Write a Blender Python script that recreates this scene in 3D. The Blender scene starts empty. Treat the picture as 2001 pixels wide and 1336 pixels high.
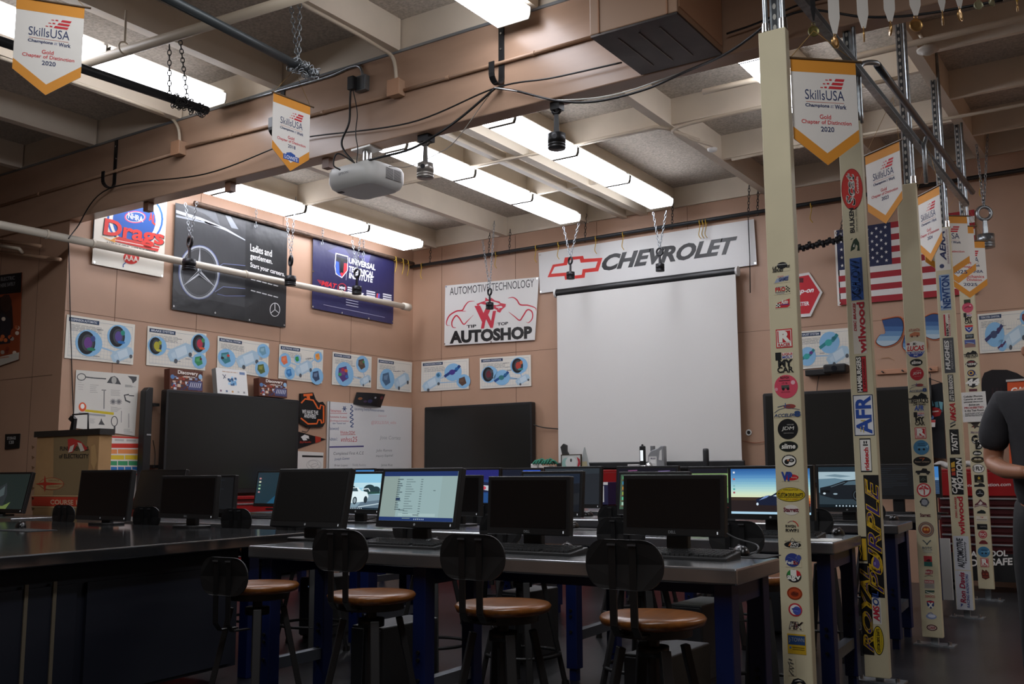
import bpy, bmesh, math, random
from mathutils import Vector, Matrix
random.seed(4)
SC = bpy.context.scene
COL = SC.collection
PI = math.pi
V = Vector

# ---------------------------------------------------------------- camera (35 mm lens, seated eye height)
FOC, CX, CY, EYE = 1945.5, 1000.5, 668.0, 1.06
YAW, PIT, ROL = (math.radians(a) for a in (33.743, 7.727, -0.2455))
_f0 = V((-math.sin(YAW), math.cos(YAW), 0)); _r0 = V((math.cos(YAW), math.sin(YAW), 0)); _u0 = V((0, 0, 1))
FW = _f0*math.cos(PIT) + _u0*math.sin(PIT)
_up = -_f0*math.sin(PIT) + _u0*math.cos(PIT)
RT = _r0*math.cos(ROL) + _up*math.sin(ROL)
UP = -_r0*math.sin(ROL) + _up*math.cos(ROL)
CAM = V((0, 0, EYE))
cd = bpy.data.cameras.new('camera'); cam = bpy.data.objects.new('camera', cd); COL.objects.link(cam)
cd.sensor_width = 36; cd.lens = 36*FOC/2001; cd.clip_start = 0.05; cd.clip_end = 100
R3 = Matrix((RT, UP, -FW)).transposed()
cam.matrix_world = Matrix.Translation(CAM) @ R3.to_4x4()
SC.camera = cam

def ray(x, y): return RT*((x-CX)/FOC) - UP*((y-CY)/FOC) + FW
def at(x, y, X=None, Y=None, Z=None, D=None):
    """where the sight line through a photo point meets the plane X=, Y= or Z= (or reaches depth D)"""
    d = ray(x, y)
    if X is not None: t = (X-CAM.x)/d.x
    elif Y is not None: t = (Y-CAM.y)/d.y
    elif Z is not None: t = (Z-CAM.z)/d.z
    else: t = D
    return CAM + d*t

# ---------------------------------------------------------------- room constants
YW, XL, YB, ZT = 10.69, -8.81, 5.43, 0.755      # back wall, left wall, beam front face, table top height
ZD, ZP = 4.47, 4.22                              # ceiling deck, underside of rafters

# ---------------------------------------------------------------- materials
def lin(c): return c/12.92 if c <= .04045 else ((c+.055)/1.055)**2.4
def hx(h):
    h = h.lstrip('#'); return tuple(lin(int(h[i:i+2], 16)/255) for i in (0, 2, 4)) + (1,)
_M = {}
def mat(h, rough=.6, metal=0, emit=0, noise=0, nscale=8, bump=0, bscale=40, stretch=None, spec=.5):
    k = (h, rough, metal, emit, noise, nscale, bump, bscale, stretch, spec)
    if k in _M: return _M[k]
    m = bpy.data.materials.new('mat_%d' % len(_M)); m.use_nodes = True
    nt = m.node_tree; b = nt.nodes['Principled BSDF']; c = hx(h)
    b.inputs['Base Color'].default_value = c
    b.inputs['Roughness'].default_value = rough; b.inputs['Metallic'].default_value = metal
    b.inputs['Specular IOR Level'].default_value = spec
    if emit:
        b.inputs['Base Color'].default_value = (0.01, 0.01, 0.01, 1)
        b.inputs['Emission Color'].default_value = c; b.inputs['Emission Strength'].default_value = emit
    if noise or bump:
        tc = nt.nodes.new('ShaderNodeTexCoord'); mp = nt.nodes.new('ShaderNodeMapping')
        nt.links.new(tc.outputs['Object'], mp.inputs['Vector'])
        if stretch: mp.inputs['Scale'].default_value = stretch
        if noise:
            n = nt.nodes.new('ShaderNodeTexNoise'); n.inputs['Scale'].default_value = nscale; n.inputs['Detail'].default_value = 5
            nt.links.new(mp.outputs['Vector'], n.inputs['Vector'])
            r = nt.nodes.new('ShaderNodeValToRGB'); r.color_ramp.elements[0].position = .3; r.color_ramp.elements[1].position = .7
            r.color_ramp.elements[0].color = tuple(x*(1-noise) for x in c[:3])+(1,)
            r.color_ramp.elements[1].color = tuple(min(1, x*(1+noise)) for x in c[:3])+(1,)
            nt.links.new(n.outputs['Fac'], r.inputs['Fac']); nt.links.new(r.outputs['Color'], b.inputs['Base Color'])
        if bump:
            n2 = nt.nodes.new('ShaderNodeTexNoise'); n2.inputs['Scale'].default_value = bscale; n2.inputs['Detail'].default_value = 3
            nt.links.new(mp.outputs['Vector'], n2.inputs['Vector'])
            bp = nt.nodes.new('ShaderNodeBump'); bp.inputs['Strength'].default_value = bump; bp.inputs['Distance'].default_value = .02
            nt.links.new(n2.outputs['Fac'], bp.inputs['Height']); nt.links.new(bp.outputs['Normal'], b.inputs['Normal'])
    _M[k] = m; return m
def pr(h): return mat(h, .55, spec=.3)           # printed ink
def vi(h): return mat(h, .4, bump=.15, bscale=5)  # vinyl banner
def scr(h, s=.8): return mat(h, .2, emit=s)       # lit screen
BLACK = mat('#0b0b0c', .45); BLK2 = mat('#121213', .5); STEEL = mat('#a2a4a6', .22, .92, noise=.1, nscale=6, stretch=(1, 12, 1))
GALV = mat('#9aa0a4', .35, .85, noise=.25, nscale=30); CHROME = mat('#c8c8c8', .2, 1); DKMET = mat('#2b2b2d', .4, .7)
CREAM = mat('#cfc8b4', .5); BLUE = mat('#03133f', .4); WOOD = mat('#6b3f18', .3, noise=.3, nscale=5, stretch=(14, 1.5, 14))
WHITE = mat('#e6e6e2', .5); TAN = mat('#af8c74', .45, noise=.06, nscale=2)

# ---------------------------------------------------------------- mesh builder
class MB:
    def __init__(s): s.v = []; s.f = []; s.m = []; s.ms = []; s.sm = []
    def mi(s, m):
        if m not in s.ms: s.ms.append(m)
        return s.ms.index(m)
    def add(s, vs, fs, m, smooth=False):
        o = len(s.v); s.v += [V(p) for p in vs]; i = s.mi(m)
        for f in fs: s.f.append([o+k for k in f]); s.m.append(i); s.sm.append(smooth)
        return s
    def hexa(s, p, m):   # 8 corners: bottom ring, top ring
        return s.add(p, [(3,2,1,0),(4,5,6,7),(0,1,5,4),(1,2,6,5),(2,3,7,6),(3,0,4,7)], m)
    def box(s, x0, x1, y0, y1, z0, z1, m, M=None):
        p = [V((x0,y0,z0)),V((x1,y0,z0)),V((x1,y1,z0)),V((x0,y1,z0)),V((x0,y0,z1)),V((x1,y0,z1)),V((x1,y1,z1)),V((x0,y1,z1))]
        if M is not None: p = [M @ q for q in p]
        return s.hexa(p, m)
    def bar(s, a, b, w, h, m, up=(0,0,1)):   # rectangular bar from a to b
        a, b = V(a), V(b); d = (b-a).normalized(); u = V(up)
        if abs(d.dot(u)) > .98: u = V((0,1,0))
        x = d.cross(u).normalized()*w/2; y = x.cross(d).normalized()*h/2
        return s.hexa([a-x-y, a+x-y, a+x+y, a-x+y, b-x-y, b+x-y, b+x+y, b-x+y], m)
    def cyl(s, a, b, r0, r1, m, n=16, smooth=True):
        a, b = V(a), V(b); d = (b-a).normalized()
        x = d.orthogonal().normalized(); y = d.cross(x); vs = []
        for p, r in ((a, r0), (b, r1)):
            for i in range(n):
                t = 2*PI*i/n; vs.append(p + x*math.cos(t)*r + y*math.sin(t)*r)
        s.add(vs, [(i, (i+1) % n, n+(i+1) % n, n+i) for i in range(n)], m, smooth)
        s.add(vs[:n], [tuple(range(n))[::-1]], m); s.add(vs[n:], [tuple(range(n))], m)
        return s
    def tube(s, pts, r, m, n=8, smooth=True):
        pts = [V(p) for p in pts]; vs = []; x = None; k = len(pts)
        for i, p in enumerate(pts):
            d = (pts[min(i+1, k-1)] - pts[max(i-1, 0)]).normalized()
            x = d.orthogonal().normalized() if x is None else (x - d*x.dot(d)).normalized()
            y = d.cross(x)
            for j in range(n):
                t = 2*PI*j/n; vs.append(p + x*math.cos(t)*r + y*math.sin(t)*r)
        fs = [(i*n+j, i*n+(j+1) % n, (i+1)*n+(j+1) % n, (i+1)*n+j) for i in range(k-1) for j in range(n)]
        fs += [tuple(range(n))[::-1], tuple(range((k-1)*n, k*n))]
        return s.add(vs, fs, m, smooth)
    def ring(s, c, u, w, ru, rw, r, m, n=16, k=6):   # closed torus-like loop in plane u,w
        c, u, w = V(c), V(u).normalized(), V(w).normalized(); nn = u.cross(w); vs = []
        for i in range(n):
            t = 2*PI*i/n; e = u*math.cos(t)*ru + w*math.sin(t)*rw; o = (u*math.cos(t)+w*math.sin(t)).normalized()
            for j in range(k):
                q = 2*PI*j/k; vs.append(c+e+o*math.cos(q)*r+nn*math.sin(q)*r)
        return s.add(vs, [(i*k+j, ((i+1) % n)*k+j, ((i+1) % n)*k+(j+1) % k, i*k+(j+1) % k) for i in range(n) for j in range(k)], m, True)
    def lathe(s, prof, c, m, n=24, ax=(0,0,1), smooth=True):   # profile of (radius, height)
        c, ax = V(c), V(ax).normalized(); x = ax.orthogonal().normalized(); y = ax.cross(x); vs = []
        for r, h in prof:
            for i in range(n):
                t = 2*PI*i/n; vs.append(c+ax*h+x*math.cos(t)*r+y*math.sin(t)*r)
        k = len(prof)
        s.add(vs, [(i*n+j, i*n+(j+1) % n, (i+1)*n+(j+1) % n, (i+1)*n+j) for i in range(k-1) for j in range(n)] + [tuple(range(n))[::-1], tuple(range((k-1)*n, k*n))], m, smooth)
        return s
    def prism(s, pts, o, u, w, d, m):   # flat outline in u,w pushed along d
        o, u, w, d = V(o), V(u), V(w), V(d); a = [o+u*p[0]+w*p[1] for p in pts]; n = len(a)
        return s.add(a+[p+d for p in a], [tuple(range(n))[::-1], tuple(range(n, 2*n))]+[(i, (i+1) % n, n+(i+1) % n, n+i) for i in range(n)], m)
    def build(s, name, parent=None, bevel=0, local=False):
        me = bpy.data.meshes.new(name); off = V((0,0,0))
        if parent is not None and not local:
            p = parent
            while p is not None: off += p.location; p = p.parent
        me.from_pydata([q-off for q in s.v], [], s.f)
        for m in s.ms: me.materials.append(m)
        me.polygons.foreach_set('material_index', s.m); me.polygons.foreach_set('use_smooth', s.sm)
        me.validate(); me.update()
        o = bpy.data.objects.new(name, me); COL.objects.link(o); o.parent = parent
        if bevel:
            b = o.modifiers.new('b', 'BEVEL'); b.width = bevel; b.segments = 2; b.limit_method = 'ANGLE'
        return o

def rrect(w, h, r, n=5):   # rounded rectangle outline centred on 0
    out = []
    for cx, cy, a in ((w/2-r, h/2-r, 0), (-w/2+r, h/2-r, 90), (-w/2+r, -h/2+r, 180), (w/2-r, -h/2+r, 270)):
        for i in range(n+1):
            t = math.radians(a+90*i/n); out.append((cx+r*math.cos(t), cy+r*math.sin(t)))
    return out
def curve(pts, n=8):       # smooth line through points
    pts = [V(p) for p in pts]; P = [pts[0]*2-pts[1]] + pts + [pts[-1]*2-pts[-2]]; out = []
    for i in range(1, len(P)-2):
        for j in range(n):
            t = j/n; a, b, c, d = P[i-1:i+3]
            out.append(.5*((2*b)+(c-a)*t+(2*a-5*b+4*c-d)*t*t+(3*b-a-3*c+d)*t**3))
    return out+[pts[-1]]

# ---------------------------------------------------------------- lettering as flat meshes
_T = {}
def txt(body, bold=0, shear=0):
    bold = bold-1 if bold > 1 else min(bold, .07 if len(body) < 3 else .034); k = (body, bold, shear)
    if k in _T: return _T[k]
    cu = bpy.data.curves.new('t', 'FONT'); cu.body = body; cu.offset = bold; cu.shear = shear; cu.resolution_u = 3
    ob = bpy.data.objects.new('t', cu); me = ob.to_mesh()
    vs = [(v.co.x, v.co.y) for v in me.vertices]; fs = [tuple(p.vertices) for p in me.polygons]
    ob.to_mesh_clear(); bpy.data.objects.remove(ob); bpy.data.curves.remove(cu)
    ref = vs
    if bold > 0:      # line thick letters up with their thin version
        cu = bpy.data.curves.new('t', 'FONT'); cu.body = body; cu.shear = shear; cu.resolution_u = 3; ob = bpy.data.objects.new('t', cu); me = ob.to_mesh()
        ref = [(v.co.x, v.co.y) for v in me.vertices]; ob.to_mesh_clear(); bpy.data.objects.remove(ob); bpy.data.curves.remove(cu)
    x0 = min(v[0] for v in ref); x1 = max(v[0] for v in ref); y0 = min(v[1] for v in ref); y1 = max(v[1] for v in ref)
    _T[k] = ([((x-x0)/(x1-x0), (y-y0)/(y1-y0)) for x, y in vs], fs, (x1-x0)/(y1-y0)); return _T[k]

class Cv(MB):
    """a flat sheet with print on it: corners lower left, lower right, upper right, upper left; drawing units W x H"""
    EPS = .0006
    def __init__(s, p00, p10, p11, p01, W=None, H=None, ink=pr, wav=None):
        super().__init__(); s.q = [V(p) for p in (p00, p10, p11, p01)]
        s.W = W or (s.q[1]-s.q[0]).length; s.H = H or (s.q[3]-s.q[0]).length
        s.n = (s.q[1]-s.q[0]).cross(s.q[3]-s.q[0]).normalized(); s.ink = ink; s.wav = wav
    def p(s, x, y, L=0):
        u, w = x/s.W, y/s.H; a, b, c, d = s.q
        q = a*(1-u)*(1-w)+b*u*(1-w)+c*u*w+d*(1-u)*w + s.n*(L*s.EPS)
        if s.wav: q = q + s.n*s.wav(u, w)
        return q
    def c(s, col): return s.ink(col) if isinstance(col, str) else col
    def base(s, col, t=.002, pts=None, nu=1, nv=1):
        pts = pts or [(0,0),(s.W,0),(s.W,s.H),(0,s.H)]; m = s.c(col)
        if nu*nv > 1:
            g = [s.p(s.W*i/nu, s.H*j/nv) for j in range(nv+1) for i in range(nu+1)]
            s.add(g, [(j*(nu+1)+i, j*(nu+1)+i+1, (j+1)*(nu+1)+i+1, (j+1)*(nu+1)+i) for j in range(nv) for i in range(nu)], m, True)
            s.add([p-s.n*t for p in g], [((j+1)*(nu+1)+i, (j+1)*(nu+1)+i+1, j*(nu+1)+i+1, j*(nu+1)+i) for j in range(nv) for i in range(nu)], m, True)
            return s
        a = [s.p(*p) for p in pts]; n = len(a)
        return s.add(a+[p-s.n*t for p in a], [tuple(range(n)), tuple(range(n, 2*n))[::-1]]+[(n+i, n+(i+1) % n, (i+1) % n, i) for i in range(n)], m)
    def poly(s, pts, col, L=1): return s.add([s.p(x, y, L) for x, y in pts], [tuple(range(len(pts)))], s.c(col))
    def rect(s, x0, y0, x1, y1, col, L=1): return s.poly([(x0,y0),(x1,y0),(x1,y1),(x0,y1)], col, L)
    def ell(s, cx, cy, rx, ry, col, L=1, n=28, a0=0, a1=360):
        pts = [(cx+rx*math.cos(math.radians(a0+(a1-a0)*i/n)), cy+ry*math.sin(math.radians(a0+(a1-a0)*i/n))) for i in range(n if a1-a0 == 360 else n+1)]
        return s.poly(pts, col, L)
    def line(s, pts, w, col, L=1, closed=False):
        pts = [V((p[0], p[1])) for p in pts]
        if closed: pts.append(pts[0])
        k = len(pts); A = []; B = []
        for i, p in enumerate(pts):
            d = pts[min(i+1, k-1)] - pts[max(i-1, 0)]
            if closed and i in (0, k-1): d = pts[1]-pts[-2]
            d = d.normalized() if d.length > 1e-9 else V((1, 0)); ww = w(i/(k-1)) if callable(w) else w
            nrm = V((-d.y, d.x))*ww/2; A.append(p+nrm); B.append(p-nrm)
        vs = [s.p(q.x, q.y, L) for q in A+B]
        return s.add(vs, [(i, k+i, k+i+1, i+1) for i in range(k-1)], s.c(col))
    def oval(s, cx, cy, rx, ry, w, col, L=1, n=28, a0=0, a1=360):
        return s.line([(cx+rx*math.cos(math.radians(a0+(a1-a0)*i/n)), cy+ry*math.sin(math.radians(a0+(a1-a0)*i/n))) for i in range(n if a1-a0 == 360 else n+1)], w, col, L, a1-a0 == 360)
    def text(s, body, x0, y0, x1, y1, col, L=2, bold=.012, shear=0, rot=0, keep=False):
        """lettering stretched into the box; rot=90 reads upwards"""
        vs, fs, asp = txt(body, bold, shear)
        if keep and not rot:
            w = min(x1-x0, asp*(y1-y0)); x0, x1 = (x0+x1-w)/2, (x0+x1+w)/2
        if rot == 90: g = [s.p(x1-(x1-x0)*b, y0+(y1-y0)*a, L) for a, b in vs]
        else: g = [s.p(x0+(x1-x0)*a, y0+(y1-y0)*b, L) for a, b in vs]
        return s.add(g, fs, s.c(col))
    def scribble(s, x0, y0, x1, y1, col, rows=3, L=1, w=.5):   # lines of print too small to read
        h = (y1-y0)/rows
        for i in range(rows):
            x = x0; y = y1-h*(i+.5)
            while x < x1-.01*(x1-x0):
                e = min(x1, x+(x1-x0)*random.uniform(.08, .3)); s.rect(x, y-h*w/2, e, y+h*w/2, col, L); x = e+(x1-x0)*.03
        return s

# ---------------------------------------------------------------- objects
def tag(o, label, cat, group=None, kind=None):
    if label: o['label'] = label
    if cat: o['category'] = cat
    if group: o['group'] = group
    if kind: o['kind'] = kind
    return o
def thing(name, label, cat, loc=(0,0,0), rotz=0, group=None):
    o = bpy.data.objects.new(name, None); COL.objects.link(o); o.location = loc; o.rotation_euler = (0, 0, rotz)
    return tag(o, label, cat, group)
def struct(name, mb, bevel=0):
    o = mb.build(name, None, bevel); o['kind'] = 'structure'; return o
def copy_tree(o, parent=None):
    c = o.copy(); COL.objects.link(c); c.parent = parent
    for ch in list(o.children): copy_tree(ch, c)
    return c
def lab(o, text): o['label'] = text; return o
# ================================================================ SETTING
FLOOR = mat('#1c1c1e', .3, noise=.5, nscale=3, bump=.05, bscale=60)
PANEL = mat('#b4aa9d', .9, noise=.25, nscale=50, bump=.4, bscale=60)
RAFT = mat('#ddd0bd', .6, noise=.05, nscale=3)
SEAM = mat('#6f5342', .8)
struct('floor', MB().box(-13.2, 3.7, -3.7, YW+.2, -.1, 0, FLOOR))
struct('ceiling', MB().box(-13.2, 3.7, -3.7, YW+.2, ZD, ZD+.1, PANEL))
def wall(name, x0, x1, y0, y1, seams):
    mb = MB().box(x0, x1, y0, y1, 0, ZD, TAN)
    for b in seams: mb.box(*b, SEAM)
    struct(name, mb)
wall('wall_back', -13.2, 3.7, YW, YW+.15, [(x-.003, x+.003, YW-.0015, YW+.01, 0, ZP) for x in [-8.3+1.22*i for i in range(10)]] + [(XL, 3.7, YW-.0015, YW+.01, 2.664, 2.669)])
wall('wall_left', XL-.15, XL, YB+.03, YW, [(XL-.01, XL+.0015, y-.003, y+.003, 0, ZP) for y in (6.0, 7.0, 8.22, 9.44)] + [(XL-.01, XL+.0015, YB+.03, YW, 2.664, 2.669)])
wall('wall_near', -13.2, XL-.15, YB+.03, YB+.18, [(x-.003, x+.003, YB+.0285, YB+.05, 0, ZP) for x in (-10.0, -9.3)] + [(-13.2, XL-.15, YB+.0285, YB+.05, 2.05, 2.055)])
wall('wall_right', 3.55, 3.7, -3.7, YW, [])
wall('wall_rear', -13.2, 3.7, -3.7, -3.55, [])
wall('wall_far_left', -13.2, -13.05, -3.55, YB, [])
struct('ceiling_beam', MB().box(-13.0, 3.5, YB, YB+.155, 3.553, ZP, mat('#a98a73', .3, noise=.08, nscale=2, stretch=(1,1,4))), .008)
n = 0
for x in (-8.39, -7.19, -5.97, -4.80, -3.62, -2.31, -1.40, -.2, 1.0, 2.2):
    struct('ceiling_beam', MB().box(x-.09, x, YB+.155, YW, ZP, ZD, RAFT))
for x in (-9.66, -8.40, -7.14, -5.88, -4.62, -3.40, -2.2, -1.0, .2, 1.4, 2.6):
    struct('ceiling_beam', MB().box(x-.09, x, -3.5, YB, ZP, ZD, RAFT))
for x0, x1, y in ((-8.39,-7.28,8.04), (-7.19,-6.06,8.04), (-5.97,-4.89,8.04), (-5.97,-4.89,9.24), (-5.97,-4.89,6.85), (-4.8,-3.71,8.04), (-3.62,-2.4,6.85), (-3.62,-2.4,8.04), (-3.62,-2.4,9.24),
                  (-2.31,-1.49,6.85), (-2.31,-1.49,8.04), (-2.31,-1.49,9.4), (-1.4,-.29,6.6), (-1.4,-.29,7.7), (-1.4,-.29,8.8), (-1.4,-.29,9.9), (-.2,.91,7.7), (-.2,.91,9.0)):
    struct('ceiling_beam', MB().box(x0, x1, y, y+.045, ZP+.005, ZD, RAFT))
struct('trim_1', MB().box(XL, 3.5, YW-.03, YW, ZP+.01, ZD, RAFT))            # ledger along the back wall
struct('trim_2', MB().box(-13, 3.5, YB+.015, YB+.155, ZP+.001, ZD, RAFT))          # ledger on the beam
for i, (x, w) in enumerate(((-5.47, .07), (-5.2, .09))):
    struct('trim_%d' % (i+3), MB().box(x-w/2, x+w/2, YB+.16, YW, 4.2, 4.3, mat('#cfc4b2', .4)))
struct('trim_5', MB().box(-10.5, -2.0, YB-.012, YB, 4.205, 4.225, mat('#8b8f92', .4, .6)))
# ---------------------------------------------------------------- fluorescent lights
LIT = mat('#f3f5ff', .4, emit=9.5); PAN = mat('#d8d4c8', .5); CAPM = mat('#6f6a60', .6)
def light(xc, w, y0, y1, label, group, zt=ZP):
    t = thing('ceiling_light', label, 'light', (xc, (y0+y1)/2, zt), 0, group)
    MB().box(xc-w/2*.8, xc+w/2*.8, y0, y1, zt-.035, zt-.001, PAN).build('housing', t)
    pts = [(-w/2, .0), (-w/2*.97, -.05), (-w/2*.88, -.078), (w/2*.88, -.078), (w/2*.97, -.05), (w/2, .0)]
    MB().prism([(a, b) for a, b in pts], (xc, y0+.008, zt-.036), (1,0,0), (0,0,1), (0, y1-y0-.016, 0), LIT).build('diffuser', t)
    for y in (y0, y1): MB().prism([(a*1.03, b*1.07) for a, b in pts], (xc, y-.004, zt-.033), (1,0,0), (0,0,1), (0, .008, 0), CAPM).build('end_cap', t)
ORD = ['first from the back wall', 'second from the back wall', 'third from the back wall', 'fourth from the back wall']
for xc, w, rn in ((-8.385, .36, 'row beside the banner wall'), (-5.935, .3, 'row above the wildcat banner'), (-4.725, .3, 'row above the bowtie banner')):
    for i in range(4): light(xc, w, 10.16-1.087*(i+1)+.03, 10.16-1.087*i, 'lit white fluorescent light in the %s, %s' % (rn, ORD[i]), 'fluorescent lights behind the beam')
for i in (1, 2, 3): light(-2.42, .22, 10.1-1.087*(i+1), 10.1-1.087*i, 'lit fluorescent light mostly behind the stickered posts, %s' % ORD[i], 'fluorescent lights behind the beam')
for i in range(2): light(-6.42, .28, 5.2-1.1*(i+1)+.03, 5.2-1.1*i, 'lit fluorescent light over the island bench, %s the beam' % ('touching' if i == 0 else 'one fixture away from'), 'fluorescent lights in front of the beam')
light(-3.54, .28, 4.23, 5.33, 'lit fluorescent light beside the hanging heater box', 'fluorescent lights in front of the beam')
# a soft share of the room light that comes from the unseen rest of the workshop ceiling
def lamp(x, y, z, sx, sy, e):
    l = bpy.data.lights.new('ceiling_lamp', 'AREA'); l.shape = 'RECTANGLE'; l.size = sx; l.size_y = sy; l.energy = e; l.color = (.96, .97, 1)
    o = bpy.data.objects.new('ceiling_lamp', l); COL.objects.link(o); o.location = (x, y, z)
lamp(1.2, 8.0, 4.1, .3, 4.0, 70)
lamp(-3.54, 2.9, 4.12, .28, 2.2, 32)
lamp(-.9, 1.2, 4.12, .28, 3.2, 80)
lamp(-6.42, 1.6, 4.12, .28, 2.0, 40)
w = bpy.data.worlds.new('World'); SC.world = w; w.use_nodes = True
w.node_tree.nodes['Background'].inputs[0].default_value = (.5, .5, .55, 1); w.node_tree.nodes['Background'].inputs[1].default_value = .05
SC.view_settings.view_transform = 'Standard'; SC.view_settings.look = 'None'; SC.view_settings.exposure = .28

# ================================================================ CEILING HARDWARE
TANP = mat('#ab8a70', .45); PIPE = mat('#c9bba6', .5); IRON = mat('#3a3d40', .45, .5)
def one(mb, name, label, cat, group=None, bevel=0): return tag(mb.build(name, None, bevel), label, cat, group)
def strap(p, ax, r, m):   # pipe clamp
    return MB().cyl(V(p)-V(ax)*.012, V(p)+V(ax)*.012, r, r, m, 12)
YF = YB-.016
def bf(x, y, d=0): return at(x, y, Y=YF-d)
# beam face conduits, boxes, hooks
for a, b, l in (((0,402), (343,299), 'tan painted conduit on the dim end of the beam'), ((364,287), (765,186), 'tan painted conduit on the beam between the two junction boxes'), ((790,176), (1165,70), 'tan painted conduit on the beam running behind the heater')):
    t = thing('conduit', l, 'pipe', bf(*a)); pa, pb = bf(*a), bf(*b)
    MB().tube([pa, pb], .013, TANP).build('tube', t)
    for f in (.25, .7): strap(pa.lerp(pb, f), (pb-pa).normalized(), .017, TANP).build('clamp', t)
for (x, y), l in (((353,292), 'tan junction box on the beam near the hanging gym style banner wall'), ((778,175), 'tan junction box on the beam beside the grey outlet')):
    c = bf(x, y); t = thing('junction_box', l.replace('hanging gym style banner wall', 'dim end'), 'electrical box', c)
    MB().box(c.x-.055, c.x+.055, YB-.075, YB, c.z-.06, c.z+.06, TANP).build('box', t, .004)
    MB().box(c.x-.058, c.x+.058, YB-.079, YB-.075, c.z-.063, c.z+.063, mat('#b78b6c', .4)).build('cover', t, .002)
for pts, r, l, m in (([at(0,112,Z=4.15), at(180,172,Z=4.15), at(280,207,Z=4.15), at(330,228,Y=5.37), at(348,250,Y=5.385), at(352,285,Y=5.39)], .014, 'cream conduit bending down to the junction box by the dim end', PIPE),
                  ([at(585,5,Z=4.19), at(690,62,Z=4.19), at(740,92,Z=4.18), at(764,108,Y=5.37), at(772,128,Y=5.385), at(775,165,Y=5.39)], .014, 'cream conduit bending down to the junction box by the grey outlet', PIPE),
                  ([bf(430,210), bf(545,177), bf(640,150), bf(680,133), bf(700,129), bf(707,138), bf(709,152)], .011, 'bare galvanized conduit curving into the grey outlet', GALV)):
    one(MB().tube(curve(pts, 6), r, m), 'conduit', l, 'pipe')
c = bf(710, 164); t = thing('outlet_box', 'grey metal outlet box with black plug on the beam', 'outlet', c)
MB().box(c.x-.06, c.x+.05, YB-.05, YB, c.z-.06, c.z+.06, mat('#7d8082', .4, .6)).build('box', t, .004)
MB().box(c.x-.045, c.x+.035, YB-.054, YB-.05, c.z-.05, c.z+.05, mat('#6b6e70', .4, .7)).build('face_plate', t)
MB().box(c.x-.09, c.x-.03, YB-.10, YB-.054, c.z-.055, c.z+.05, BLACK).build('plug', t, .006)
pl = V((c.x-.06, YB-.09, c.z-.05))
for (x0, ya, yb, xt), l in (((980, 48, 170, 0), 'black strap hook on the beam beside the heater'), ((228, 272, 368, 0), 'black strap hook low on the dim end of the beam'), ((553, 172, 270, 0), 'black strap hook on the beam behind the small shop pennant')):
    a, b = at(x0, ya, Y=YB-.004), at(x0, yb, Y=YB-.004)
    mb = MB(); w2 = .022; pts = [(0, a.z), (0, b.z+.06)]
    for k in range(1, 9): tt = PI*k/8; pts.append((-.06+.06*math.cos(tt), b.z+.06-.06*math.sin(tt)))
    pts.append((-.12, b.z+.14))
    for i in range(len(pts)-1):
        p, q = pts[i], pts[i+1]
        mb.bar((a.x, YB-.006+p[0], p[1]), (a.x, YB-.006+q[0], q[1]), .045, .007, BLACK, up=(0, -1, .01) if i == 0 else (0, .3, 1) if i > 6 else (0, -.7, .7))
    t = thing('strap_hook', l, 'hook', (a.x, YB, a.z)); mb.build('strap', t)
    for f in (.15, .4): q = a.lerp(b, f); MB().cyl((q.x, YB-.016, q.z), (q.x, YB-.006, q.z), .008, .008, CHROME, 10).build('bolt', t)
# cables over the hooks
def cable(pts, r, l, m=BLACK, name='cable'): return one(MB().tube(curve(pts, 10), r, m, 6), name, l, 'cable')
h1, h2 = bf(968, 172, .04), bf(212, 369, .04)
cable([bf(1215,122,.03), bf(1080,152,.03), h1, bf(800,240,.03), bf(600,268,.02), bf(540,288,.03), bf(400,340,.03), h2, bf(150,445,.05), bf(134,466,.2)], .006, 'black cable running along the beam over the hooks')
cable([at(134,466,X=XL+.03), at(136,560,X=XL+.02), at(138,640,X=XL+.012), at(141,740,X=XL+.012), at(144,820,X=XL+.03)], .005, 'black cable dropping down the banner wall past the posters')
cable([h1, bf(1010,178,.02), bf(1090,197,.02), bf(1165,198,.03), bf(1260,175,.1), bf(1340,140,.3), bf(1417,106,.62), at(1480,62,Y=4.6), at(1530,15,Y=4.4)], .008, 'thick black cable sagging under the heater box')
cable([h1, bf(900,230,.08), bf(845,268,.15), at(800,292,Y=5.3), at(740,308,Y=5.3), at(700,318,Y=5.35)], .009, 'thick black cable from the hook down to the projector')
cable([h1+V((0,-.01,0)), bf(1020,180,.02), bf(1080,195,.02), bf(1200,185,.02), bf(1350,135,.1)], .004, 'thin white cable sagging with the black one under the heater', WHITE)
cable([h1, bf(945,200,.03), bf(890,275,.03), at(855,300,Y=5.6), at(800,325,Y=5.5), at(760,325,Y=5.4)], .003, 'thin pale wire drooping from the hook past the small piston', mat('#8f8a80'))
cable([pl, bf(684,200,.08), bf(682,240,.1), bf(668,275,.1), bf(673,295,.1), at(690,315,Y=5.3)], .008, 'black power cord from the outlet to the projector')
cable([pl+V((.02,0,0)), bf(698,220,.06), bf(695,260,.08), bf(699,290,.08), at(697,318,Y=5.3)], .004, 'thin black adapter lead from the outlet to the projector')
cable([at(693,318,Y=5.25), at(660,300,Y=5.22), at(652,322,Y=5.22), at(665,332,Y=5.25)], .006, 'black looped cable at the side of the projector')
cable([bf(1420,66,.03), bf(1480,45,.03), bf(1560,10,.03), bf(1640,-10,.03)], .006, 'black cable on the beam beyond the heater')
cable([at(1500,45,Y=5.2), at(1580,20,Y=5.25), at(1690,33,Y=5.3), at(1800,28,Y=5.3), at(1960,0,Y=5.3)], .007, 'black cable swagged along the beam behind the medals')
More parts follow.
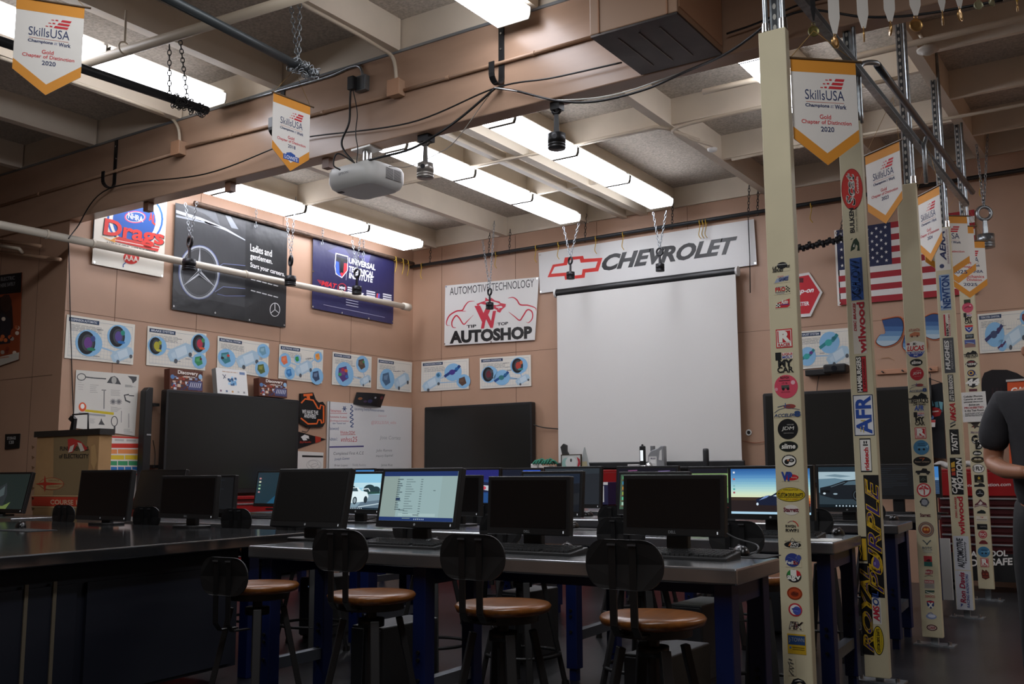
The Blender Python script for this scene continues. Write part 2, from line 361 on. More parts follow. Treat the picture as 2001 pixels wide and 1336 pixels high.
# hanging heater box
zh = 3.57; A, B, C2, D = at(1151,66,Z=zh), at(1328,24,Z=zh), at(1417,108,Z=zh), at(1250,144,Z=zh)
x0, x1, y0, y1 = -2.64, -2.095, 4.77, 5.425
t = thing('unit_heater', 'tan sheet metal heater box hung against the beam', 'heater', (-2.37, 5.1, zh))
MB().box(x0, x1, y0, y1, zh, 4.15, TANP).build('cabinet', t, .006)
MB().box(x0+.004, x1-.004, y0+.004, y1-.004, zh-.012, zh, mat('#4a4442', .35, .6, noise=.3, nscale=5)).build('bottom_pan', t)
mb = MB()
for k in range(1, 4): mb.box(x0+.13*k, x0+.13*k+.006, y0+.1, y1-.1, zh-.016, zh-.012, mat('#7a706a', .4, .5))
mb.build('pan_rib', t)
for x in (x0+.06, x1-.06): MB().box(x-.004, x+.004, y0-.006, y0, zh, 4.15, mat('#a97c5c')).build('front_seam', t)
mb = MB().box(x1, x1+.006, y0+.02, y1-.02, zh+.035, 4.12, mat('#c09677', .5)); mb.build('side_panel', t)
MB().box(x1+.006, x1+.009, y1-.2, y1-.08, zh+.37, zh+.43, mat('#2a2625')).build('name_plate', t)
for x, y in ((x0+.1, y0+.1), (x1-.1, y0+.1)): MB().cyl((x, y, 4.15), (x, y, 4.47), .008, .008, GALV, 8).build('hanger_rod', t)
# pistons on their connecting rods, hung as decoration
def piston(c, s, label, ring_m, m, hook=False, group='engine pistons hung as decorations', eye=.042, rod=.13):
    """c = centre of crown underside, s = scale; rod up to a ring"""
    t = thing('piston', label, 'piston', c, random.uniform(-.6, .6), group)
    r, h = .05*s, .085*s
    MB().lathe([(r*.96, 0), (r, .004*s), (r, .012*s), (r*.94, .013*s), (r*.94, .017*s), (r, .018*s), (r, .026*s), (r*.94, .027*s), (r*.94, .031*s), (r, .032*s), (r, h), (r*.8, h), (r*.8, h*.6)], (0,0,0), m, 20).build('crown', t, 0, True)
    MB().cyl((0, -r*1.02, h*.68), (0, r*1.02, h*.68), .014*s, .014*s, DKMET, 12).build('wrist_pin', t, 0, True)
    MB().prism([(-.016*s, 0), (.016*s, 0), (.011*s, rod*s), (-.011*s, rod*s)], (0, -.008*s, h*.7), (1,0,0), (0,0,1), (0, .016*s, 0), ring_m).build('connecting_rod', t, .002, True)
    MB().ring((0, 0, h*.7+(rod+eye*.83)*s), (1,0,0), (0,0,1), eye*s, eye*s, .012*s, ring_m, 20).build('rod_eye', t, 0, True)
    return V(c)+V((0, 0, h*.7+.205*s))
def chain(a, b, label, m=GALV, group='chains', p=.034, name='chain', more=None):
    a, b = V(a), V(b); d = b-a; k = max(2, int(d.length/p)); mb = MB()
    pts = [a.lerp(b, i/k) for i in range(k+1)]
    if more is not None: more = V(more); k2 = max(2, int((more-b).length/p)); pts += [b.lerp(more, i/k2) for i in range(1, k2+1)]; k += k2
    for i in range(k):
        q, e = pts[i], pts[i+1]; u = (e-q).normalized(); w = u.orthogonal().normalized()
        if i % 2: w = u.cross(w)
        mb.ring((q+e)/2, u, w, p*.66, p*.34, p*.11, m, 10, 5)
    return one(mb, name, label, 'chain', group)
DARKCH = mat('#4b4a48', .5, .7)
YELP = mat('#77716a', .35, .7)
for (x, y), X, s, l, chs in (
    ((369,528), -8.4, 1.35, 'dark piston hung in front of the three pointed star banner', ((362,397), (385,395))),
    ((567,558), -8.4, 1.3, 'dark piston hung between the black banner and the navy banner', ((560,425), (578,385))),
    ((697,575), -8.4, 1.2, 'dark piston hung in front of the navy institute banner', ((688,470), (707,430))),
    ((957,604), -7.2, 1.0, 'small dark piston hung in front of the wildcat banner', ((943,470), (966,432))),
    ((1115,545), -5.95, 1.0, 'grey piston hung over the red bowtie emblem', ((1101,443), (1131,436))),
    ((1290,530), -4.75, 1.0, 'grey piston hung over the black lettering of the bowtie banner', ((1276,415), (1302,412)))):
    c = at(x, y, X=X); top = piston(c, s, l, DKMET, DKMET)
    e0, e1 = (at(q[0], q[1], Y=c.y) for q in chs); chain(e0, top, 'looped chain of the ' + l, GALV, 'chains on the hanging pistons', more=e1)
c = at(1928, 484, Y=10.2); top = piston(c, 1.5, 'grey piston hung at the end of the row of pennants', GALV, GALV)
chain(at(1905,255,Y=10.2), top, 'long looped chain of the piston at the end of the pennants', GALV, 'chains on the hanging pistons', more=at(1930,262,Y=10.2))
c = at(831, 348, Y=5.51); piston(c, 1.25, 'silver piston bolted under the beam beside the projector', mat('#5c5854', .4, .6), mat('#9a9690', .3, .7), eye=.02, rod=.145)
MB_b = at(831, 278, Y=5.51)
one(MB().box(MB_b.x-.05, MB_b.x+.05, 5.48, 5.56, 3.50, 3.552, DKMET), 'mounting_bracket', 'small bracket under the beam holding the silver piston', 'bracket')
c = at(1088, 291, Y=5.51); piston(c, 1.2, 'large black piston bolted under the beam', BLACK, BLACK, eye=.02, rod=.15)
MB_b = at(1088, 220, Y=5.51)
one(MB().box(MB_b.x-.035, MB_b.x+.035, 5.48, 5.55, 3.50, 3.552, BLACK), 'mounting_bracket', 'small bracket under the beam holding the large black piston', 'bracket')
# projector
t = thing('projector', 'white ceiling projector with side vents under the beam', 'projector', (0,0,0))
lo = at(650,368,Y=5.28); zb = 3.02; pc = at(716,352,Y=5.5); t.location = (pc.x, pc.y, pc.z); t.rotation_euler = (0, 0, math.radians(-3))
PW, PD, PH = .50, .40, .17; GREYW = mat('#c9c9c5', .4)
out = rrect(PW, PD, .09, 6); n = len(out); mb = MB(); vs = []
for z, k in ((0, .80), (.02, .92), (.06, 1), (.14, 1), (.165, .95)): vs += [V((x*k, y*k, z-.09)) for x, y in out]
mb.add(vs, [(i*n+j, i*n+(j+1) % n, (i+1)*n+(j+1) % n, (i+1)*n+j) for i in range(4) for j in range(n)], GREYW, True); mb.add(vs[:n], [tuple(range(n))[::-1]], GREYW); mb.add(vs[-n:], [tuple(range(n))], GREYW)
mb.build('body', t, 0, True)
cv = Cv((PW/2+.001, -.12, -.045), (PW/2+.001, .13, -.045), (PW/2+.001, .13, .05), (PW/2+.001, -.12, .05)); 
for i in range(9):
    cv.rect(.07, .008+i*.0095, .15, .013+i*.0095, '#3a3b3c'); cv.rect(.155, .008+i*.0095, .235, .013+i*.0095, '#3a3b3c')
cv.build('vent_grille', t, 0, True)
cv = Cv((-.15, -PD/2-.001, -.03), (.15, -PD/2-.001, -.03), (.15, -PD/2-.001, .05), (-.15, -PD/2-.001, .05)); cv.text('EPSON', .06, .035, .16, .055, '#8b8d8f', 1); cv.build('logo', t, 0, True)
MB().box(-.19, -.14, -.12, -.09, -.094, -.088, BLACK).build('foot', t, 0, True)
MB().box(-.17, .17, -.05, .05, .075, .10, BLACK).build('mount_bracket', t, .006, True)
MB().cyl((0,0,.1), (0,0,3.54-pc.z), .035, .035, CHROME, 16).build('mount_pole', t, 0, True)
MB().box(-.1, .1, -.07, .07, 3.538-pc.z, 3.552-pc.z, mat('#c8c6c0', .4, .3)).build('ceiling_plate', t, 0, True)
for (x, y), l in (((450,373), 'small brown bracket under the beam over the dark banner'), ((290,409), 'small brown bracket under the beam over the drag racing banner'), ((641,322), 'small brown bracket under the beam beside the projector')):
    c = at(x, y, Y=5.5); one(MB().box(c.x-.035, c.x+.035, 5.47, 5.53, 3.47, 3.552, mat('#6a4a38', .5)), 'mounting_bracket', l, 'bracket')
# pipes with chains, front bay
def pole(a, b, r, l, m): return one(MB().tube([a, b], r, m, 14), 'pipe', l, 'pipe')
pole(at(-90,50,Z=3.72), at(405,216,Z=3.72), .031, 'thick black pipe hung by chains over the island bench', mat('#26282a', .5, .3))
pole(at(300,-18,Z=3.72), at(618,147,Z=3.72), .029, 'grey steel pipe hung by chains in front of the beam', mat('#454a4c', .45, .5))
pa, pb = at(120,138,Z=3.95), at(620,-16,Z=3.95)
pole(pa, pb, .034, 'cream water pipe crossing under the rafters', PIPE)
t = thing('pipe_hanger', 'rod hanger with ring on the cream water pipe', 'hanger', at(243,93,Z=3.95)); q = at(243,94,Z=3.95)
MB().cyl(q+V((0,0,.04)), V((q.x, q.y, 4.22)), .008, .008, PIPE, 8).build('rod', t); MB().ring(q, (0,1,0), (0,0,1), .042, .042, .006, PIPE).build('ring', t)
for (xa, ya), (xb, yb), l in (((331,88), (331,188), 'dark chain holding the end of the black pipe, straight strand'), ((350,62), (366,192), 'dark chain holding the end of the black pipe, slanting strand')):
    b = at(xb, yb, Z=3.72); a = at(xa, ya, Y=b.y); chain(b, a, l, DARKCH, 'chains on the overhead pipes', .036)
for (xa, ya), (xb, yb), l in (((568,6), (583,125), 'grey chain at the end of the grey pipe, slanting strand'), ((586,-5), (584,125), 'grey chain at the end of the grey pipe, upright strand')):
    b = at(xb, yb, Z=3.74); a = at(xa, ya, Y=b.y); chain(b, a, l, GALV, 'chains on the overhead pipes', .036)
for (x, y), ax, l in (((368,205), .10, 'loose bundle of chain wrapped on the black pipe'), ((592,133), .08, 'loose bundle of chain wrapped on the grey pipe')):
    c = at(x, y, Z=3.72); mb = MB()
    for i in range(60):
        tt = random.uniform(0, 2*PI); q = c+V((math.cos(tt)*.038, random.uniform(-1, 1)*ax*1.3, math.sin(tt)*.038-.006)); u = V((random.uniform(-1,1), random.uniform(-1,1), random.uniform(-1,1)))
        mb.ring(q, u, u.orthogonal(), .02, .011, .0035, DARKCH if ax == .1 else GALV, 10, 5)
    one(mb, 'chain_bundle', l, 'chain')
# drain pipe along the banner wall
xp = XL+.21; a, b = at(-60,427,X=xp), at(797,600,X=xp); t = thing('drain_pipe', 'long white drain pipe along the banner wall', 'pipe', a)
MB().tube([a, b], .038, mat('#cfc6b6', .4), 16).build('tube', t)
for f in (.12, .2, .52, .78): strap(a.lerp(b, f), (b-a).normalized(), .046, mat('#bdb3a2', .5)).build('coupling', t)
e = b+V((0, .03, 0)); MB().tube([b-V((0,.1,0)), e], .05, mat('#d8cfbf', .4), 16).build('end_fitting', t)
q = a.lerp(b, .2); MB().cyl(q, (q.x, q.y, 3.56), .006, .006, IRON, 8).build('hanger_rod', t)
# rails that the banners hang from
pole(at(380,396,X=XL+.06), at(808,515,X=XL+.06), .024, 'dark rusty pipe holding the banners on the side wall', mat('#5c4a3e', .6, .2, noise=.4, nscale=12))
pole(at(793,523,Y=YW-.07), at(2060,322,Y=YW-.07), .022, 'dark iron pipe along the top of the back wall', IRON)
for k, (x, ya, yb) in enumerate(((995,448,495), (1143,418,472), (1313,388,447), (1480,352,420), (1462,362,425), (840,478,517), (955,455,500))):
    chain(at(x, yb, Y=YW-.07), at(x+2, ya, Y=YW-.07), 'short chain holding the iron pipe on the back wall', DARKCH, 'short chains on the iron pipe', .036)
for k, (x, ya, yb) in enumerate(((500,405,445), (630,445,478), (710,455,510))):
    chain(at(x, yb, X=XL+.06), at(x+1, ya, X=XL+.06), 'short chain holding the rusty pipe on the side wall', GALV, 'short chains on the rusty pipe', .036)
YT = mat('#b9952e', .6)
for k, x in enumerate((1048,1092,1165,1218,1368,1374,1380,825,970,1585,1915)):
    y = 523-.154*(x-793); p0 = at(x, y, Y=YW-.07); mb = MB()
    mb.tube(curve([p0+V((0,-.026,.02)), p0+V((.01,-.03,-.06)), p0+V((-.012,-.02,-.15)), p0+V((.015,-.02,-.2))], 5), .005, YT, 6)
    mb.ring(p0, (0,1,0), (0,0,1), .028, .028, .005, YT)
    one(mb, 'cord_tie', 'yellow cord knotted round the iron pipe on the back wall', 'cord', 'yellow cord ties')
for k, (x, y) in enumerate(((771,505), (785,509), (795,512))):
    p0 = at(x, y, X=XL+.06); mb = MB().tube(curve([p0+V((.026,0,.02)), p0+V((.03,.01,-.08)), p0+V((.02,-.015,-.2))], 5), .005, YT, 6).ring(p0, (1,0,0), (0,0,1), .028, .028, .005, YT)
    one(mb, 'cord_tie', 'yellow cord knotted round the rusty pipe near the corner', 'cord', 'yellow cord ties at the corner')
# thin cream conduits on the rafters
for pts, l in (([(-8.39,8.02,4.2),(-7.3,8.02,4.2),(-6.0,8.02,4.2)], 'cream conduit under the blocking above the projector'), ([(-5.97,7.95,4.2),(-5.3,7.95,4.2),(-4.9,7.98,4.2)], 'cream conduit under the blocking between the light rows'),
               ([(-4.75,7.98,4.19),(-4.4,7.98,4.21),(-3.9,7.98,4.21),(-3.7,8.0,4.2),(-3.55,8.5,4.2)], 'cream conduit bending over a rafter beside the bowtie banner lights'), ([(-3.5,8.7,4.19),(-3.6,8.3,4.19),(-3.45,8.02,4.19),(-1.6,8.0,4.19)], 'cream conduit behind the first post near the ceiling'),
               ([(-3.5,9.2,4.19),(-1.5,9.2,4.19),(.5,9.2,4.19)], 'cream conduit crossing behind the post struts'), ([(-3.0,7.3,4.15),(-1.4,7.3,4.15),(1.5,7.3,4.15)], 'cream sprinkler pipe crossing behind the post struts')):
    one(MB().tube(curve(pts, 6), .016 if 'conduit' in l else .026, PIPE), 'conduit', l, 'pipe')
c = at(1392, 296, Z=4.19); one(MB().lathe([(.03, 0), (.045, .01), (.05, .03), (.02, .04)], c, WHITE, 20), 'ceiling_sensor', 'small white ceiling sensor dome under a rafter', 'sensor')
c = at(1813, 98, Z=4.1); t = thing('smoke_detector', 'white smoke detector hung on a stem above the posts', 'smoke detector', c)
MB().lathe([(.03, -.03), (.042, -.022), (.046, -.014), (.074, -.008), (.077, .008), (.064, .016), (.015, .024)], c, mat('#bdb7ac', .5), 24).build('body', t)
MB().cyl(c+V((0,0,.03)), V((c.x-.05, c.y, 4.24)), .014, .014, PIPE, 10).build('stem', t)
# ================================================================ THINGS ON THE WALLS
class Px(Cv):
    """print on a real wall plane; the outline points are photo measurements dropped onto that plane"""
    def __init__(s, ink=pr, **pl):
        MB.__init__(s); s.pl = pl; s.ink = ink; s.wav = None
        s.n = V((0,-1,0)) if 'Y' in pl else V((1,0,0))
    def p(s, x, y, L=0): return at(x, y, **s.pl) + s.n*(L*s.EPS)
    def textq(s, body, ll, lr, h0, h1=None, col='#111111', L=2, bold=.012, shear=0):
        h1 = h0 if h1 is None else h1; vs, fs, _ = txt(body, bold, shear); g = []
        for a, b in vs: g.append(s.p(ll[0]+(lr[0]-ll[0])*a, ll[1]+(lr[1]-ll[1])*a-(h0+(h1-h0)*a)*b, L))
        return s.add(g, fs, s.c(col))
def Z5(x, y): return (x/3.93, 330+y/3.93)
def Z6(x, y): return (500+x/3.93, 330+y/3.93)
def Z7(x, y): return (1000+x/3.93, 330+y/3.93)
def Z8(x, y): return (1500+x/3.93, 330+y/3.93)
def Z9(x, y): return (x/3.93, 660+y/3.93)
def Z10(x, y): return (500+x/3.93, 660+y/3.93)
def Z12(x, y): return (1500+x/3.93, 660+y/3.93)
def mp(f, *pts): return [f(*p) for p in pts]
def eyelets(t, cv, pts, m=CHROME):
    for p in pts:
        q = cv.p(*p, 2); MB().cyl(q, q+cv.n*.004, .012, .012, m, 12).build('grommet', t)
def hung(name, label, cat, cv, eyes=(), group=None):
    t = thing(name, label, cat, cv.v[0], 0, group); cv.build('sheet', t)
    eyelets(t, cv, eyes); return t
XB = XL+.03
# drag racing banner
c = Px(vi, X=XB); c.base('#e2ddd0', .004, [(180,515), (319,542), (327,385), (187,365)])
c.ell(264, 428, 55, 52, '#1c64b4', 1); c.ell(264, 428, 51, 49, '#e8e4da', 2); c.ell(262, 431, 42, 44, '#1f56a8', 3)
c.ell(264, 424, 21, 12, '#c9497a', 4); c.ell(264, 424, 18.5, 10, '#e8e4da', 5); c.ell(264, 424, 17.5, 9, '#2359a5', 6)
c.textq('NHRA', (250,426), (279,434), 11, 10, '#ececec', 7, .02)
c.textq('AL', (291,430), (303,440), 17, 17, '#c93a2a', 4, .04, .1)
for d, col, L in ((1.2, '#1a1a1a', 8), (0, '#d5332a', 9)): c.textq('Drags', (203-d,467+d), (318+d,487+d), 40+d, 36+d, col, L, .03 if not d else .05, .1)
c.poly(mp(Z5, (760,512), (850,545), (900,515), (880,565), (820,540)), '#e3a43b', 8)
c.poly(mp(Z5, (850,550), (910,520), (1225,595), (1210,635)), '#c5332b', 8); c.line(mp(Z5, (880,545), (1220,612)), 1.2, '#f0e6dc', 9)
c.textq('RACE THE STRIP - NOT THE STREET', Z5(820,578), Z5(1192,655), 5.2, 5.2, '#222222', 4, .02)
c.ell(*Z5(1008,680), 15.5, 13, '#c8322c', 3); c.textq('AAA', Z5(955,700), Z5(1060,715), 10, 10, '#e8dcd0', 4, .03); c.line(mp(Z5, (965,718), (945,735), (945,755)), 2, '#2b4f86', 4)
hung('banner', 'white drag racing banner with red lettering half hidden by the beam', 'banner', c, [(184,512), (316,539)])
# black star banner
c = Px(lambda h: mat(h, .32, bump=.5, bscale=3), X=XB); c.base('#1b1c1e', .004, [(336,604), (558,640), (562,452), (500,432), (430,414), (343,396)])
c.poly([(345,400), (480,432), (478,626), (337,603)], mat('#2c2d30', .35, bump=.5, bscale=3), 1)
c.poly([(344,410), (392,425), (440,445), (479,468), (479,470), (440,450), (392,432), (344,416)], '#a9adb3', 2); c.poly([(344,420), (400,432), (440,447), (400,436), (344,424)], '#8b9097', 2)
c.poly([(440,420), (452,445), (466,448), (450,422)], '#7f848b', 2); c.poly([(355,398), (400,418), (430,440), (420,412)], '#4a4d52', 2)
c.poly([(337,560), (350,575), (430,590), (478,600), (478,626), (337,603)], '#141518', 2)
for y0, y1 in ((515,532), (560,578)): c.poly([(420,y0+10), (436,y0), (479,y0+4), (479,y1), (440,y1), (424,y1-4)], '#141519', 3); c.line([(420,y0+10), (436,y0), (479,y0+4)], 1, '#6f7aa8', 4); c.line([(424,y1-4), (440,y1), (479,y1)], 1, '#5c6694', 4)
ec, ex, ey = (389,532), 37, 50
c.oval(*ec, ex+2.5, ey+2, 2, '#5a6596', 4); c.oval(*ec, ex, ey, 3.4, '#9ea3aa', 5, 40); c.oval(*ec, ex-4, ey-4, 1.4, '#55585d', 5, 40)
for a in (-88, 34, 148):
    r = math.radians(a); dx, dy = math.cos(r)*ex, math.sin(r)*ey; px, py = -math.sin(r)*3.8, math.cos(r)*4.5
    c.poly([(ec[0]+px, ec[1]+py), (ec[0]+dx, ec[1]+dy), (ec[0]-px, ec[1]-py), (ec[0]-dx*.1, ec[1]-dy*.1)], '#c3c7cc', 6); c.poly([(ec[0]+px*.7, ec[1]+py*.7), (ec[0]+dx*.93, ec[1]+dy*.93), ec], '#3a3d42', 7)
for s, ll, lr, h in (('Ladies and', (489,490), (531,502), 14), ('gentlemen.', (489,508), (532,519), 14), ('Start your careers.', (489,524), (556,543), 12)): c.textq(s, ll, lr, h, h-1, '#e9e9e9', 3, .012)
for y in (545, 567): 
    for k in range(5): c.line([(490+k*11, y+k*2.9), (499+k*11, y+2.4+k*2.9)], 2, '#b9b9b9', 3)
c.oval(537, 605, 9.5, 13, 1.3, '#c9c9c9', 3)
for a in (-90, 30, 150): c.line([(537,605), (537+9*math.cos(math.radians(a)), 605+12.5*math.sin(math.radians(a)))], 1.3, '#c9c9c9', 3)
hung('banner', 'black vinyl banner with silver three pointed star emblem', 'banner', c, [(339,598), (420,611), (487,625), (555,635)])
# navy institute banner
c = Px(lambda h: mat(h, .35, bump=.4, bscale=3), X=XB); c.base('#27264e', .004, [(610,602), (768,633), (771,509), (700,488), (612,464)])
c.poly([(640,490), (668,478), (684,500), (690,540), (676,520), (660,500)], mat('#37366a', .35), 1); c.poly([(700,500), (725,497), (720,515), (712,510)], mat('#4a4880', .35), 1)
sh = [(657,496), (679,502), (678,528), (668,541), (657,534), (655,520)]
c.poly([(x+(x-667)*.12, y+(y-518)*.1) for x, y in sh], '#e8e6e8', 2); c.poly(sh, '#20203c', 3)
c.poly([(656,510), (662,512), (663,532), (668,541), (660,537), (656,531)], '#3c5fd0', 4); c.poly([(672,514), (678,515), (678,528), (668,541), (664,535), (671,528)], '#d2303a', 4)
c.textq('T', (658,529), (678,534), 26, 26, '#15151c', 5, .03); c.line([(680,500), (676,547)], .8, '#b9b7c8', 3)
for s, ll, lr in (('UNIVERSAL', (682,514), (733,528)), ('TECHNICAL', (682,530), (730,542)), ('INSTITUTE', (682,543), (728,552))): c.textq(s, ll, lr, 10.5, 10.5, '#ececf0', 3, .05, .12)
c.textq('MIAT', (628,557), (658,564), 9, 9, '#c92f38', 3, .06, .35)
for k in range(3): c.line([(620+k*2,547+k*3), (634,550+k*3)], 1, '#c92f38', 3)
c.line([(626,562), (656,568)], 1.4, '#b9b9c6', 3); c.ell(668,562, 9, 9, '#a12b3c', 3); c.ell(668,562, 7, 7, '#1b1b33', 4); c.textq('MMI', (663,564), (674,566), 5, 5, '#e4e4ea', 5, .04)
for x, n in ((679,3), (716,3), (748,3)):
    for k in range(3): c.line([(x,561+k*4.4+(x-679)*.19), (x+17,564.5+k*4.4+(x-679)*.19)], 2.6, '#d9d9e2', 3)
c.poly([(703,571), (711,573), (708,578), (702,576)], '#dfdfe8', 3); c.poly([(736,573), (742,574), (741,583), (735,582)], '#c8434d', 3); c.poly([(739,573), (742,574), (741,583), (738,582)], '#6c62c2', 4)
for k in range(3): c.line([(676,585+k*5), (700,590+k*5)], 1.6, '#aeadc2', 3)
c.line([(632,595), (752,620)], 1, '#8f8daa', 3)
hung('banner', 'navy blue institute banner with red and blue shield', 'banner', c, [(612,530), (611,599), (668,611), (720,622), (767,628), (770,512)])
YBK = YW-.03
# wildcat banner
c = Px(vi, Y=YBK); c.base('#d8d7d3', .004, [(868,675), (1045,664), (1053,541), (870,558)])
def A(x, y): return (850+x/7.859, 520+y/7.859)
c.textq('AUTOMOTIVE TECHNOLOGY', A(228,447), A(1520,318), 15, 15.5, '#1c1c1c', 2, .0)
R_ = '#c2233a'
def brush(pts, w): c.line([(p.x, p.y) for p in curve([(x, y, 0) for x, y in mp(A, *pts)], 6)], lambda u: w*(.25+math.sin(PI*min(1, u*1.05))**.7), R_, 2)
brush([(610,535), (520,545), (460,610), (420,675), (330,690), (230,750), (185,830), (180,900), (235,910)], 2.2); brush([(400,690), (480,690)], 1)
brush([(325,945), (270,930), (262,850), (320,760), (370,790), (440,890), (500,840), (590,750)], 2.2)
brush([(1120,490), (1200,480), (1260,520), (1310,590), (1430,600), (1540,640), (1555,690)], 2.2); brush([(1130,700), (1220,770), (1300,830), (1350,770), (1420,670), (1490,700), (1495,800), (1440,865), (1400,855)], 2.2)
c.poly(mp(A, (635,580), (700,555), (770,530), (775,478), (820,510), (870,485), (920,525), (990,540), (1010,565), (1090,580), (1085,620), (1030,665), (1000,715), (960,700), (930,660), (890,650), (850,600), (760,590), (700,575), (660,612)), R_, 2)
c.poly(mp(A, (760,545), (850,530), (960,560), (1000,580), (950,600), (860,585)), '#d8d7d3', 3); c.poly(mp(A, (930,620), (1020,610), (1040,630), (980,660)), '#d8d7d3', 3); c.line(mp(A, (940,640), (1010,645)), 1.2, R_, 4)
c.textq('V', A(645,850), A(850,835), 28, 28, R_, 6, .07); c.textq('N', A(715,945), A(930,930), 30, 30, '#d8d7d3', 4, .09, .25); c.textq('N', A(722,942), A(925,929), 29, 29, R_, 5, .05, .25)
c.textq('TIP', A(490,950), A(632,938), 5.5, 5.5, '#151515', 3, .03); c.textq('TOP', A(962,912), A(1122,896), 5.5, 5.5, '#151515', 3, .03)
c.textq('AUTOSHOP', A(245,1178), A(1480,1098), 21.5, 21.5, '#141414', 3, 1.055)
hung('banner', 'white autoshop banner with red wildcat head and black lettering', 'banner', c, [(872,560), (1050,544), (960,668), (869,672)])
# bowtie banner
c = Px(vi, Y=YBK); c.base('#d2d2d0', .004, [(1055,573), (1479,517), (1473,428), (1052,494)])
c.poly(mp(Z7, (275,832), (315,735), (398,722), (408,680), (548,667), (555,690), (697,682), (665,785), (565,796), (560,835), (410,851), (405,822)), '#c92a22', 1)
c.poly(mp(Z7, (303,805), (330,752), (425,738), (433,702), (522,692), (530,720), (660,710), (643,758), (545,770), (538,812), (434,824), (429,794)), '#d4d4d2', 2)
c.textq('CHEVROLET', Z7(700,778), Z7(1722,640), 28, 29.5, '#17181a', 2, 1.045, .32)
hung('banner', 'long white bowtie car maker banner with black lettering', 'banner', c, [(1055,498), (1057,570), (1476,514)])
# thin black pull cord beside it
one(MB().tube([at(1462,427,Y=YW-.06), at(1465,500,Y=YW-.06), at(1466,572,Y=YW-.06)], .006, BLACK, 6), 'pull_cord', 'black pull cord hanging at the end of the bowtie banner', 'cord')
# projection screen
ys = YW-.1; t = thing('projection_screen', 'white pull down projection screen under the bowtie banner', 'projection screen', at(1270,720,Y=ys))
a, b = at(1087,572,Y=ys), at(1441,531,Y=ys); zc = (a.z+b.z)/2
MB().cyl((a.x,ys,zc), (b.x,ys,zc), .05, .05, mat('#1f2021', .4), 16).build('case', t)
for x in (a.x, b.x): MB().cyl((x-.012,ys,zc), (x+.012,ys,zc), .058, .058, mat('#d9d9d6'), 16).build('end_cap', t)
l, r = at(1094,905,Y=ys), at(1452,898,Y=ys); zl = (l.z+r.z)/2
cv = Cv((l.x,ys-.03,zl), (r.x,ys-.03,zl), (r.x,ys-.03,zc), (l.x,ys-.03,zc), ink=lambda h: mat(h, .7), wav=lambda u, w: .006*math.sin(u*9)*(1-w)); cv.base('#d3d2ce', .003, None, 24, 6); cv.build('sheet', t)
MB().box(l.x-.02, r.x+.03, ys-.05, ys-.01, zl-.075, zl, mat('#242526', .4)).build('bottom_bar', t, .01)
# US flag
yf = YW-.03; t = thing('flag', 'american flag pinned on the back wall behind the posts', 'flag', at(1720,520,Y=yf))
c = Px(lambda h: mat(h, .7, bump=.2, bscale=6), Y=yf); q = [(1641,596), (1908,573), (1904,409), (1634,450)]
cv = Cv(*[at(*p, Y=yf) for p in q], W=190, H=100, ink=lambda h: mat(h, .75, bump=.15, bscale=6)); cv.base('#dcdad6', .003)
for i in range(0, 13, 2): cv.rect(0, i*100/13, 190, (i+1)*100/13, '#a0242f', 1)
cv.rect(0, 100*6/13, 78, 100, '#232a4c', 2)
for r_ in range(9):
    for k in range(6 if r_ % 2 == 0 else 5):
        cx, cy = (k*2+1+(r_ % 2))*6.4, 100-(r_+1)*5.35
        cv.poly([(cx+(2.5 if j % 2 == 0 else 1)*math.sin(j*PI/5), cy+(2.5 if j % 2 == 0 else 1)*math.cos(j*PI/5)) for j in range(10)], '#e8e8e6', 3)
cv.build('cloth', t)
cv = Cv(at(1637,597,Y=yf), at(1643,597,Y=yf), at(1637,449,Y=yf), at(1630,450,Y=yf)); cv.base('#e4e2dc', .004); cv.build('header_band', t)
for y in (455, 592): q = at(1634+(y-455)*.05, y, Y=yf-.004); MB().cyl(q, q+V((0,-.004,0)), .012, .012, CHROME, 12).build('grommet', t)
# red hexagon sign
c = Px(Y=YW-.02); c.base('#d9d7d4', .012, [(1545,575), (1556,536), (1581,532), (1607,571), (1584,618), (1556,620)]); c.poly([(1549,575), (1559,541), (1580,537), (1602,571), (1582,612), (1558,614)], '#c22833', 1)
c.textq('Snap-on', (1545,578), (1590,573), 12, 12, '#f0eeee', 2, .04, .3); c.textq('METER', (1556,598), (1581,596), 7, 7, '#eeeeee', 2, .03); c.rect(1556, 552, 1570, 543, '#5c1c22', 2)
one(c, 'wall_sign', 'red hexagonal tool brand sign with white border', 'sign')
# airbrushed letters on the wall
c = Px(Y=YW-.008)
def blob(pts, L):      # airbrushed shape: orange halo, dark line, blue fading to pale at the bottom
    q = [(p.x, p.y) for p in curve([(x, y, 0) for x, y in pts+pts[:1]], 6)[:-1]]; cx = sum(p[0] for p in q)/len(q); cy = sum(p[1] for p in q)/len(q)
    g = lambda k: [(cx+(x-cx)*k, cy+(y-cy)*k) for x, y in q]
    c.poly(g(1.12), '#b8603a', L); c.poly(g(1.06), '#3a2a2c', L+1); c.poly(q, '#2c4a7c', L+2)
    lo, hi = min(p[1] for p in q), max(p[1] for p in q)
    for i, col in enumerate(('#3f6394', '#5f86ae', '#86a8c2', '#a9bcc8')):
        y = lo+(hi-lo)*(.3+.17*i); k = [(x, max(v, y)) for x, v in q]; c.poly(k, col, L+3+i)
blob([(1724,626), (1758,622), (1764,645), (1752,668), (1728,676), (1713,668), (1720,654), (1730,650)], 1)
blob([(1800,624), (1824,614), (1842,622), (1844,652), (1828,662), (1808,656), (1798,640)], 1)
blob([(1768,656), (1790,650), (1808,664), (1808,684), (1790,694), (1766,680)], 9)
c.line([(1722,700), (1735,698), (1748,704)], 1.2, '#a07a5c', 1)
one(c, 'wall_mural', 'airbrushed blue rounded shapes with orange outline painted on the back wall', 'mural')
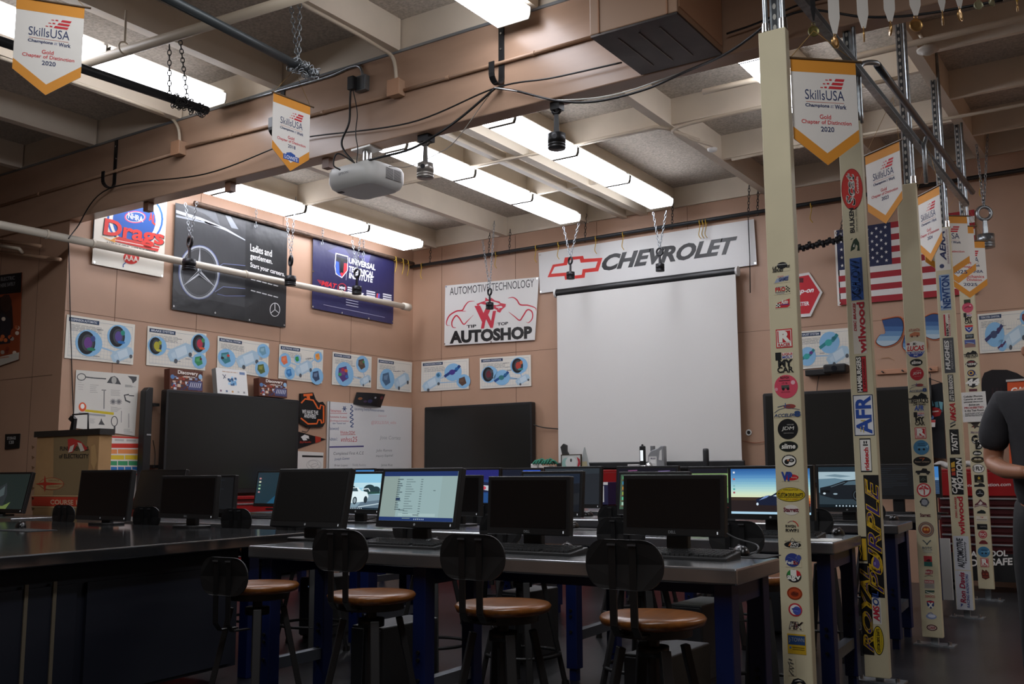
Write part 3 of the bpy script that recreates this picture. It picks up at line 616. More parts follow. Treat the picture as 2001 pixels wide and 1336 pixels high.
# ---------------------------------------------------------------- car system posters
def poster(q, title, label, comps, car, plane, group='car system posters'):
    cv = Cv(*[at(*p, **plane) for p in q], W=100, H=62, ink=lambda h: mat(h, .5, spec=.25)); cv.base('#dcd8cd', .003)
    for i in range(2, 19): cv.rect(i*5, 4, i*5+.35, 46, '#b9bdc0', 1)
    for i in range(1, 9): cv.rect(4, i*5, 96, i*5+.35, '#b9bdc0', 1)
    cv.line([(4,3.5), (96,3.5), (96,57), (4,57)], .4, '#6f8397', 1, True)
    cv.rect(3, 53, 46, 59, '#263b57', 2); cv.text(title, 6, 54.4, 43, 57.6, '#c9ced6', 3, .02)
    cv.scribble(6, 40, 50, 50, '#7a7d80', 5, 2, .3)
    for k in range(7): cv.scribble(*(lambda x, y: (x, y, x+9, y+2))(random.uniform(40, 84), random.uniform(6, 48)), '#6b6e72', 1, 2, .5)
    x, y, w = car; ca, sa = math.cos(.5), math.sin(.5)
    def rot(pts): return [(x+(px*ca-py*sa)*w, y+(px*sa+py*ca)*w) for px, py in pts]
    for cx, cy, r, cols in comps: cv.line([(cx, cy), (x, y)], 2.2, '#9cbcd6', 2)
    cv.poly(rot([(-1.15,-.35), (-.8,-.55), (.8,-.58), (1.15,-.35), (1.2,.2), (.8,.55), (-.75,.55), (-1.15,.3)]), '#a9c3d4', 3); cv.poly(rot([(-.45,-.38), (.55,-.38), (.7,.36), (-.35,.4)]), '#c5d6e0', 4); cv.poly(rot([(-.85,-.2), (-.5,-.26), (-.45,.26), (-.85,.2)]), '#b9cedb', 4)
    for wx, wy in ((-.7,-.52), (.75,-.54)): (lambda p: cv.ell(p[0], p[1], .16*w, .2*w, '#50565c', 4, 14))(rot([(wx, wy)])[0])
    for cx, cy, r, cols in comps:
        r *= 1.15
        cv.ell(cx+r*.1, cy, r*1.12, r*1.12, '#86b6da', 4); a = 5
        if cols[0] == 'tyre': cv.ell(cx-r*.1, cy, r*.72, r*.98, '#222428', 5); cv.ell(cx, cy, r*.5, r*.72, '#43474d', 6); cv.ell(cx+r*.02, cy, r*.34, r*.5, cols[1], 7); cv.ell(cx+.3*r, cy-.5*r, r*.35, r*.14, cols[2], 8); cv.ell(cx+.4*r, cy+.4*r, r*.2, r*.25, cols[3 % len(cols)], 8)
        elif cols[0] == 'box':
            cv.poly([(cx-r*.6, cy+r*.5), (cx+r*.3, cy+r*.75), (cx+r*.6, cy-r*.35), (cx-.1*r, cy-r*.75), (cx-r*.65, cy-r*.2)], cols[1], 5); cv.poly([(cx-r*.45, cy+r*.3), (cx+r*.2, cy+r*.5), (cx+r*.1, cy-.1*r), (cx-.4*r, cy-.1*r)], cols[2], 6)
            for k in range(3, len(cols)): cv.ell(cx+r*.45*math.cos(k*2.4), cy+r*.4*math.sin(k*2.4), r*.2, r*.16, cols[k], 7, 10)
        else:
            cv.line([(cx-r, cy-r*.5), (cx-.2*r, cy), (cx+.5*r, cy+.2*r), (cx+r, cy+.8*r)], r*.35, cols[1], 5); cv.ell(cx, cy, r*.4, r*.35, cols[2], 6, 12); cv.ell(cx+.6*r, cy+.4*r, r*.25, r*.2, cols[-1], 7, 12)
    return one(cv, 'poster', label, 'poster', group)
lw, bw = dict(X=XL+.012), dict(Y=YW-.012)
poster([(126,699), (260,712.5), (264,634), (131,614)], 'SUSPENSION AUTOMATIC', 'white car systems poster with two large black wheels', [(31,25,15,('tyre','#6a3f84','#2c7a5c','#3c4a7e')), (75,40,14,('tyre','#5a4a8c','#2f6fae','#2f8a78'))], (82,14,15), lw)
poster([(286,713), (400.7,724), (403.5,652), (288.5,636.5)], 'BRAKE SYSTEM', 'white car systems poster with olive wheel and red drum', [(15,32,12,('tyre','#a8a135','#bdb54a','#8f9a3a')), (88,44,13,('tyre','#b0394f','#d0603a','#4b8a58')), (88,15,10,('box','#3d8a5a','#58a36e','#6a2c3a'))], (55,26,19), lw)
poster([(424,722), (523.5,738), (525.5,671), (425.5,656)], 'ELECTRICAL SYSTEM', 'white car systems poster with teal battery parts, above the white kit box', [(16,24,13,('box','#3f7e86','#5f9aa2','#c0453c','#2a3036')), (88,47,10,('box','#6d97aa','#8fb3c2')), (86,14,11,('box','#5a6a3c','#8c8d46'))], (58,28,20), lw)
poster([(544,739), (629.6,749), (631.8,683.5), (546,672)], 'ELECTRONIC SYSTEM', 'white car systems poster with orange and blue control units', [(12,34,10,('box','#d9714e','#e2885f')), (87,48,8,('box','#e09a4a','#d9853a')), (23,12,9,('box','#3a78b0','#5a9ad0')), (85,12,12,('box','#3a4a66','#6a7f9a')), (40,39,6,('box','#2f8a48','#3aa055'))], (55,24,18), lw)
poster([(648.6,751), (725,757.5), (726.3,697), (650.3,687)], 'POWER SYSTEM', 'white car systems poster with purple multicoloured engine', [(28,22,18,('box','#5a3f78','#7a4a80','#d06a3a','#3f9a5a','#3a6ab0','#b03a50')), (74,45,13,('box','#5a4a40','#77604a','#3f8a5a'))], (84,14,13), lw)
poster([(736.4,760), (803.6,766.5), (805.3,708), (738,699)], 'EMISSIONS', 'white car systems poster with one grey motor, beside the corner', [(26,22,16,('box','#4a6480','#6a86a2'))], (70,22,20), lw)
poster([(822.6,765), (916,759.5), (916,700), (823.7,707)], 'CONDITIONING SYSTEM', 'white car systems poster with brown radiator, beside the corner', [(66,36,14,('arm','#27407a','#4a3a86','#2c6aa8')), (88,16,11,('box','#5a4438','#6b5242')), (37,32,5,('box','#3a6a8a','#3f7a9a'))], (22,16,17), bw)
poster([(938,759.5), (1038,754), (1037,693), (937.6,699.5)], 'SUSPENSION CONVENTIONAL', 'white car systems poster with one wheel and red axle, beside the screen', [(18,28,13,('tyre','#6a3038','#3f4046','#51545a')), (43,20,12,('arm','#2b4f8c','#3a7a7e','#2f6a9a')), (76,42,13,('tyre','#b0453a','#3f8a8a','#c06a3a'))], (84,14,12), bw)
poster([(1556,722), (1664,713), (1663,640), (1554,648)], 'EXHAUST SYSTEM', 'white car systems poster with teal drill shaped part, beside the first post', [(60,40,14,('arm','#2f7f86','#39a09a','#25686e')), (20,20,12,('arm','#2f7f86','#39a09a','#6a3a80'))], (76,18,18), bw)
poster([(1915,690.5), (2012,684), (2012,604), (1910,614)], 'STEERING SYSTEM - CONVENTIONAL', 'white car systems poster with steering rods, beyond the last post', [(30,28,15,('arm','#3b3f66','#45506e','#4a3a5c')), (92,50,9,('box','#7a3a3a','#8a4a4a')), (45,10,7,('arm','#5a3a5c','#5a3a5c','#3b3f66'))], (70,22,20), bw)
# tool drawing chart
c = Px(X=XL+.012); c.base('#cfccc4', .003, mp(Z9, (565,690), (1035,752), (1068,285), (585,245)))
K = '#4c4d4e'
c.oval(*Z9(625,300), 8, 6.5, 1.6, K, 1); c.line(mp(Z9, (655,300), (720,308), (815,314)), 2.2, K, 1); c.poly(mp(Z9, (820,345), (850,300), (880,292), (905,310), (930,358)), K, 1); c.ell(*Z9(875,325), 5, 7, '#a9a8a2', 2)
c.poly(mp(Z9, (980,292), (1050,298), (1048,325), (1020,350), (1010,322)), K, 1); c.line(mp(Z9, (780,400), (815,402)), 2, '#8a8a88', 1); c.line(mp(Z9, (800,400), (798,545)), 2.4, '#8a8a88', 1)
for k in range(2):
    for j in range(10): a = j*PI/5; q = Z9(868+k*45, 490); c.line([(q[0], q[1]), (q[0]+6*math.cos(a), q[1]+6*math.sin(a))], 1.4, '#77777a', 1)
c.line(mp(Z9, (990,435), (955,440), (965,480), (1000,495)), 3, K, 1); c.line(mp(Z9, (990,442), (1030,445)), 2, K, 1)
c.ell(*Z9(633,530), 7.5, 9, '#d65a33', 1); c.ell(*Z9(633,525), 4, 5, '#e6e2da', 2); c.poly(mp(Z9, (655,548), (875,572), (872,592), (650,565)), '#c9b32e', 1); c.poly(mp(Z9, (605,570), (810,590), (808,605), (605,585)), '#9c9d9e', 1)
c.oval(*Z9(878,640), 6, 9.5, 1.6, K, 1); c.line(mp(Z9, (880,675), (878,730)), 3.4, K, 1); c.poly(mp(Z9, (755,665), (770,640), (778,615), (786,640), (805,668)), K, 1); c.line(mp(Z9, (988,580), (988,690)), 1, '#77777a', 1); c.line(mp(Z9, (932,560), (930,650)), 1, '#77777a', 1)
for x, y, w, h in ((600,320,45,90), (690,360,70,70), (850,400,80,50), (850,530,90,40), (690,620,50,40), (960,360,90,20), (950,700,80,40)):
    for k in range(5): c.line(mp(Z9, (x, y+h*k/5), (x+w*random.uniform(.5, 1), y+h*k/5+4)), .7, '#9d9c98', 1)
one(c, 'wall_chart', 'grey paper chart of drawn hand tools with yellow tape measure', 'chart')
# fraction chart
c = Px(X=XL+.014); c.base('#c7372f', .003, [(186,925), (272,928), (275,854), (186,851)]); c.poly([(188,922), (270,925), (273,857), (188,854)], '#d9d4cc', 1)
for k in range(3): c.line([(201+k*23,858.5+k*.7), (219+k*23,859.2+k*.7)], 4, '#b5b0aa', 2)
for i, (col, nn) in enumerate((('#c63a2e',1), ('#dc8a52',2), ('#d8bb36',3), ('#3f9263',4), ('#2f6fb0',6))):
    y = 866+i*11.4
    for k in range(nn): a, b = 188+83*k/nn+.8, 188+83*(k+1)/nn-.8; c.poly([(a, y+8.6), (b, y+9), (b, y+.4), (a, y)], col, 2)
one(c, 'fraction_chart', 'rainbow striped fraction chart with red border behind the cardboard panel', 'chart')
c = Px(X=XL+.012); c.base('#d4d2cc', .003, [(236,1004), (266,1006), (269,927), (236,926)]); c.rect(246,955,262,954,'#555555',1); c.rect(246,960,262,959,'#777777',1); one(c, 'paper_sheet', 'white paper sheet under the rainbow fraction chart', 'paper')
# tall speaker bar
t = thing('sound_bar', 'tall black speaker bar standing on end on the banner wall', 'speaker', at(290,830,X=XL+.12)); a, b = at(284,760,X=XL+.14), at(299,757,X=XL+.14); z0 = at(284,1000,X=XL+.14).z
MB().prism([(a.y, z0), (b.y, z0), (b.y, b.z), (a.y+.04, b.z), (a.y, b.z-.04)], (XL+.06,0,0), (0,1,0), (0,0,1), (.09,0,0), BLACK).build('body', t, .008)
for y in (790, 911): q = at(299, y, X=XL+.1); MB().box(XL, XL+.1, q.y, q.y+.08, q.z-.015, q.z+.015, BLACK).build('wall_bracket', t)
q = at(291, 849, X=XL+.151); MB().box(q.x-.001, q.x+.001, q.y-.025, q.y+.025, q.z-.008, q.z+.008, mat('#8c8c8c', .4)).build('logo_badge', t)
cable([at(299,860,X=XL+.1), at(303,885,X=XL+.05), at(302,912,X=XL+.1)], .004, 'thin cable looping beside the tall speaker bar')
# ---------------------------------------------------------------- big displays
SCR = mat('#232321', .22, spec=.35)
def display(label, tl, tr, pl, axis, h, dep=.09, fr=.03):
    a, b = at(*tl, **pl), at(*tr, **pl); t = thing('wall_display', label, 'display screen', (a+b)/2); zt = (a.z+b.z)/2
    if axis == 'Y': o, u, n = V((a.x, a.y, zt-h)), V((1,0,0)), V((0,-1,0)); w = b.x-a.x
    else: o, u, n = V((a.x, a.y, zt-h)), V((0,1,0)), V((1,0,0)); w = b.y-a.y
    zz = V((0,0,1))
    MB().prism(rrect(w, h, .02, 3), o+u*w/2+zz*h/2-n*dep, u, zz, n*dep, BLK2).build('casing', t, .006)
    cv = Cv(o+u*fr+zz*fr*1.6+n*.002, o+u*(w-fr)+zz*fr*1.6+n*.002, o+u*(w-fr)+zz*(h-fr)+n*.002, o+u*fr+zz*(h-fr)+n*.002, ink=lambda m: m); cv.base(SCR, .003); cv.build('screen', t)
    MB().prism([(w*.35,h*.3), (w*.65,h*.3), (w*.65,h*.7), (w*.35,h*.7)], o-n*dep, u, zz, -n*.12 if axis == 'X' else -n*.04, BLACK).build('wall_mount', t)
    return t, o, u, n, w, h
display('large black display on the banner wall with game boxes on top', (326,762), (585,780), dict(X=XL+.21), 'X', 1.07)
display('black display on the back wall between the corner and the projection screen', (829.5,796), (1039,784), dict(Y=YW-.14), 'Y', 1.0)
display('wide black display behind the stickered posts', (1490,768), (1812,753), dict(Y=YW-.14), 'Y', .97)
cable([at(1040,829,Y=YW-.1), at(1062,835,Y=YW-.05), at(1094,838,Y=YW-.03)], .007, 'black cable from the corner display to behind the projection screen')
cable([at(1450,861,Y=YW-.02), at(1475,865,Y=YW-.02), at(1500,862,Y=YW-.02)], .004, 'thin orange wire between the screen and the wide display', mat('#8c4a2a'))
q = at(1463,845,Y=YW-.01); t = thing('cable_grommet', 'round white cable grommet in the back wall beside the screen', 'grommet', q); MB().ring(q, (1,0,0), (0,0,1), .028, .028, .008, WHITE).build('rim', t); MB().cyl(q, q+V((0,.008,0)), .026, .026, BLACK, 16).build('hole', t)
a, b = at(1574,735,Y=YW-.1), at(1656,712,Y=YW-.1); t = thing('video_bar', 'black video conference bar on the wall above the wide display', 'camera bar', (a+b)/2)
MB().box(a.x, b.x-.2, YW-.12, YW-.01, a.z, b.z-.03, BLACK).build('body', t, .01); MB().box(b.x-.24, b.x, YW-.17, YW-.02, a.z+.01, b.z+.01, BLACK).build('camera_head', t, .02); MB().cyl((b.x-.12, YW-.176, (a.z+b.z)/2+.01), (b.x-.12, YW-.17, (a.z+b.z)/2+.01), .03, .03, mat('#1d2026', .15), 16).build('lens', t)
cable([at(1600,735,Y=YW-.05), at(1597,755,Y=YW-.05), at(1596,765,Y=YW-.06)], .004, 'thin black cable from the video bar down to the wide display')
# boxes on the big display
def gamebox(label, cx, x0, x1, yb, yt, cols, tilt, draw, dep=.09, side=None):
    pl = dict(X=XL+.2); a, b, tp = at(x0, yb, **pl), at(x1, yb, **pl), at((x0+x1)/2, yt, **pl); w = b.y-a.y; h = tp.z-(a.z+b.z)/2
    t = thing('game_box' if 'kit' not in label else 'kit_box', label, 'box', (XL+.2, (a.y+b.y)/2, at((x0+x1)/2, yb, **pl).z)); t.rotation_euler = (0, tilt, 0)
    MB().box(-dep, 0, -w/2, w/2, 0, h, pr(side or cols)).build('carton', t, .003, True)
    cv = Cv((.001, -w/2, 0), (.001, w/2, 0), (.001, w/2, h), (.001, -w/2, h), W=100, H=68); draw(cv); cv.build('printed_front', t, 0, True)
def disc(cv):
    cv.base('#5b3428', .0005); random.seed(9)
    for k in range(60): x, y = random.uniform(4, 96), random.uniform(2, 46); cv.rect(x, y, min(99, x+random.uniform(3, 12)), min(50, y+random.uniform(3, 10)), random.choice(['#8a4632','#b56a4a','#3f3a5e','#6f7aa0','#d0b9a8','#a33a34','#33405e','#c9c9d4']), 1+k % 3)
    cv.rect(55, 6, 98, 34, '#4a4c72', 4)
    for k in range(6): cv.line([(60+k*6, 14), (64+k*6, 30)], 2.4, '#c9cbd6', 5)
    cv.text('Discovery', 24, 50, 84, 64, '#e8dfd6', 5, .03); cv.text('#MINDBLOWN', 40, 43, 76, 48, '#e0d6cc', 5, .02); cv.ell(92, 50, 6, 8, '#8fb4d4', 5); cv.ell(8, 42, 6, 7, '#5a7fae', 5)
def kit(cv):
    cv.base('#d8d7d4', .0005); random.seed(3)
    for k in range(26): a = random.uniform(0, 6.3); r = random.uniform(0, 16); cv.rect(50+r*math.cos(a)-3, 38+r*.8*math.sin(a)-3, 50+r*math.cos(a)+4, 38+r*.8*math.sin(a)+3, random.choice(['#4a80b4','#7fb0d6','#9cc4e0','#3f5f86','#b9d2e4']), 1+k % 3)
    for k in range(5): cv.rect(8+k*19, 5, 14+k*19, 10, ['#7a5a6a','#5a6a8a','#c9a06a','#b0b0b0','#8a8a8a'][k], 1)
    cv.scribble(20, 58, 70, 62, '#b99a80', 1, 1, .5); cv.rect(76, 56, 94, 63, '#6a80a4', 1); cv.line([(20,52), (30,42)], 2, '#3f4a5e', 2); cv.line([(22,40), (30,52)], 2, '#3f4a5e', 2)
gamebox('bright science game box on the display beside the drawing chart', 0, 331, 396, 764.5, 722, '#5b3428', -.05, disc)
gamebox('bright science game box on the display beside the engine shaped sign', 0, 506, 561, 775.5, 740, '#5b3428', -.05, disc)
gamebox('white engine model kit box leaning on top of the display', 0, 425, 485, 770.5, 720, '#b9b8b5', -.16, kit, .07, '#8d8d8a')
# engine shaped sign
c = Px(X=XL+.035); c.base('#141414', .03, mp(Z10, (345,427), (440,418), (462,475), (485,497), (515,490), (536,520), (533,650), (515,683), (400,686), (338,650), (333,500), (345,480)))
OR = '#d9642a'
c.line(mp(Z10, (348,500), (378,468), (440,478), (462,515), (475,540), (490,545), (498,515), (520,522), (520,650), (505,655), (498,630), (478,628), (468,658), (400,660), (345,615)), 3, OR, 2)
c.line(mp(Z10, (365,440), (435,435)), 4.5, OR, 2); c.line(mp(Z10, (400,440), (405,470)), 6, OR, 2)
c.textq('WE HAVE THE', Z10(355,580), Z10(477,590), 7.5, 7.5, '#d8d8d6', 3, .02); c.textq('ANSWERS', Z10(370,612), Z10(460,620), 7.5, 7.5, '#d8d8d6', 3, .02)
one(c, 'engine_sign', 'black engine shaped sign with orange outline and white words', 'sign')
cable([at(607,833,X=XL+.02), at(600,843,X=XL+.02), at(590,842,X=XL+.02)], .004, 'thin cable below the engine shaped sign')
c = Px(X=XL+.012); c.base('#151213', .003, mp(Z10, (300,860), (540,778), (300,712))); c.poly(mp(Z10, (455,752), (500,763), (497,795), (457,808)), '#a2301f', 1); c.poly(mp(Z10, (345,760), (375,742), (405,752), (410,775), (385,770), (395,785), (365,788)), '#d0cfcb', 1); c.textq('SkyHawks', Z10(336,812), Z10(425,808), 5, 4, '#a2301f', 1, .02, .2)
one(c, 'pennant', 'small black triangular hawk pennant on the banner wall', 'pennant')
c = Px(X=XL+.012); c.base('#cfccc6', .003, mp(Z10, (300,1040), (515,1040), (520,880), (300,868))); c.poly(mp(Z10, (355,915), (516,918), (516,905), (355,900)), '#1c1c1c', 1); c.oval(*Z10(445,975), 14, 10, .7, '#9a9894', 1, 24); c.oval(*Z10(440,965), 9, 6, .7, '#9a9894', 1, 24); c.oval(*Z10(455,985), 8, 5, .7, '#9a9894', 1, 20)
one(c, 'paper_sheet', 'white paper with black heading bar between the display and whiteboard', 'paper')
# whiteboard
t = thing('whiteboard', 'whiteboard with red blue and black marker writing near the corner', 'whiteboard', at(722,850,X=XL+.02)); c = Px(lambda h: mat(h, .3), X=XL+.03); c.base('#d3d3d2', .02, [(639,985), (804,975), (804.6,797), (641,784)])
def w(s, x0, y0, x1, y1, h, col): c.textq(s, Z10(x0, y0), Z10(x1, y1), h, h, col, 2, .0, .15)
RD, BL_, GY, PU = '#c0545a', '#3f5682', '#77797c', '#5c5788'
w('Vietnamese', 565,568, 655,572, 6, RD); w('Automotive Academy', 566,618, 700,622, 5.5, RD); w('@vnhsautomotive', 562,645, 712,648, 4.5, RD); w('Iam Tested out', 590,662, 690,662, 3.5, BL_); w('Password:', 560,706, 638,708, 6, BL_)
w('Welder2024!', 648,738, 760,740, 6.5, RD); w('Admin1:', 558,788, 628,790, 6.5, BL_); w('vnhss25', 652,798, 778,798, 10, RD); w('Upcoming Events/Announcements', 755,560, 985,575, 7, BL_); w('Demand', 940,606, 1002,606, 4, '#d3a2a4'); w('@SKILLSUSA_vnhs', 885,668, 1075,668, 8, '#d3a2a4')
w('Completed First A.C.E', 595,905, 828,902, 7.5, GY); w('Joseph Gomez', 603,945, 720,938, 6, BL_); w('Jose Cortez', 950,785, 1112,790, 9, '#9a9c9e');  w('Julio Ramos', 922,880, 1046,878, 6.5, GY); w('Henry Espinal', 922,922, 1052,915, 6, GY); w('Brian Lopez', 603,990, 705,990, 5, GY); w('Freddy Ramirez', 742,990, 845,990, 6, '#9a9c9e'); w('James Ruiz', 960,990, 1050,990, 6, GY)
c.line([(p.x, p.y) for p in curve([Z10(x, y)+(0,) for x, y in ((728,515), (742,530), (725,548), (745,560), (724,580), (745,592), (722,610), (748,625), (724,645), (748,658), (728,680), (748,684))], 5)], 1.8, BL_, 2)
c.line(mp(Z10, (556,838), (828,832)), 3, PU, 2); c.line(mp(Z10, (648,745), (765,742)), .8, RD, 2); c.line(mp(Z10, (570,578), (700,580)), .8, RD, 2)
q = Z10(680,545); c.oval(q[0], q[1]-1, 2, 3, 1.2, BL_, 2, 12)
for a in range(6): c.line([q, (q[0]+5*math.cos(a*1.05), q[1]+6*math.sin(a*1.05))], 1, BL_, 2)
c.build('board', t)
MB().box(XL, XL+.04, *sorted((at(641,784,X=XL).y-.012, at(641,784,X=XL).y)), at(640,980,X=XL).z, at(641,784,X=XL).z, mat('#8d8d8a', .4)).build('side_rail', t)
cv = Cv(at(690,790,X=XL+.03), at(744,796,X=XL+.03), at(753,770,X=XL+.03), at(697,766,X=XL+.03), W=100, H=40, wav=lambda u, w_: .05*math.sin(u*PI)); cv.base('#151315', .003, None, 12, 4)
for x, y, r, col in ((14,20,6,'#7a4a2a'), (45,14,8,'#2c2a4a'), (60,26,4,'#8a8a8c'), (88,28,7,'#6a2a34'), (30,12,5,'#3a2a44')): cv.ell(x, y, r, r*.7, col, 2)
one(cv, 'flyer', 'curled black flyer on top of the whiteboard', 'poster')
# near wall pieces
c = Px(Y=YB+.015); c.base('#8a3f22', .003, [(-60,735), (37,702), (43,532), (-60,545)]); c.poly([(-60,582), (41,571), (43,532), (-60,545)], '#161417', 1); c.textq('ELECTRIC', (2,549), (29,546), 7, 7, '#8f8f8f', 2, 0); c.textq('THERE SAFELY', (-2,562), (30,557), 7, 7, '#8f8f8f', 2, 0)
c.poly([(-60,600), (18,575), (24,600), (26,640), (10,660), (-60,660)], '#2b1b1a', 1); c.ell(12, 592, 11, 17, '#3a241c', 2); c.poly([(-60,640), (5,610), (22,625), (20,670), (-60,680)], '#27252b', 3)
for k in range(14): c.ell(random.uniform(2, 36), random.uniform(620, 690), 4, 4, random.choice(['#b5532c','#c96a3a','#d8c6b4','#7a3020','#a09488']), 4, 10)
c.poly([(-60,735), (37,702), (38,688), (-60,712)], '#b9b2a6', 5); c.line([(-5,700), (18,697)], 1.5, '#b06a4a', 6)
one(c, 'poster', 'dark orange electric safety poster with a mechanic on the shaded near wall', 'poster', 'safety poster')
c = Px(Y=YB+.018); c.base('#141415', .012, [(9,878), (36,875), (38,847), (10,848)]); c.textq('STORAGE', (14,859), (31,858), 5.5, 5.5, '#c9c9c6', 2, .01); c.textq('120', (18,867), (27,866.5), 6, 6, '#c9c9c6', 2, .01)
one(c, 'room_sign', 'small black storage room sign on the near wall', 'sign')
a = at(8,890,Y=YB); t = thing('switch_box', 'grey and cream wall switch boxes below the storage sign', 'electrical box', a); MB().box(at(-20,0,Y=YB).x, at(12,0,Y=YB).x, YB-.06, YB+.03, at(5,903,Y=YB).z, at(5,881,Y=YB).z, mat('#5c4c40', .5)).build('box', t, .006)
MB().box(at(12,0,Y=YB).x, at(20,0,Y=YB).x, YB-.05, YB+.03, at(15,903,Y=YB).z, at(15,880,Y=YB).z, mat('#b5a47e', .5)).build('cover', t, .004); MB().box(at(9,0,Y=YB).x, at(14,0,Y=YB).x, YB-.02, YB+.03, .9, at(12,903,Y=YB).z, mat('#a59472', .5)).build('raceway', t)
for pts, l in (([at(-10,470,Y=YB-.05), at(60,478,Y=YB-.05), at(80,481,Y=YB-.05)], 'upper grey pipe end on the near wall under the beam'), ([at(-10,479,Y=YB-.09), at(38,486,Y=YB-.09), at(44,494,Y=YB-.05)], 'lower pale pipe with elbow on the near wall under the beam'), ([at(-10,492,Y=YB-.03), at(60,500,Y=YB-.03), at(118,507,Y=YB-.03)], 'long tan pipe on the near wall under the beam')):
    one(MB().tube(pts, .018, PIPE if 'pale' in l else TANP), 'pipe', l, 'pipe')
# back wall clothing and stands
c = Px(lambda h: mat(h, .85), Y=YW-.07); def_ = lambda x, y: (1780+x/6.07, 700+y/6.07)
t = thing('coat_rail', 'tan wooden coat rail on the back wall', 'rail', at(1770,728,Y=YW)); a, b = at(1712,732,Y=YW-.03), at(1832,720,Y=YW-.03); MB().box(a.x, b.x, YW-.025, YW, a.z, a.z+.05, mat('#b8876a', .5)).build('board', t, .003)
for f in (.12, .45, .9): x = a.x+(b.x-a.x)*f; MB().cyl((x, YW-.08, a.z+.025), (x, YW-.02, a.z+.02), .008, .008, IRON, 8).build('peg', t)
t = thing('t_shirt', 'black t shirt with red car print on a hanger', 'shirt', at(1815,800,Y=YW-.07))
c.base('#15161c', .04, mp(def_, (60,340), (150,300), (215,320), (270,310), (362,285), (400,420), (380,500), (410,1190), (210,1170), (60,1150)))
c.build('fabric', t); c = Px(Y=YW-.072)
c.poly(mp(def_, (150,590), (300,580), (370,610), (345,680), (260,700), (150,680)), '#a1282a', 1); c.poly(mp(def_, (245,480), (275,560), (250,570)), '#5a8ea0', 1); c.poly(mp(def_, (330,510), (380,520), (370,640), (345,600)), '#6fa6b4', 1); c.poly(mp(def_, (280,520), (320,510), (330,580), (290,580)), '#4a7f90', 2); c.line(mp(def_, (180,640), (330,625)), 2.5, '#c9b9b0', 2); c.build('chest_print', t)
mb = MB().tube([at(1806,748,Y=YW-.075), at(1817,740,Y=YW-.075), at(1838,747,Y=YW-.075)], .004, IRON, 6).tube(curve([at(1817,740,Y=YW-.075), at(1818,732,Y=YW-.075), at(1816,728,Y=YW-.08)], 4), .004, IRON, 6); mb.build('wire_hanger', t)
t = thing('lanyard_badge', 'name badge on a black lanyard hanging over the t shirt', 'badge', at(1820,825,Y=YW-.13)); MB().tube([at(1817,738,Y=YW-.125), at(1819,780,Y=YW-.125), at(1820,815,Y=YW-.125)], .012, BLACK, 6).build('lanyard', t)
c = Px(Y=YW-.13); c.base('#cfcac4', .003, [(1812,834), (1827,834), (1828,820), (1812,821)]); c.rect(1812,825,1828,820.5,'#b03a3a',1); c.ell(1820, 815, 5, 4, '#3f5f86', 1); c.build('card', t)
c = Px(lambda h: mat(h, .85), Y=YW-.06); c.base('#161114', .06, mp(def_, (800,780), (842,240), (870,170), (960,135), (1140,135), (1260,175), (1400,260), (1420,760), (1100,770)))
for x in (960, 1010, 1060, 1110): c.poly(mp(def_, (x,350), (x+22,350), (x+18,745), (x-4,745)), '#261418', 1)
one(c, 'jacket', 'black jacket hanging flat on the wall behind the last post', 'jacket')
t = thing('roll_up_banner', 'orange roll up career stand behind the man', 'banner stand', at(1990,800,Y=10.58)); c = Px(Y=10.58); c.base('#c9532a', .004, [(1975,985), (2090,990), (2080,737), (1968,743)]); c.textq('CAREER', (1976,770), (2040,765), 12, 13, '#efe6e0', 2, .04); c.rect(1970, 781, 2080, 777, '#e0c4b4', 1); c.build('panel', t)
MB().bar(at(1966,744,Y=10.58), at(2085,736,Y=10.58), .02, .02, mat('#c9c9c6', .3, .6)).build('top_rail', t); MB().box(at(1968,0,Y=10.58).x, at(2080,0,Y=10.58).x, 10.53, 10.65, 0, .08, mat('#9a9a98', .3, .6)).build('base', t); MB().box(at(2020,0,Y=10.58).x-.01, at(2020,0,Y=10.58).x+.01, 10.59, 10.61, .08, 2.0, IRON).build('pole', t)
# camshaft on chain
a, b = at(1554,487,Y=10.3), at(1652,465,Y=10.3); t = thing('camshaft', 'dark steel camshaft hung in front of the flag', 'camshaft', (a+b)/2); d = b-a; mb = MB().cyl(a, b, .022, .022, DKMET, 12)
for k in range(15):
    q = a+d*(k+.5)/15; off = V((0, math.cos(k*2.1), math.sin(k*2.1)))*.012; r = .034 if k % 4 else .04; mb.cyl(q+off-d.normalized()*.011, q+off+d.normalized()*.011, r, r, DKMET, 14)
mb.build('shaft', t); chain(at(1640,466,Y=10.3), at(1652,400,Y=10.3), 'rusty chain holding the camshaft', DARKCH, None, .034)
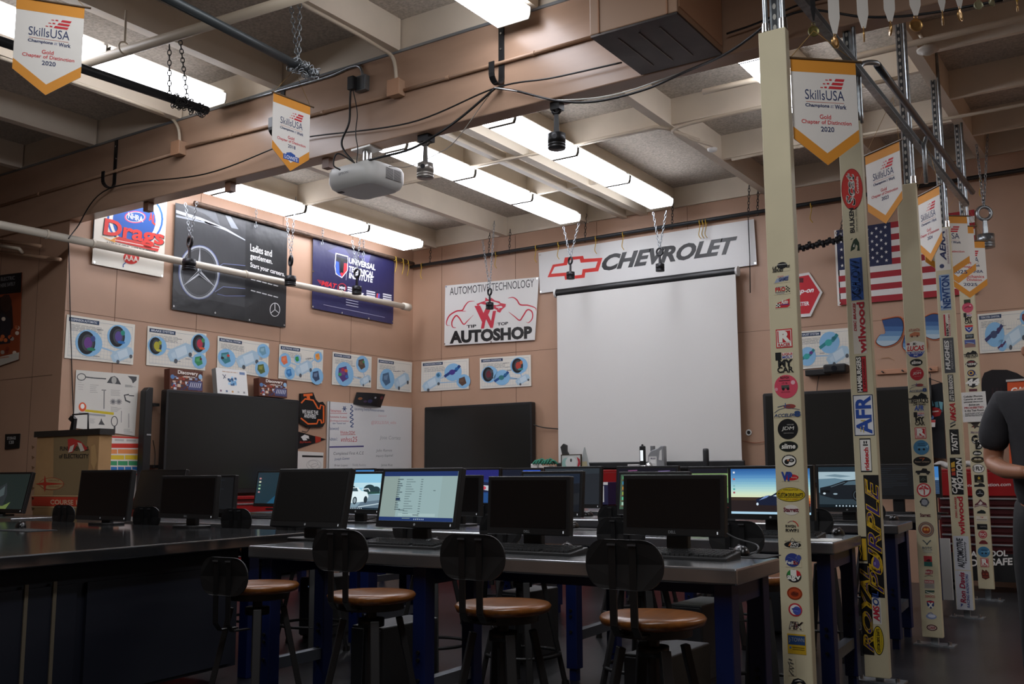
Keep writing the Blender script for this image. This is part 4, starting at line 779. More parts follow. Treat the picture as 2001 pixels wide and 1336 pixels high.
# ================================================================ STICKERED POSTS
def proj(P):
    d = V(P)-CAM; z = d.dot(FW); return CX+FOC*d.dot(RT)/z, CY-FOC*d.dot(UP)/z
POSTS = []
CRM = mat('#bfb698', .5, noise=.04, nscale=5)
for i, (Y, (xa, ya), (xb, yb), zb, zt, lbl) in enumerate((
    (4.13, (1512,62), (1563,1336), .10, 3.01, 'first cream post, beside the first bench, covered in small stickers'), (5.475, (1665,240), (1712,1326), .03, 3.0, 'second cream post with vertical racing stickers and red oval'),
    (6.82, (1778,360), (1817,1245), .055, 2.98, 'third cream post with a column of small stickers and red palm circle'), (8.25, (1847,445), (1880,1190), .065, 2.99, 'fourth cream post with vertical racing stickers and black cam sticker'),
    (9.47, (1893,600), (1927,1150), .10, 2.95, 'last cream post with small stickers and a paper notice'))):
    X = (at(xa,ya,Y=Y).x+at(xb,yb,Y=Y).x)/2; t = thing('post', lbl, 'post', (X, Y, 0), 0, 'stickered posts')
    w_, d_ = .122, .05
    MB().box(X-w_/2, X+w_/2, Y-d_/2, Y+d_/2, zb, zt, CRM).build('cover', t, .004)
    ys_ = Y+d_/2+.022
    mb = MB().box(X-.021, X+.021, ys_-.021, ys_+.021, 0, ZD, GALV); cv = Cv((X-.021,ys_-.0215,zt), (X+.021,ys_-.0215,zt), (X+.021,ys_-.0215,ZD), (X-.021,ys_-.0215,ZD)); cv.rect(.009, .01, .033, ZD-zt, '#3a3d40', 1)
    for k in range(int((ZD-zt)/.05)): cv.ell(.021, .03+k*.05, .008, .014, '#a9a79f', 2, 10)
    mb.build('strut', t); cv.build('strut_slots', t)
    MB().cyl((X+.045, Y, zt), (X+.045, Y, ZD), .012, .012, GALV, 10).build('conduit', t); MB().cyl((X+.045, Y, zt), (X+.045, Y, zt+.05), .02, .018, CHROME, 10).build('coupling', t)
    if i == 0: MB().cyl((X-.03, Y-.01, zt), (X-.03, Y-.01, ZD), .011, .011, GALV, 10).build('conduit', t); MB().cyl((X-.03, Y-.01, zt), (X-.03, Y-.01, zt+.04), .018, .016, CHROME, 10).build('coupling', t)
    bp = MB().box(X-.12, X+.12, ys_-.06, ys_+.06, 0, .008, GALV).build('base_plate', t)
    for sx in (-.09, .09): MB().cyl((X+sx, ys_-.03, .008), (X+sx, ys_-.03, .03), .012, .012, CHROME, 8).build('anchor_bolt', bp)
    POSTS.append((t, X, Y-d_/2))
def stick(pi, y, w, h, label, bg=None, items=(), shape='r', dx=0, L0=2):
    t, X, Yf = POSTS[pi]; x0 = proj((X, Yf, at(1750, y, Y=Yf).z))[0]
    for _ in range(2): P = at(x0+dx, y, Y=Yf); x0 = proj((X, Yf, P.z))[0]
    P = at(x0+dx, y, Y=Yf); q = at(x0+dx+10, y, Y=Yf); sx = (q.x-P.x)/10; sz = (P.z-at(x0+dx, y+10, Y=Yf).z)/10
    W, H = w*sx, h*sz; o = V((P.x-W/2, Yf-.0008, P.z-H/2)); U = V((W,0,0)); Z = V((0,0,H))
    cv = Cv(o, o+U, o+U+Z, o+Z, W=100, H=100); cv.EPS = .0003
    if bg is None: cv.base(CRM, .0006)
    elif shape == 'r': cv.base(bg, .0006)
    else: cv.base(bg, .0006, [(50+50*math.cos(2*PI*k/30), 50+50*math.sin(2*PI*k/30)) for k in range(30)])
    for it in items:
        k = it[0]; a = it[1:]
        if k == 't': cv.text(a[0], *a[1:5], a[5], L0+3, *a[6:])
        elif k == 'r': cv.rect(*a[:4], a[4], a[5] if len(a) > 5 else 1)
        elif k == 'e': cv.ell(*a[:4], a[4], a[5] if len(a) > 5 else 1)
        elif k == 'o': cv.oval(*a[:4], a[4], a[5], 2)
        elif k == 'p': cv.poly(a[0], a[1], a[2] if len(a) > 2 else 2)
        elif k == 'l': cv.line(a[0], a[1], a[2], 3)
    o = cv.build('sticker', t); o['label'] = label
K_, R1, B1, W1 = '#17181a', '#b5242c', '#27408f', '#dcdad2'
def racer(p, y, w, h): stick(p, y, w, h, 'red square sticker with white letter', R1, [('r',6,6,94,94,W1,1), ('r',10,28,90,90,R1,2), ('t','R',24,34,80,86,W1,.06), ('t','RACER',14,9,86,24,R1,.03)])
def mycar(p, y, w, h): stick(p, y, w, h, 'I my car sticker in black letters', None, [('t','I',4,66,20,98,K_,.06), ('r',32,68,98,98,'#d7c9c2',1), ('t','LIQUI',36,84,94,96,R1,.02), ('t','MOLY',36,70,94,82,B1,.02), ('t','MY',12,32,90,62,K_,.06), ('t','CAR',4,2,96,28,K_,.06)])
def slime(p, y, w, h): stick(p, y, w, h, 'black oval sticker with white word', '#2d3a2c', [('e',50,50,46,44,'#141614',1), ('t','slime',14,30,86,74,W1,.03,.15)], 'e')
def jdm(p, y, w, h, col): stick(p, y, w, h, 'round sticker with tuner lettering', col, [('t','JDM',20,40,82,62,W1,-.0,.15), ('t','HOUSE',48,68,80,74,'#b9b7b0',0), ('t','PERFORMANCE',30,28,78,32,'#a9a7a0',0)], 'e')
def acceler(p, y, w, h): stick(p, y, w, h, 'car outline sticker with slanted name', None, [('l',[(4,34),(20,55),(45,66),(70,60),(96,50)],3,'#3d4a63'), ('e',60,74,22,16,'#8a3a34',1), ('l',[(16,72),(40,82),(62,78)],5,'#3d4a63'), ('l',[(44,66),(45,98)],3,'#3a5a8a'), ('t','ACCELER',2,6,76,26,'#33466c',.02,.3), ('t','8',78,6,96,40,'#27406e',.06)])
def tires(p, y, w, h): stick(p, y, w, h, 'black tire stack sticker', None, [('p',[(8,48),(30,80),(48,70),(66,96),(92,78),(96,50)],K_,1), ('t','TIRESTACKS',0,18,100,54,K_,.05), ('l',[(2,36),(98,36)],2,W1), ('t','OFF ROAD',22,2,86,13,K_,.03)])
def blue_round(p, y, w, h): stick(p, y, w, h, 'round blue event sticker', '#3f7598', [('t','CAR SHOW',28,72,74,80,'#1c3346',.0), ('e',36,38,7,8,K_,1), ('e',66,38,7,8,K_,1), ('r',26,44,78,56,'#5a90b0',1), ('p',[(78,56),(96,70),(90,44)],'#86b6cf',1), ('l',[(28,64),(76,64)],3,'#1c3346')], 'e')
# --- first post
stick(0, 521, 34, 19, 'black le mans series sticker', None, [('e',56,62,30,34,K_,1), ('l',[(28,72),(86,72)],4,W1), ('t','LE MANS',0,34,100,58,K_,.05,.2), ('t','SERIES',0,2,62,28,K_,.05,.2)])
stick(0, 545, 32, 15, 'grey and blue games sticker', None, [('p',[(4,6),(20,60),(96,90),(90,30),(30,10)],'#8b93a8',1), ('t','GAMES',34,26,92,70,'#2f3c6a',.04,.2), ('t','sunset',26,76,64,96,'#c06a80',0,.2)])
stick(0, 567, 32, 16, 'red pro sticker with checkered flag', None, [('t','PRO',10,40,70,86,R1,.06)] + [('r',74+(k % 3)*8,20+k//3*16,82+(k % 3)*8,36+k//3*16,K_,1) for k in range(0, 13, 2)] + [('r',8,22,70,32,'#6a6c70',1), ('r',16,6,64,14,'#8a8a88',1), ('r',14,90,66,97,'#7a7c80',1)])
stick(0, 593, 30, 18, 'red and checkered racing sticker', None, [('p',[(2,8),(14,60),(98,98),(96,20),(80,4)],R1,1)] + [('r',8+(k % 3)*9,16+k//3*13,17+(k % 3)*9,29+k//3*13,K_ if k % 2 else W1,2) for k in range(9)] + [('t','Auto',42,46,86,88,W1,.03,.2), ('l',[(40,36),(92,36)],6,'#2c4a9a')])
racer(0, 661, 32, 37); mycar(0, 708, 33, 40)
stick(0, 755, 46, 46, 'round pink sticker with small truck', '#c4455a', [('t','ROTCH',28,84,64,93,'#3a2024',.03), ('l',[(20,76),(68,76)],3,'#5a2a34'), ('t','IT IS',34,62,56,68,'#3a2024',.0), ('r',30,42,64,56,'#4a4c48',1), ('e',38,40,6,6,K_,2), ('e',58,40,6,6,K_,2), ('e',80,66,9,9,'#d9a9b0',1), ('e',8,40,7,7,'#d78a98',1), ('t','LOVE YOU BUNCH',28,25,66,30,'#3a2024',0)], 'e')
acceler(0, 801, 54, 29); jdm(0, 838, 40, 40, '#121214'); slime(0, 872, 37, 21)
stick(0, 900, 29, 24, 'black and white oval motorbike sticker', '#1a1a1a', [('e',50,50,43,40,W1,1), ('e',34,42,16,20,K_,2), ('e',66,54,20,16,K_,2), ('e',44,54,8,8,'#a86a4a',3), ('t','GLOBAL',26,82,74,92,W1,.0), ('e',66,54,10,8,'#8a8a88',3)], 'e')
stick(0, 931, 34, 18, 'blue and red racing fuel sticker', None, [('e',58,42,42,34,R1,1), ('t','VP',6,10,62,96,B1,.06), ('t','Racing',58,30,92,50,'#e8b4a4',.0,.2)])
stick(0, 966, 57, 28, 'yellow oval drive shaft sticker', '#1d1c14', [('e',50,50,48.5,47,'#c9b021',1), ('o',50,50,45,41,1.5,'#8a7414'), ('t','CUSTOM DRIVE SHAFTS',7,37,93,60,'#1a1a14',.03), ('t','WWW.DSHAFT.COM',26,78,76,88,'#2a2a1a',0), ('t','Jim Bean',9,63,32,72,'#a0402a',0,.2), ('t','1-877-41-SHAFT',30,14,76,24,'#a0402a',.0), ('r',10,29,88,32,'#55501a',3)], 'e')
stick(0, 996, 30, 20, 'pale round sticker with maroon word', '#cfc9c0', [('t','Starrett',2,34,98,72,'#6a1f30',.05)], 'e')
stick(0, 1027, 26, 23, 'black speedometer sticker', None, [('l',[(60,92),(78,84),(92,66),(98,46)],9,'#b5483a'), ('l',[(20,74),(40,90),(60,92)],5,'#8a6a6a'), ('t','RWGN',4,36,80,58,K_,.07), ('t','RWF1',4,2,98,24,K_,.08)])
stick(0, 1060, 33, 22, 'black oval kart race sticker', None, [('e',50,32,50,28,K_,1), ('l',[(36,64),(50,94),(66,64)],4,'#5a5c60'), ('t','Kart',40,30,88,56,W1,.02,.2), ('p',[(24,20),(36,50),(46,50),(34,20)],'#b56a3a'), ('t','RACE',36,8,84,24,W1,.02,.2), ('l',[(4,62),(98,60)],3,'#4a4c50')])
stick(0, 1094, 32, 28, 'round blue courier sticker', None, [('e',46,50,46,48,'#2c3a7c',1), ('e',84,68,16,20,'#39488c',2), ('o',84,68,15,18,3,'#cfd2e0'), ('t','FedEx',6,22,78,44,W1,.03), ('t','Ex',52,22,80,44,'#b5403a',.04), ('l',[(16,70),(50,58),(80,40)],2,'#6a78b0')])
stick(0, 1125, 29, 25, 'tricolour oval helmet sticker', '#1c1c1c', [('p',[(4,56),(8,80),(28,98),(28,52)],'#2d7a3a',1), ('p',[(28,52),(28,98),(68,98),(68,52)],W1,1), ('p',[(68,52),(68,98),(92,84),(98,56)],R1,1), ('t','agv',8,12,92,52,W1,.04)], 'e')
stick(0, 1159, 30, 25, 'round orange sticker', '#a8431f', [('o',50,50,44,44,4,'#6a2410'), ('e',50,46,26,20,'#7a2c14',2), ('p',[(26,40),(44,64),(60,50),(76,60),(66,36)],'#5a2010',3)], 'e')
stick(0, 1191, 27, 26, 'round red and blue hand sticker', '#b02f3a', [('e',50,50,38,38,'#d9d7d4',1), ('e',62,44,30,32,'#4350a0',2), ('l',[(26,54),(44,60),(60,56),(84,60)],10,'#39468f'), ('l',[(34,40),(50,44),(70,40)],8,'#5a68b8')], 'e')
stick(0, 1222, 29, 19, 'outlined lightning fix sticker', None, [('t','FIX',4,16,96,88,'#3a2a2e',.06,.3), ('t','FIX',7,20,93,84,'#d0c8bc',.01,.3), ('p',[(40,98),(54,52),(46,50),(58,2),(56,44),(64,48)],'#5a2a34',7)])
stick(0, 1258, 36, 39, 'blue and yellow licence plate sticker', '#b5921f', [('r',4,46,96,92,'#22406e',1), ('t','J-TOWN',10,56,92,82,'#8b93a0',.0), ('r',10,26,20,36,'#4a6a9a',1), ('l',[(26,34),(92,33)],4,'#7a6418'), ('l',[(26,24),(92,23)],3,'#7a6418')])
stick(0, 1303, 16, 34, 'black scribbled figure sticker', None, [('l',[(20,96),(60,90),(30,76),(76,70),(40,58),(80,46),(30,40),(70,26),(40,12),(74,4)],9,'#4a4a48'), ('l',[(10,80),(30,60),(20,30),(56,6)],8,'#4a4a48')], dx=-12)
stick(0, 1334, 32, 20, 'black animal head sticker', None, [('p',[(4,30),(20,80),(50,98),(84,80),(98,50),(80,40),(60,58),(40,40),(20,20)],K_,1), ('p',[(26,62),(52,82),(78,72),(54,70)],W1,2)])
# --- second post (lettering reads upwards)
stick(1, 370, 42, 82, 'red oval crankshaft sticker', '#8f1f1f', [('e',50,50,47,48,'#b92a22',1), ('t','Scat',22,12,62,88,'#dcd9d2',.06,.3,90), ('t','Scat',22,12,62,88,'#16161a',.015,.3,90), ('t','Crankshafts',70,38,82,78,'#e0d8d0',.01,0,90)], 'e')
stick(1, 430, 17, 50, 'black off road design sticker', None, [('t','BULKEN',6,2,56,98,K_,.05,0,90), ('t','OFF-ROAD DESIGN',76,4,92,98,K_,.0,0,90)])
stick(1, 478, 19, 27, 'dark green horse head sticker', None, [('p',[(2,4),(10,40),(40,86),(70,98),(96,60),(98,2),(70,4),(78,40),(60,50),(50,20)],'#1f3322',1), ('p',[(30,36),(46,60),(44,34)],W1,2), ('l',[(10,90),(30,98)],6,'#1f3322')])
stick(1, 545, 24, 83, 'blue exhaust flow sticker', '#2a4f94', [('t','XSFLOW',8,3,76,97,'#12284f',.04,.2,90), ('t','XSFLOW',8,3,76,97,'#3f74c0',.0,.2,90), ('r',84,20,94,96,'#1a3566',2)])
stick(1, 640, 25, 102, 'red brake maker sticker with white panel', '#cfc8bc', [('t','wilwood',42,2,96,98,'#a5202e',.05,0,90), ('t','DISC BRAKES',10,44,30,98,'#a5202e',.03,.2,90)])
stick(1, 731, 20, 71, 'black and red supercharger sticker', K_, [('r',58,2,98,98,R1,1), ('t','HAMBURGERS',8,3,50,97,'#e2e0d8',.05,0,90), ('t','SUPERCHARGERS',66,10,88,92,'#2a1214',.01,0,90)])
stick(1, 811, 39, 80, 'white cylinder head sticker with big blue letters', '#1c2a4a', [('r',4,2,96,98,'#d6d8dc',1), ('t','AFR',14,7,86,94,'#24499c',.035,.0,90), ('l',[(40,38),(56,30),(40,24)],3,'#c9b54a'), ('r',34,36,58,38,'#b8a64a',6), ('r',30,10,34,22,'#b8a64a',6), ('r',44,8,48,20,'#b8a64a',6)])
stick(1, 889, 22, 66, 'white rounded suspension sticker', K_, [('r',5,4,95,96,'#d9d7d2',1), ('t','ridetech',38,6,74,72,'#b5242c',.05,0,90), ('r',30,78,74,82,K_,2), ('r',36,84,48,92,K_,2), ('r',56,84,68,92,K_,2)])
PUR, YL = '#3b2a6e', '#c9a227'
def royal(word, y0, y1, w, dx, lab_): 
    stick(1, (y0+y1)/2, w, y1-y0, lab_, '#100e12', [('t',word,12,4,94,96,YL,.045,.35,90), ('t',word,12,4,94,96,PUR,.005,.35,90)], dx=dx)
royal('PURPLE', 927, 1166, 30, 8, 'tall black sticker with purple and gold lettering'); royal('ROYAL', 1100, 1278, 22, -14, 'tall black sticker with gold royal lettering')
stick(1, 1072, 17, 48, 'gold and black sideways sticker', '#100e12', [('r',48,4,96,92,YL,1), ('l',[(20,10),(36,30),(20,50),(36,70),(20,90)],9,YL)], dx=-16)
stick(1, 1098, 22, 34, 'purple oil drop sticker', '#100e12', [('e',50,44,46,44,YL,1), ('e',50,40,30,30,'#5a4a8c',2), ('p',[(24,50),(40,96),(60,60)],'#5a4a8c',2), ('e',38,42,7,10,'#8a7ab8',3)], dx=10, L0=6)
stick(1, 1186, 17, 66, 'red and blue oil sticker', '#cfcac0', [('t','AMS',10,10,78,54,'#b0263a',.06,.2,90), ('t','OIL',10,56,78,96,'#27407c',.06,.2,90), ('l',[(86,4),(86,60)],5,'#3a4a7a')], dx=6)
stick(1, 1251, 22, 57, 'yellow oval drive shaft sticker standing on end', '#2a2814', [('e',50,50,44,47,'#c2a81f',1), ('t','CUSTOM DRIVE SHAFTS',38,10,64,90,'#2a2614',.03,0,90), ('r',24,18,28,82,'#7a6814',2), ('r',76,18,80,82,'#7a6814',2)], 'e', dx=6)
# --- third post
stick(2, 650, 22, 18, 'small red truck sticker', None, [('p',[(4,10),(6,36),(50,60),(96,50),(96,12)],'#b5714f',1), ('e',26,12,9,11,'#6a4030',2), ('e',74,12,9,11,'#6a4030',2), ('t','ATLANTA',2,66,98,94,'#a04a3e',.02)])
stick(2, 682, 38, 35, 'shield shaped oil products sticker', None, [('p',[(2,38),(2,84),(50,98),(98,84),(98,38)],'#d8d5cc',1), ('p',[(2,36),(98,36),(80,10),(50,2),(20,10)],B1,1), ('t','LUCAS',8,42,94,68,R1,.04,.2), ('t','OIL PRODUCTS',4,24,96,34,'#c9ccd8',.02), ('t','INC',40,10,62,20,'#c9ccd8',.02), ('t','Mr',38,72,58,88,'#2a2a2c',.01,.2), ('r',6,74,22,86,'#8a3a4a',2)])
slime(2, 708, 25, 14); jdm(2, 730, 27, 26, '#a9242e'); acceler(2, 757, 36, 19); tires(2, 779, 38, 26)
stick(2, 797, 18, 10, 'small blue letters sticker', None, [('t','AFR',2,4,98,96,'#2a4f9c',.06,.2)]); mycar(2, 818, 20, 26); racer(2, 846, 22, 22); blue_round(2, 874, 31, 29)
stick(2, 901, 35, 19, 'black oval sticker with orange mark', '#131313', [('l',[(36,82),(64,82),(52,60)],6,'#b5562a'), ('t','Pioneer Company',10,34,92,54,'#b9a48a',.0,.1)], 'e')
stick(2, 921, 30, 13, 'black pickup truck sticker', None, [('p',[(2,30),(4,62),(40,66),(50,98),(76,94),(82,62),(98,54),(98,24)],K_,1), ('e',22,22,10,20,'#2c2c2e',2), ('e',82,22,10,20,'#2c2c2e',2)])
stick(2, 936, 15, 14, 'small dark square sticker', '#20261f', [('l',[(20,30),(50,70),(80,36)],10,'#5a6258'), ('e',50,34,12,12,'#4a5248',1)])
stick(2, 957, 28, 27, 'round red palm tree sticker', '#b8323a', [('e',50,50,40,40,'#d8d4cc',1), ('l',[(52,14),(54,40),(50,60)],9,'#b8323a'), ('p',[(50,60),(20,50),(14,62),(34,72)],'#b8323a',3), ('p',[(50,62),(82,50),(86,62),(64,74)],'#b8323a',3), ('p',[(48,62),(30,84),(50,80)],'#b8323a',3), ('p',[(52,62),(72,84),(54,80)],'#b8323a',3), ('p',[(46,58),(24,34),(38,52)],'#b8323a',3)], 'e')
stick(2, 981, 20, 19, 'grey gear crest sticker', None, [('e',50,50,44,44,'#55585e',1), ('e',50,50,30,30,'#8d9096',2)] + [('r',46+38*math.cos(k)-5,46+38*math.sin(k)-5,54+38*math.cos(k)+5,54+38*math.sin(k)+5,'#4a4d52',1) for k in range(6)])
stick(2, 1006, 21, 7, 'small maroon word sticker', None, [('t','Starrett',2,4,98,96,'#5a2432',.05)])
stick(2, 1034, 31, 30, 'round seal sticker with orange centre', '#6a5a5e', [('o',50,50,42,42,5,'#9a7a5a'), ('e',50,50,32,32,'#b9a488',1), ('e',50,46,26,24,'#8a3f24',2), ('e',42,50,8,9,'#c98a3a',3), ('e',60,50,8,9,'#c98a3a',3)], 'e')
stick(2, 1067, 20, 26, 'grey winged cadet sticker', None, [('l',[(10,96),(34,80),(44,70)],8,'#3c4a52'), ('l',[(90,96),(66,80),(56,70)],8,'#3c4a52'), ('e',50,66,8,8,'#3c4a52',2), ('t','ROTC',4,28,96,46,'#4a5860',.03), ('l',[(4,20),(96,20)],4,'#7a868c'), ('l',[(10,8),(90,8)],4,'#8a9498')])
stick(2, 1096, 16, 20, 'red and teal square sticker', '#a8323a', [('r',0,0,100,44,'#2f6660',1), ('p',[(20,50),(60,70),(86,60),(70,46)],'#4a1a20',2)])
stick(2, 1120, 19, 17, 'red skull bike sticker', None, [('p',[(10,40),(20,86),(50,96),(96,84),(90,46),(50,36)],'#94303a',1), ('t','BIKE',16,50,90,78,'#d0b8b0',.02,.2), ('l',[(4,14),(50,28),(90,20)],6,'#3a3a3c')])
stick(2, 1141, 20, 17, 'grey and red box sticker', '#a09890', [('r',4,60,96,96,'#a4464a',1), ('t','RACING',10,66,90,88,'#d6cfc6',.02), ('r',8,10,92,50,'#8a8680',1)])
stick(2, 1160, 20, 16, 'dark green and red letter sticker', None, [('p',[(2,56),(4,92),(96,96),(96,70),(50,70),(96,52)],'#2f4a40',1), ('l',[(10,76),(50,62),(88,44)],8,W1), ('t','SUNOCO',4,6,96,34,'#a0404a',.03)])
stick(2, 1181, 17, 18, 'blue highway shield sticker', None, [('p',[(6,86),(50,98),(94,86),(90,40),(50,2),(10,40)],'#2f3f70',1), ('r',10,74,90,88,R1,2), ('t','X',28,22,74,68,W1,.08)])
stick(2, 1203, 22, 14, 'pale blue swoosh sticker', None, [('e',50,42,48,38,'#7f8db0',1), ('e',54,50,34,24,'#c4c9d8',2), ('l',[(20,80),(50,98),(70,70)],8,'#5f6fa0')])
stick(2, 1226, 21, 12, 'small dark diamond oval sticker', '#4a2026', [('e',50,50,40,36,'#c9b8b0',1), ('t','CARR',20,30,82,72,'#8a2a34',.05,.2)], 'e')
# --- fourth post
stick(3, 487, 29, 82, 'white engine builders panel', '#cfccc4', [('t','AERA',34,24,72,92,'#2a3054',.07,.3,90), ('e',40,10,16,5,'#3f4664',2), ('t','ENGINE BUILDERS ASSOCIATION',80,14,92,96,'#7a4a56',.0,0,90)])
stick(3, 571, 21, 70, 'blue and silver power sticker', '#8fa4bc', [('t','NEWTON',26,6,94,96,'#1a3a70',.03,0,90), ('r',4,8,18,92,'#3a6aa4',1), ('e',14,20,12,8,'#b9c4d0',2)])
stick(3, 635, 13, 46, 'red and black racing cams sticker', '#cdc8bc', [('r',2,4,28,96,'#a8323c',1), ('t','ISKY',34,4,66,60,K_,.05,0,90), ('t','RACING CAMS',74,4,94,96,'#a8323c',.02,0,90)])
stick(3, 694, 21, 69, 'dark grey rounded performance sticker', '#47494c', [('t','HUGHES',14,10,54,92,'#d0d0cc',.06,.15,90), ('t','PERFORMANCE',66,12,84,92,'#9a9c9c',.0,0,90)])
stick(3, 758, 11, 53, 'narrow black slogan sticker', '#151515', [('t',"LET'S GO BRANDON!",14,3,86,97,'#d6d4cc',.03,0,90)])
stick(3, 812, 14, 49, 'red racing series sticker', None, [('t','IMSA',14,30,90,99,'#a9242e',.03,.3,90), ('p',[(4,14),(80,24),(80,30),(4,20)],'#55595e',1), ('p',[(4,2),(80,12),(80,18),(4,8)],K_,1)])
stick(3, 863, 18, 49, 'black tasty sticker', '#18181a', [('t','TASTY',20,14,80,86,'#d9d7d0',.05,.15,90), ('o',50,50,46,46,2,'#3a3a3a')])
stick(3, 930, 23, 72, 'black cam sticker with orange stripes', '#131316', [('t','CAM',6,4,46,46,'#d9d7d0',.08,.2,90), ('t','MOTION',52,14,98,98,'#d9d7d0',.07,.2,90), ('p',[(8,52),(40,52),(40,62),(8,60)],'#a8392a',2), ('p',[(8,62),(40,64),(40,72),(8,70)],'#c9742a',2), ('p',[(8,73),(40,75),(40,90),(8,86)],'#c9a03a',2)])
stick(3, 1007, 18, 76, 'red brake maker sticker, narrow', None, [('t','wilwood',38,2,98,98,'#a5202e',.05,0,90), ('t','DISC BRAKES',8,44,28,98,'#a5202e',.03,.2,90)])
stick(3, 1080, 30, 66, 'pale automotive technology panel', '#b9bcc2', [('t','AUTOMOTIVE',22,6,62,94,'#2a2c34',.03,.25,90), ('t','Technology',66,18,84,84,'#33353c',.02,.15,90)])
stick(3, 1153, 32, 76, 'pale radiator maker panel', '#b4b7bd', [('t','Ron Davis',26,18,58,96,'#8a1f3c',.03,.2,90), ('t','RACING RADIATORS',64,6,80,92,'#33407a',.02,.2,90), ('p',[(24,6),(40,14),(26,16)],'#33407a')])
# --- last post
stick(4, 589, 13, 8, 'dark green tag sticker', '#2f3a26'); stick(4, 601, 22, 20, 'small round pink sticker', '#b84a5e', [('l',[(20,46),(50,60),(80,50)],10,'#7a2a3a'), ('e',74,66,8,8,'#d9a0a8',1)], 'e')
mycar(4, 622, 16, 22); stick(4, 642, 18, 16, 'blue and red shield sticker', None, [('p',[(6,70),(6,92),(94,92),(94,70)],R1,1), ('p',[(6,66),(94,66),(84,28),(50,2),(16,28)],B1,1), ('l',[(26,60),(50,30),(74,60)],9,W1)])
stick(4, 657, 17, 9, 'dark grey amp sticker', '#2f3438', [('t','amp',14,20,86,80,'#7a848a',.03,.2)]); stick(4, 671, 21, 15, 'purple landscape sticker', '#4a5488', [('p',[(0,0),(0,40),(50,66),(100,30),(100,0)],'#8a6a62',1), ('l',[(10,70),(90,50)],8,'#8fa4c4')])
tires(4, 692, 27, 16); stick(4, 711, 24, 16, 'black winged hemi sticker', None, [('p',[(0,50),(24,90),(50,98),(76,90),(100,50),(76,10),(24,10)],'#241e20',1), ('t','HEMI',8,36,92,62,'#c9c4ba',.05,.2), ('r',24,70,76,80,'#8a2a32',2)])
stick(4, 729, 19, 14, 'blue helmet sticker with gold horn', None, [('e',44,52,42,46,'#27305e',1), ('o',40,54,22,24,12,'#c9a04a'), ('l',[(70,40),(98,20)],9,'#6a7290')])
stick(4, 748, 25, 20, 'black number forty four sticker', None, [('p',[(14,98),(96,98),(92,24),(50,2),(12,24)],'#232528',1), ('t','44',2,30,98,86,'#dcdad4',.09,.15)]); stick(4, 762, 16, 5, 'dark red sliver of a sticker', '#5a2c34')
stick(4, 831, 22, 14, 'dark bird shaped sticker', None, [('p',[(4,90),(96,96),(70,50),(98,20),(60,26),(40,2),(34,30),(6,24),(30,50)],'#37302c',1), ('p',[(20,30),(40,40),(30,20)],'#a04a3a',2)])
stick(4, 844, 21, 6, 'thin word sticker', None, [('t','Mercedes',2,10,98,90,'#8a7a80',.02,.2)]); stick(4, 864, 20, 29, 'black and white initials sticker', None, [('t','C',8,44,62,94,K_,.07), ('t','C',8,44,62,94,W1,.02), ('t','B',44,8,94,62,K_,.07), ('t','B',44,8,94,62,W1,.02)])
slime(4, 885, 18, 10); stick(4, 898, 26, 13, 'black oval car club sticker', '#17150f', [('r',8,38,92,46,'#8a7a4a',1), ('e',36,58,14,14,'#a9a08a',1), ('e',64,58,14,14,'#a9a08a',1), ('r',16,16,84,26,'#5a5236',1)], 'e')
stick(4, 915, 24, 18, 'white oval I fly sticker', K_, [('e',50,50,46,45,'#d9d7d0',1), ('t','I FLY',12,30,88,70,K_,.05)], 'e'); stick(4, 935, 18, 15, 'black army square sticker', '#16150f', [('p',[(50,86),(56,64),(70,64),(58,52),(64,34),(50,46),(36,34),(42,52),(30,64),(44,64)],'#c9a83a',1), ('t','ARMY',26,10,76,24,'#b9b09a',.0)])
stick(4, 948, 22, 10, 'black pickup sticker', None, [('p',[(2,20),(4,60),(40,66),(52,98),(78,92),(98,54),(98,20)],K_,1)]); stick(4, 963, 17, 16, 'round black skyline sticker', '#151617', [('l',[(18,40),(50,50),(84,40)],10,'#8a8e90'), ('e',50,68,12,10,'#5a6064',1)], 'e')
stick(4, 983, 27, 18, 'maroon wildcat crest sticker', None, [('p',[(2,4),(8,40),(30,60),(50,98),(64,70),(90,50),(98,4),(50,24)],'#5a2a32',1), ('p',[(30,40),(50,74),(66,50),(50,36)],'#c4bcb4',2), ('l',[(6,18),(50,34),(94,18)],6,'#c4bcb4')])
stick(4, 1000, 18, 10, 'black sports car sticker', None, [('p',[(2,20),(10,60),(30,70),(50,94),(76,86),(98,56),(98,18)],'#16201f',1)]); stick(4, 1013, 22, 10, 'pale sticker with red mark', '#c9c2b2', [('l',[(34,84),(66,84),(52,60)],8,'#b0392a'), ('l',[(6,30),(94,30)],12,'#8a8478')])
stick(4, 1029, 20, 11, 'black rectangle sticker', '#131314', [('t','CONTROL',30,40,92,66,'#8a8a88',.0)]); stick(4, 1044, 17, 16, 'round red fire sticker', '#a8323a', [('o',50,50,38,38,4,'#d8b8b0'), ('t','FDC',22,34,78,66,'#d8cfc6',.04)], 'e')
stick(4, 1059, 18, 9, 'small dark red car sticker', None, [('p',[(2,10),(8,50),(36,92),(70,92),(96,46),(98,10)],'#6a2428',1)]); blue_round(4, 1078, 24, 21); racer(4, 1099, 16, 17)
stick(4, 1122, 17, 21, 'red and brown mask sticker', None, [('p',[(4,60),(16,98),(46,80),(60,96),(90,70),(96,20),(50,2),(10,16)],'#5a2a22',1), ('r',20,46,40,60,'#8a3a2a',2), ('r',56,46,80,60,'#8a3a2a',2), ('l',[(20,26),(80,26)],8,'#8a3a2a')])
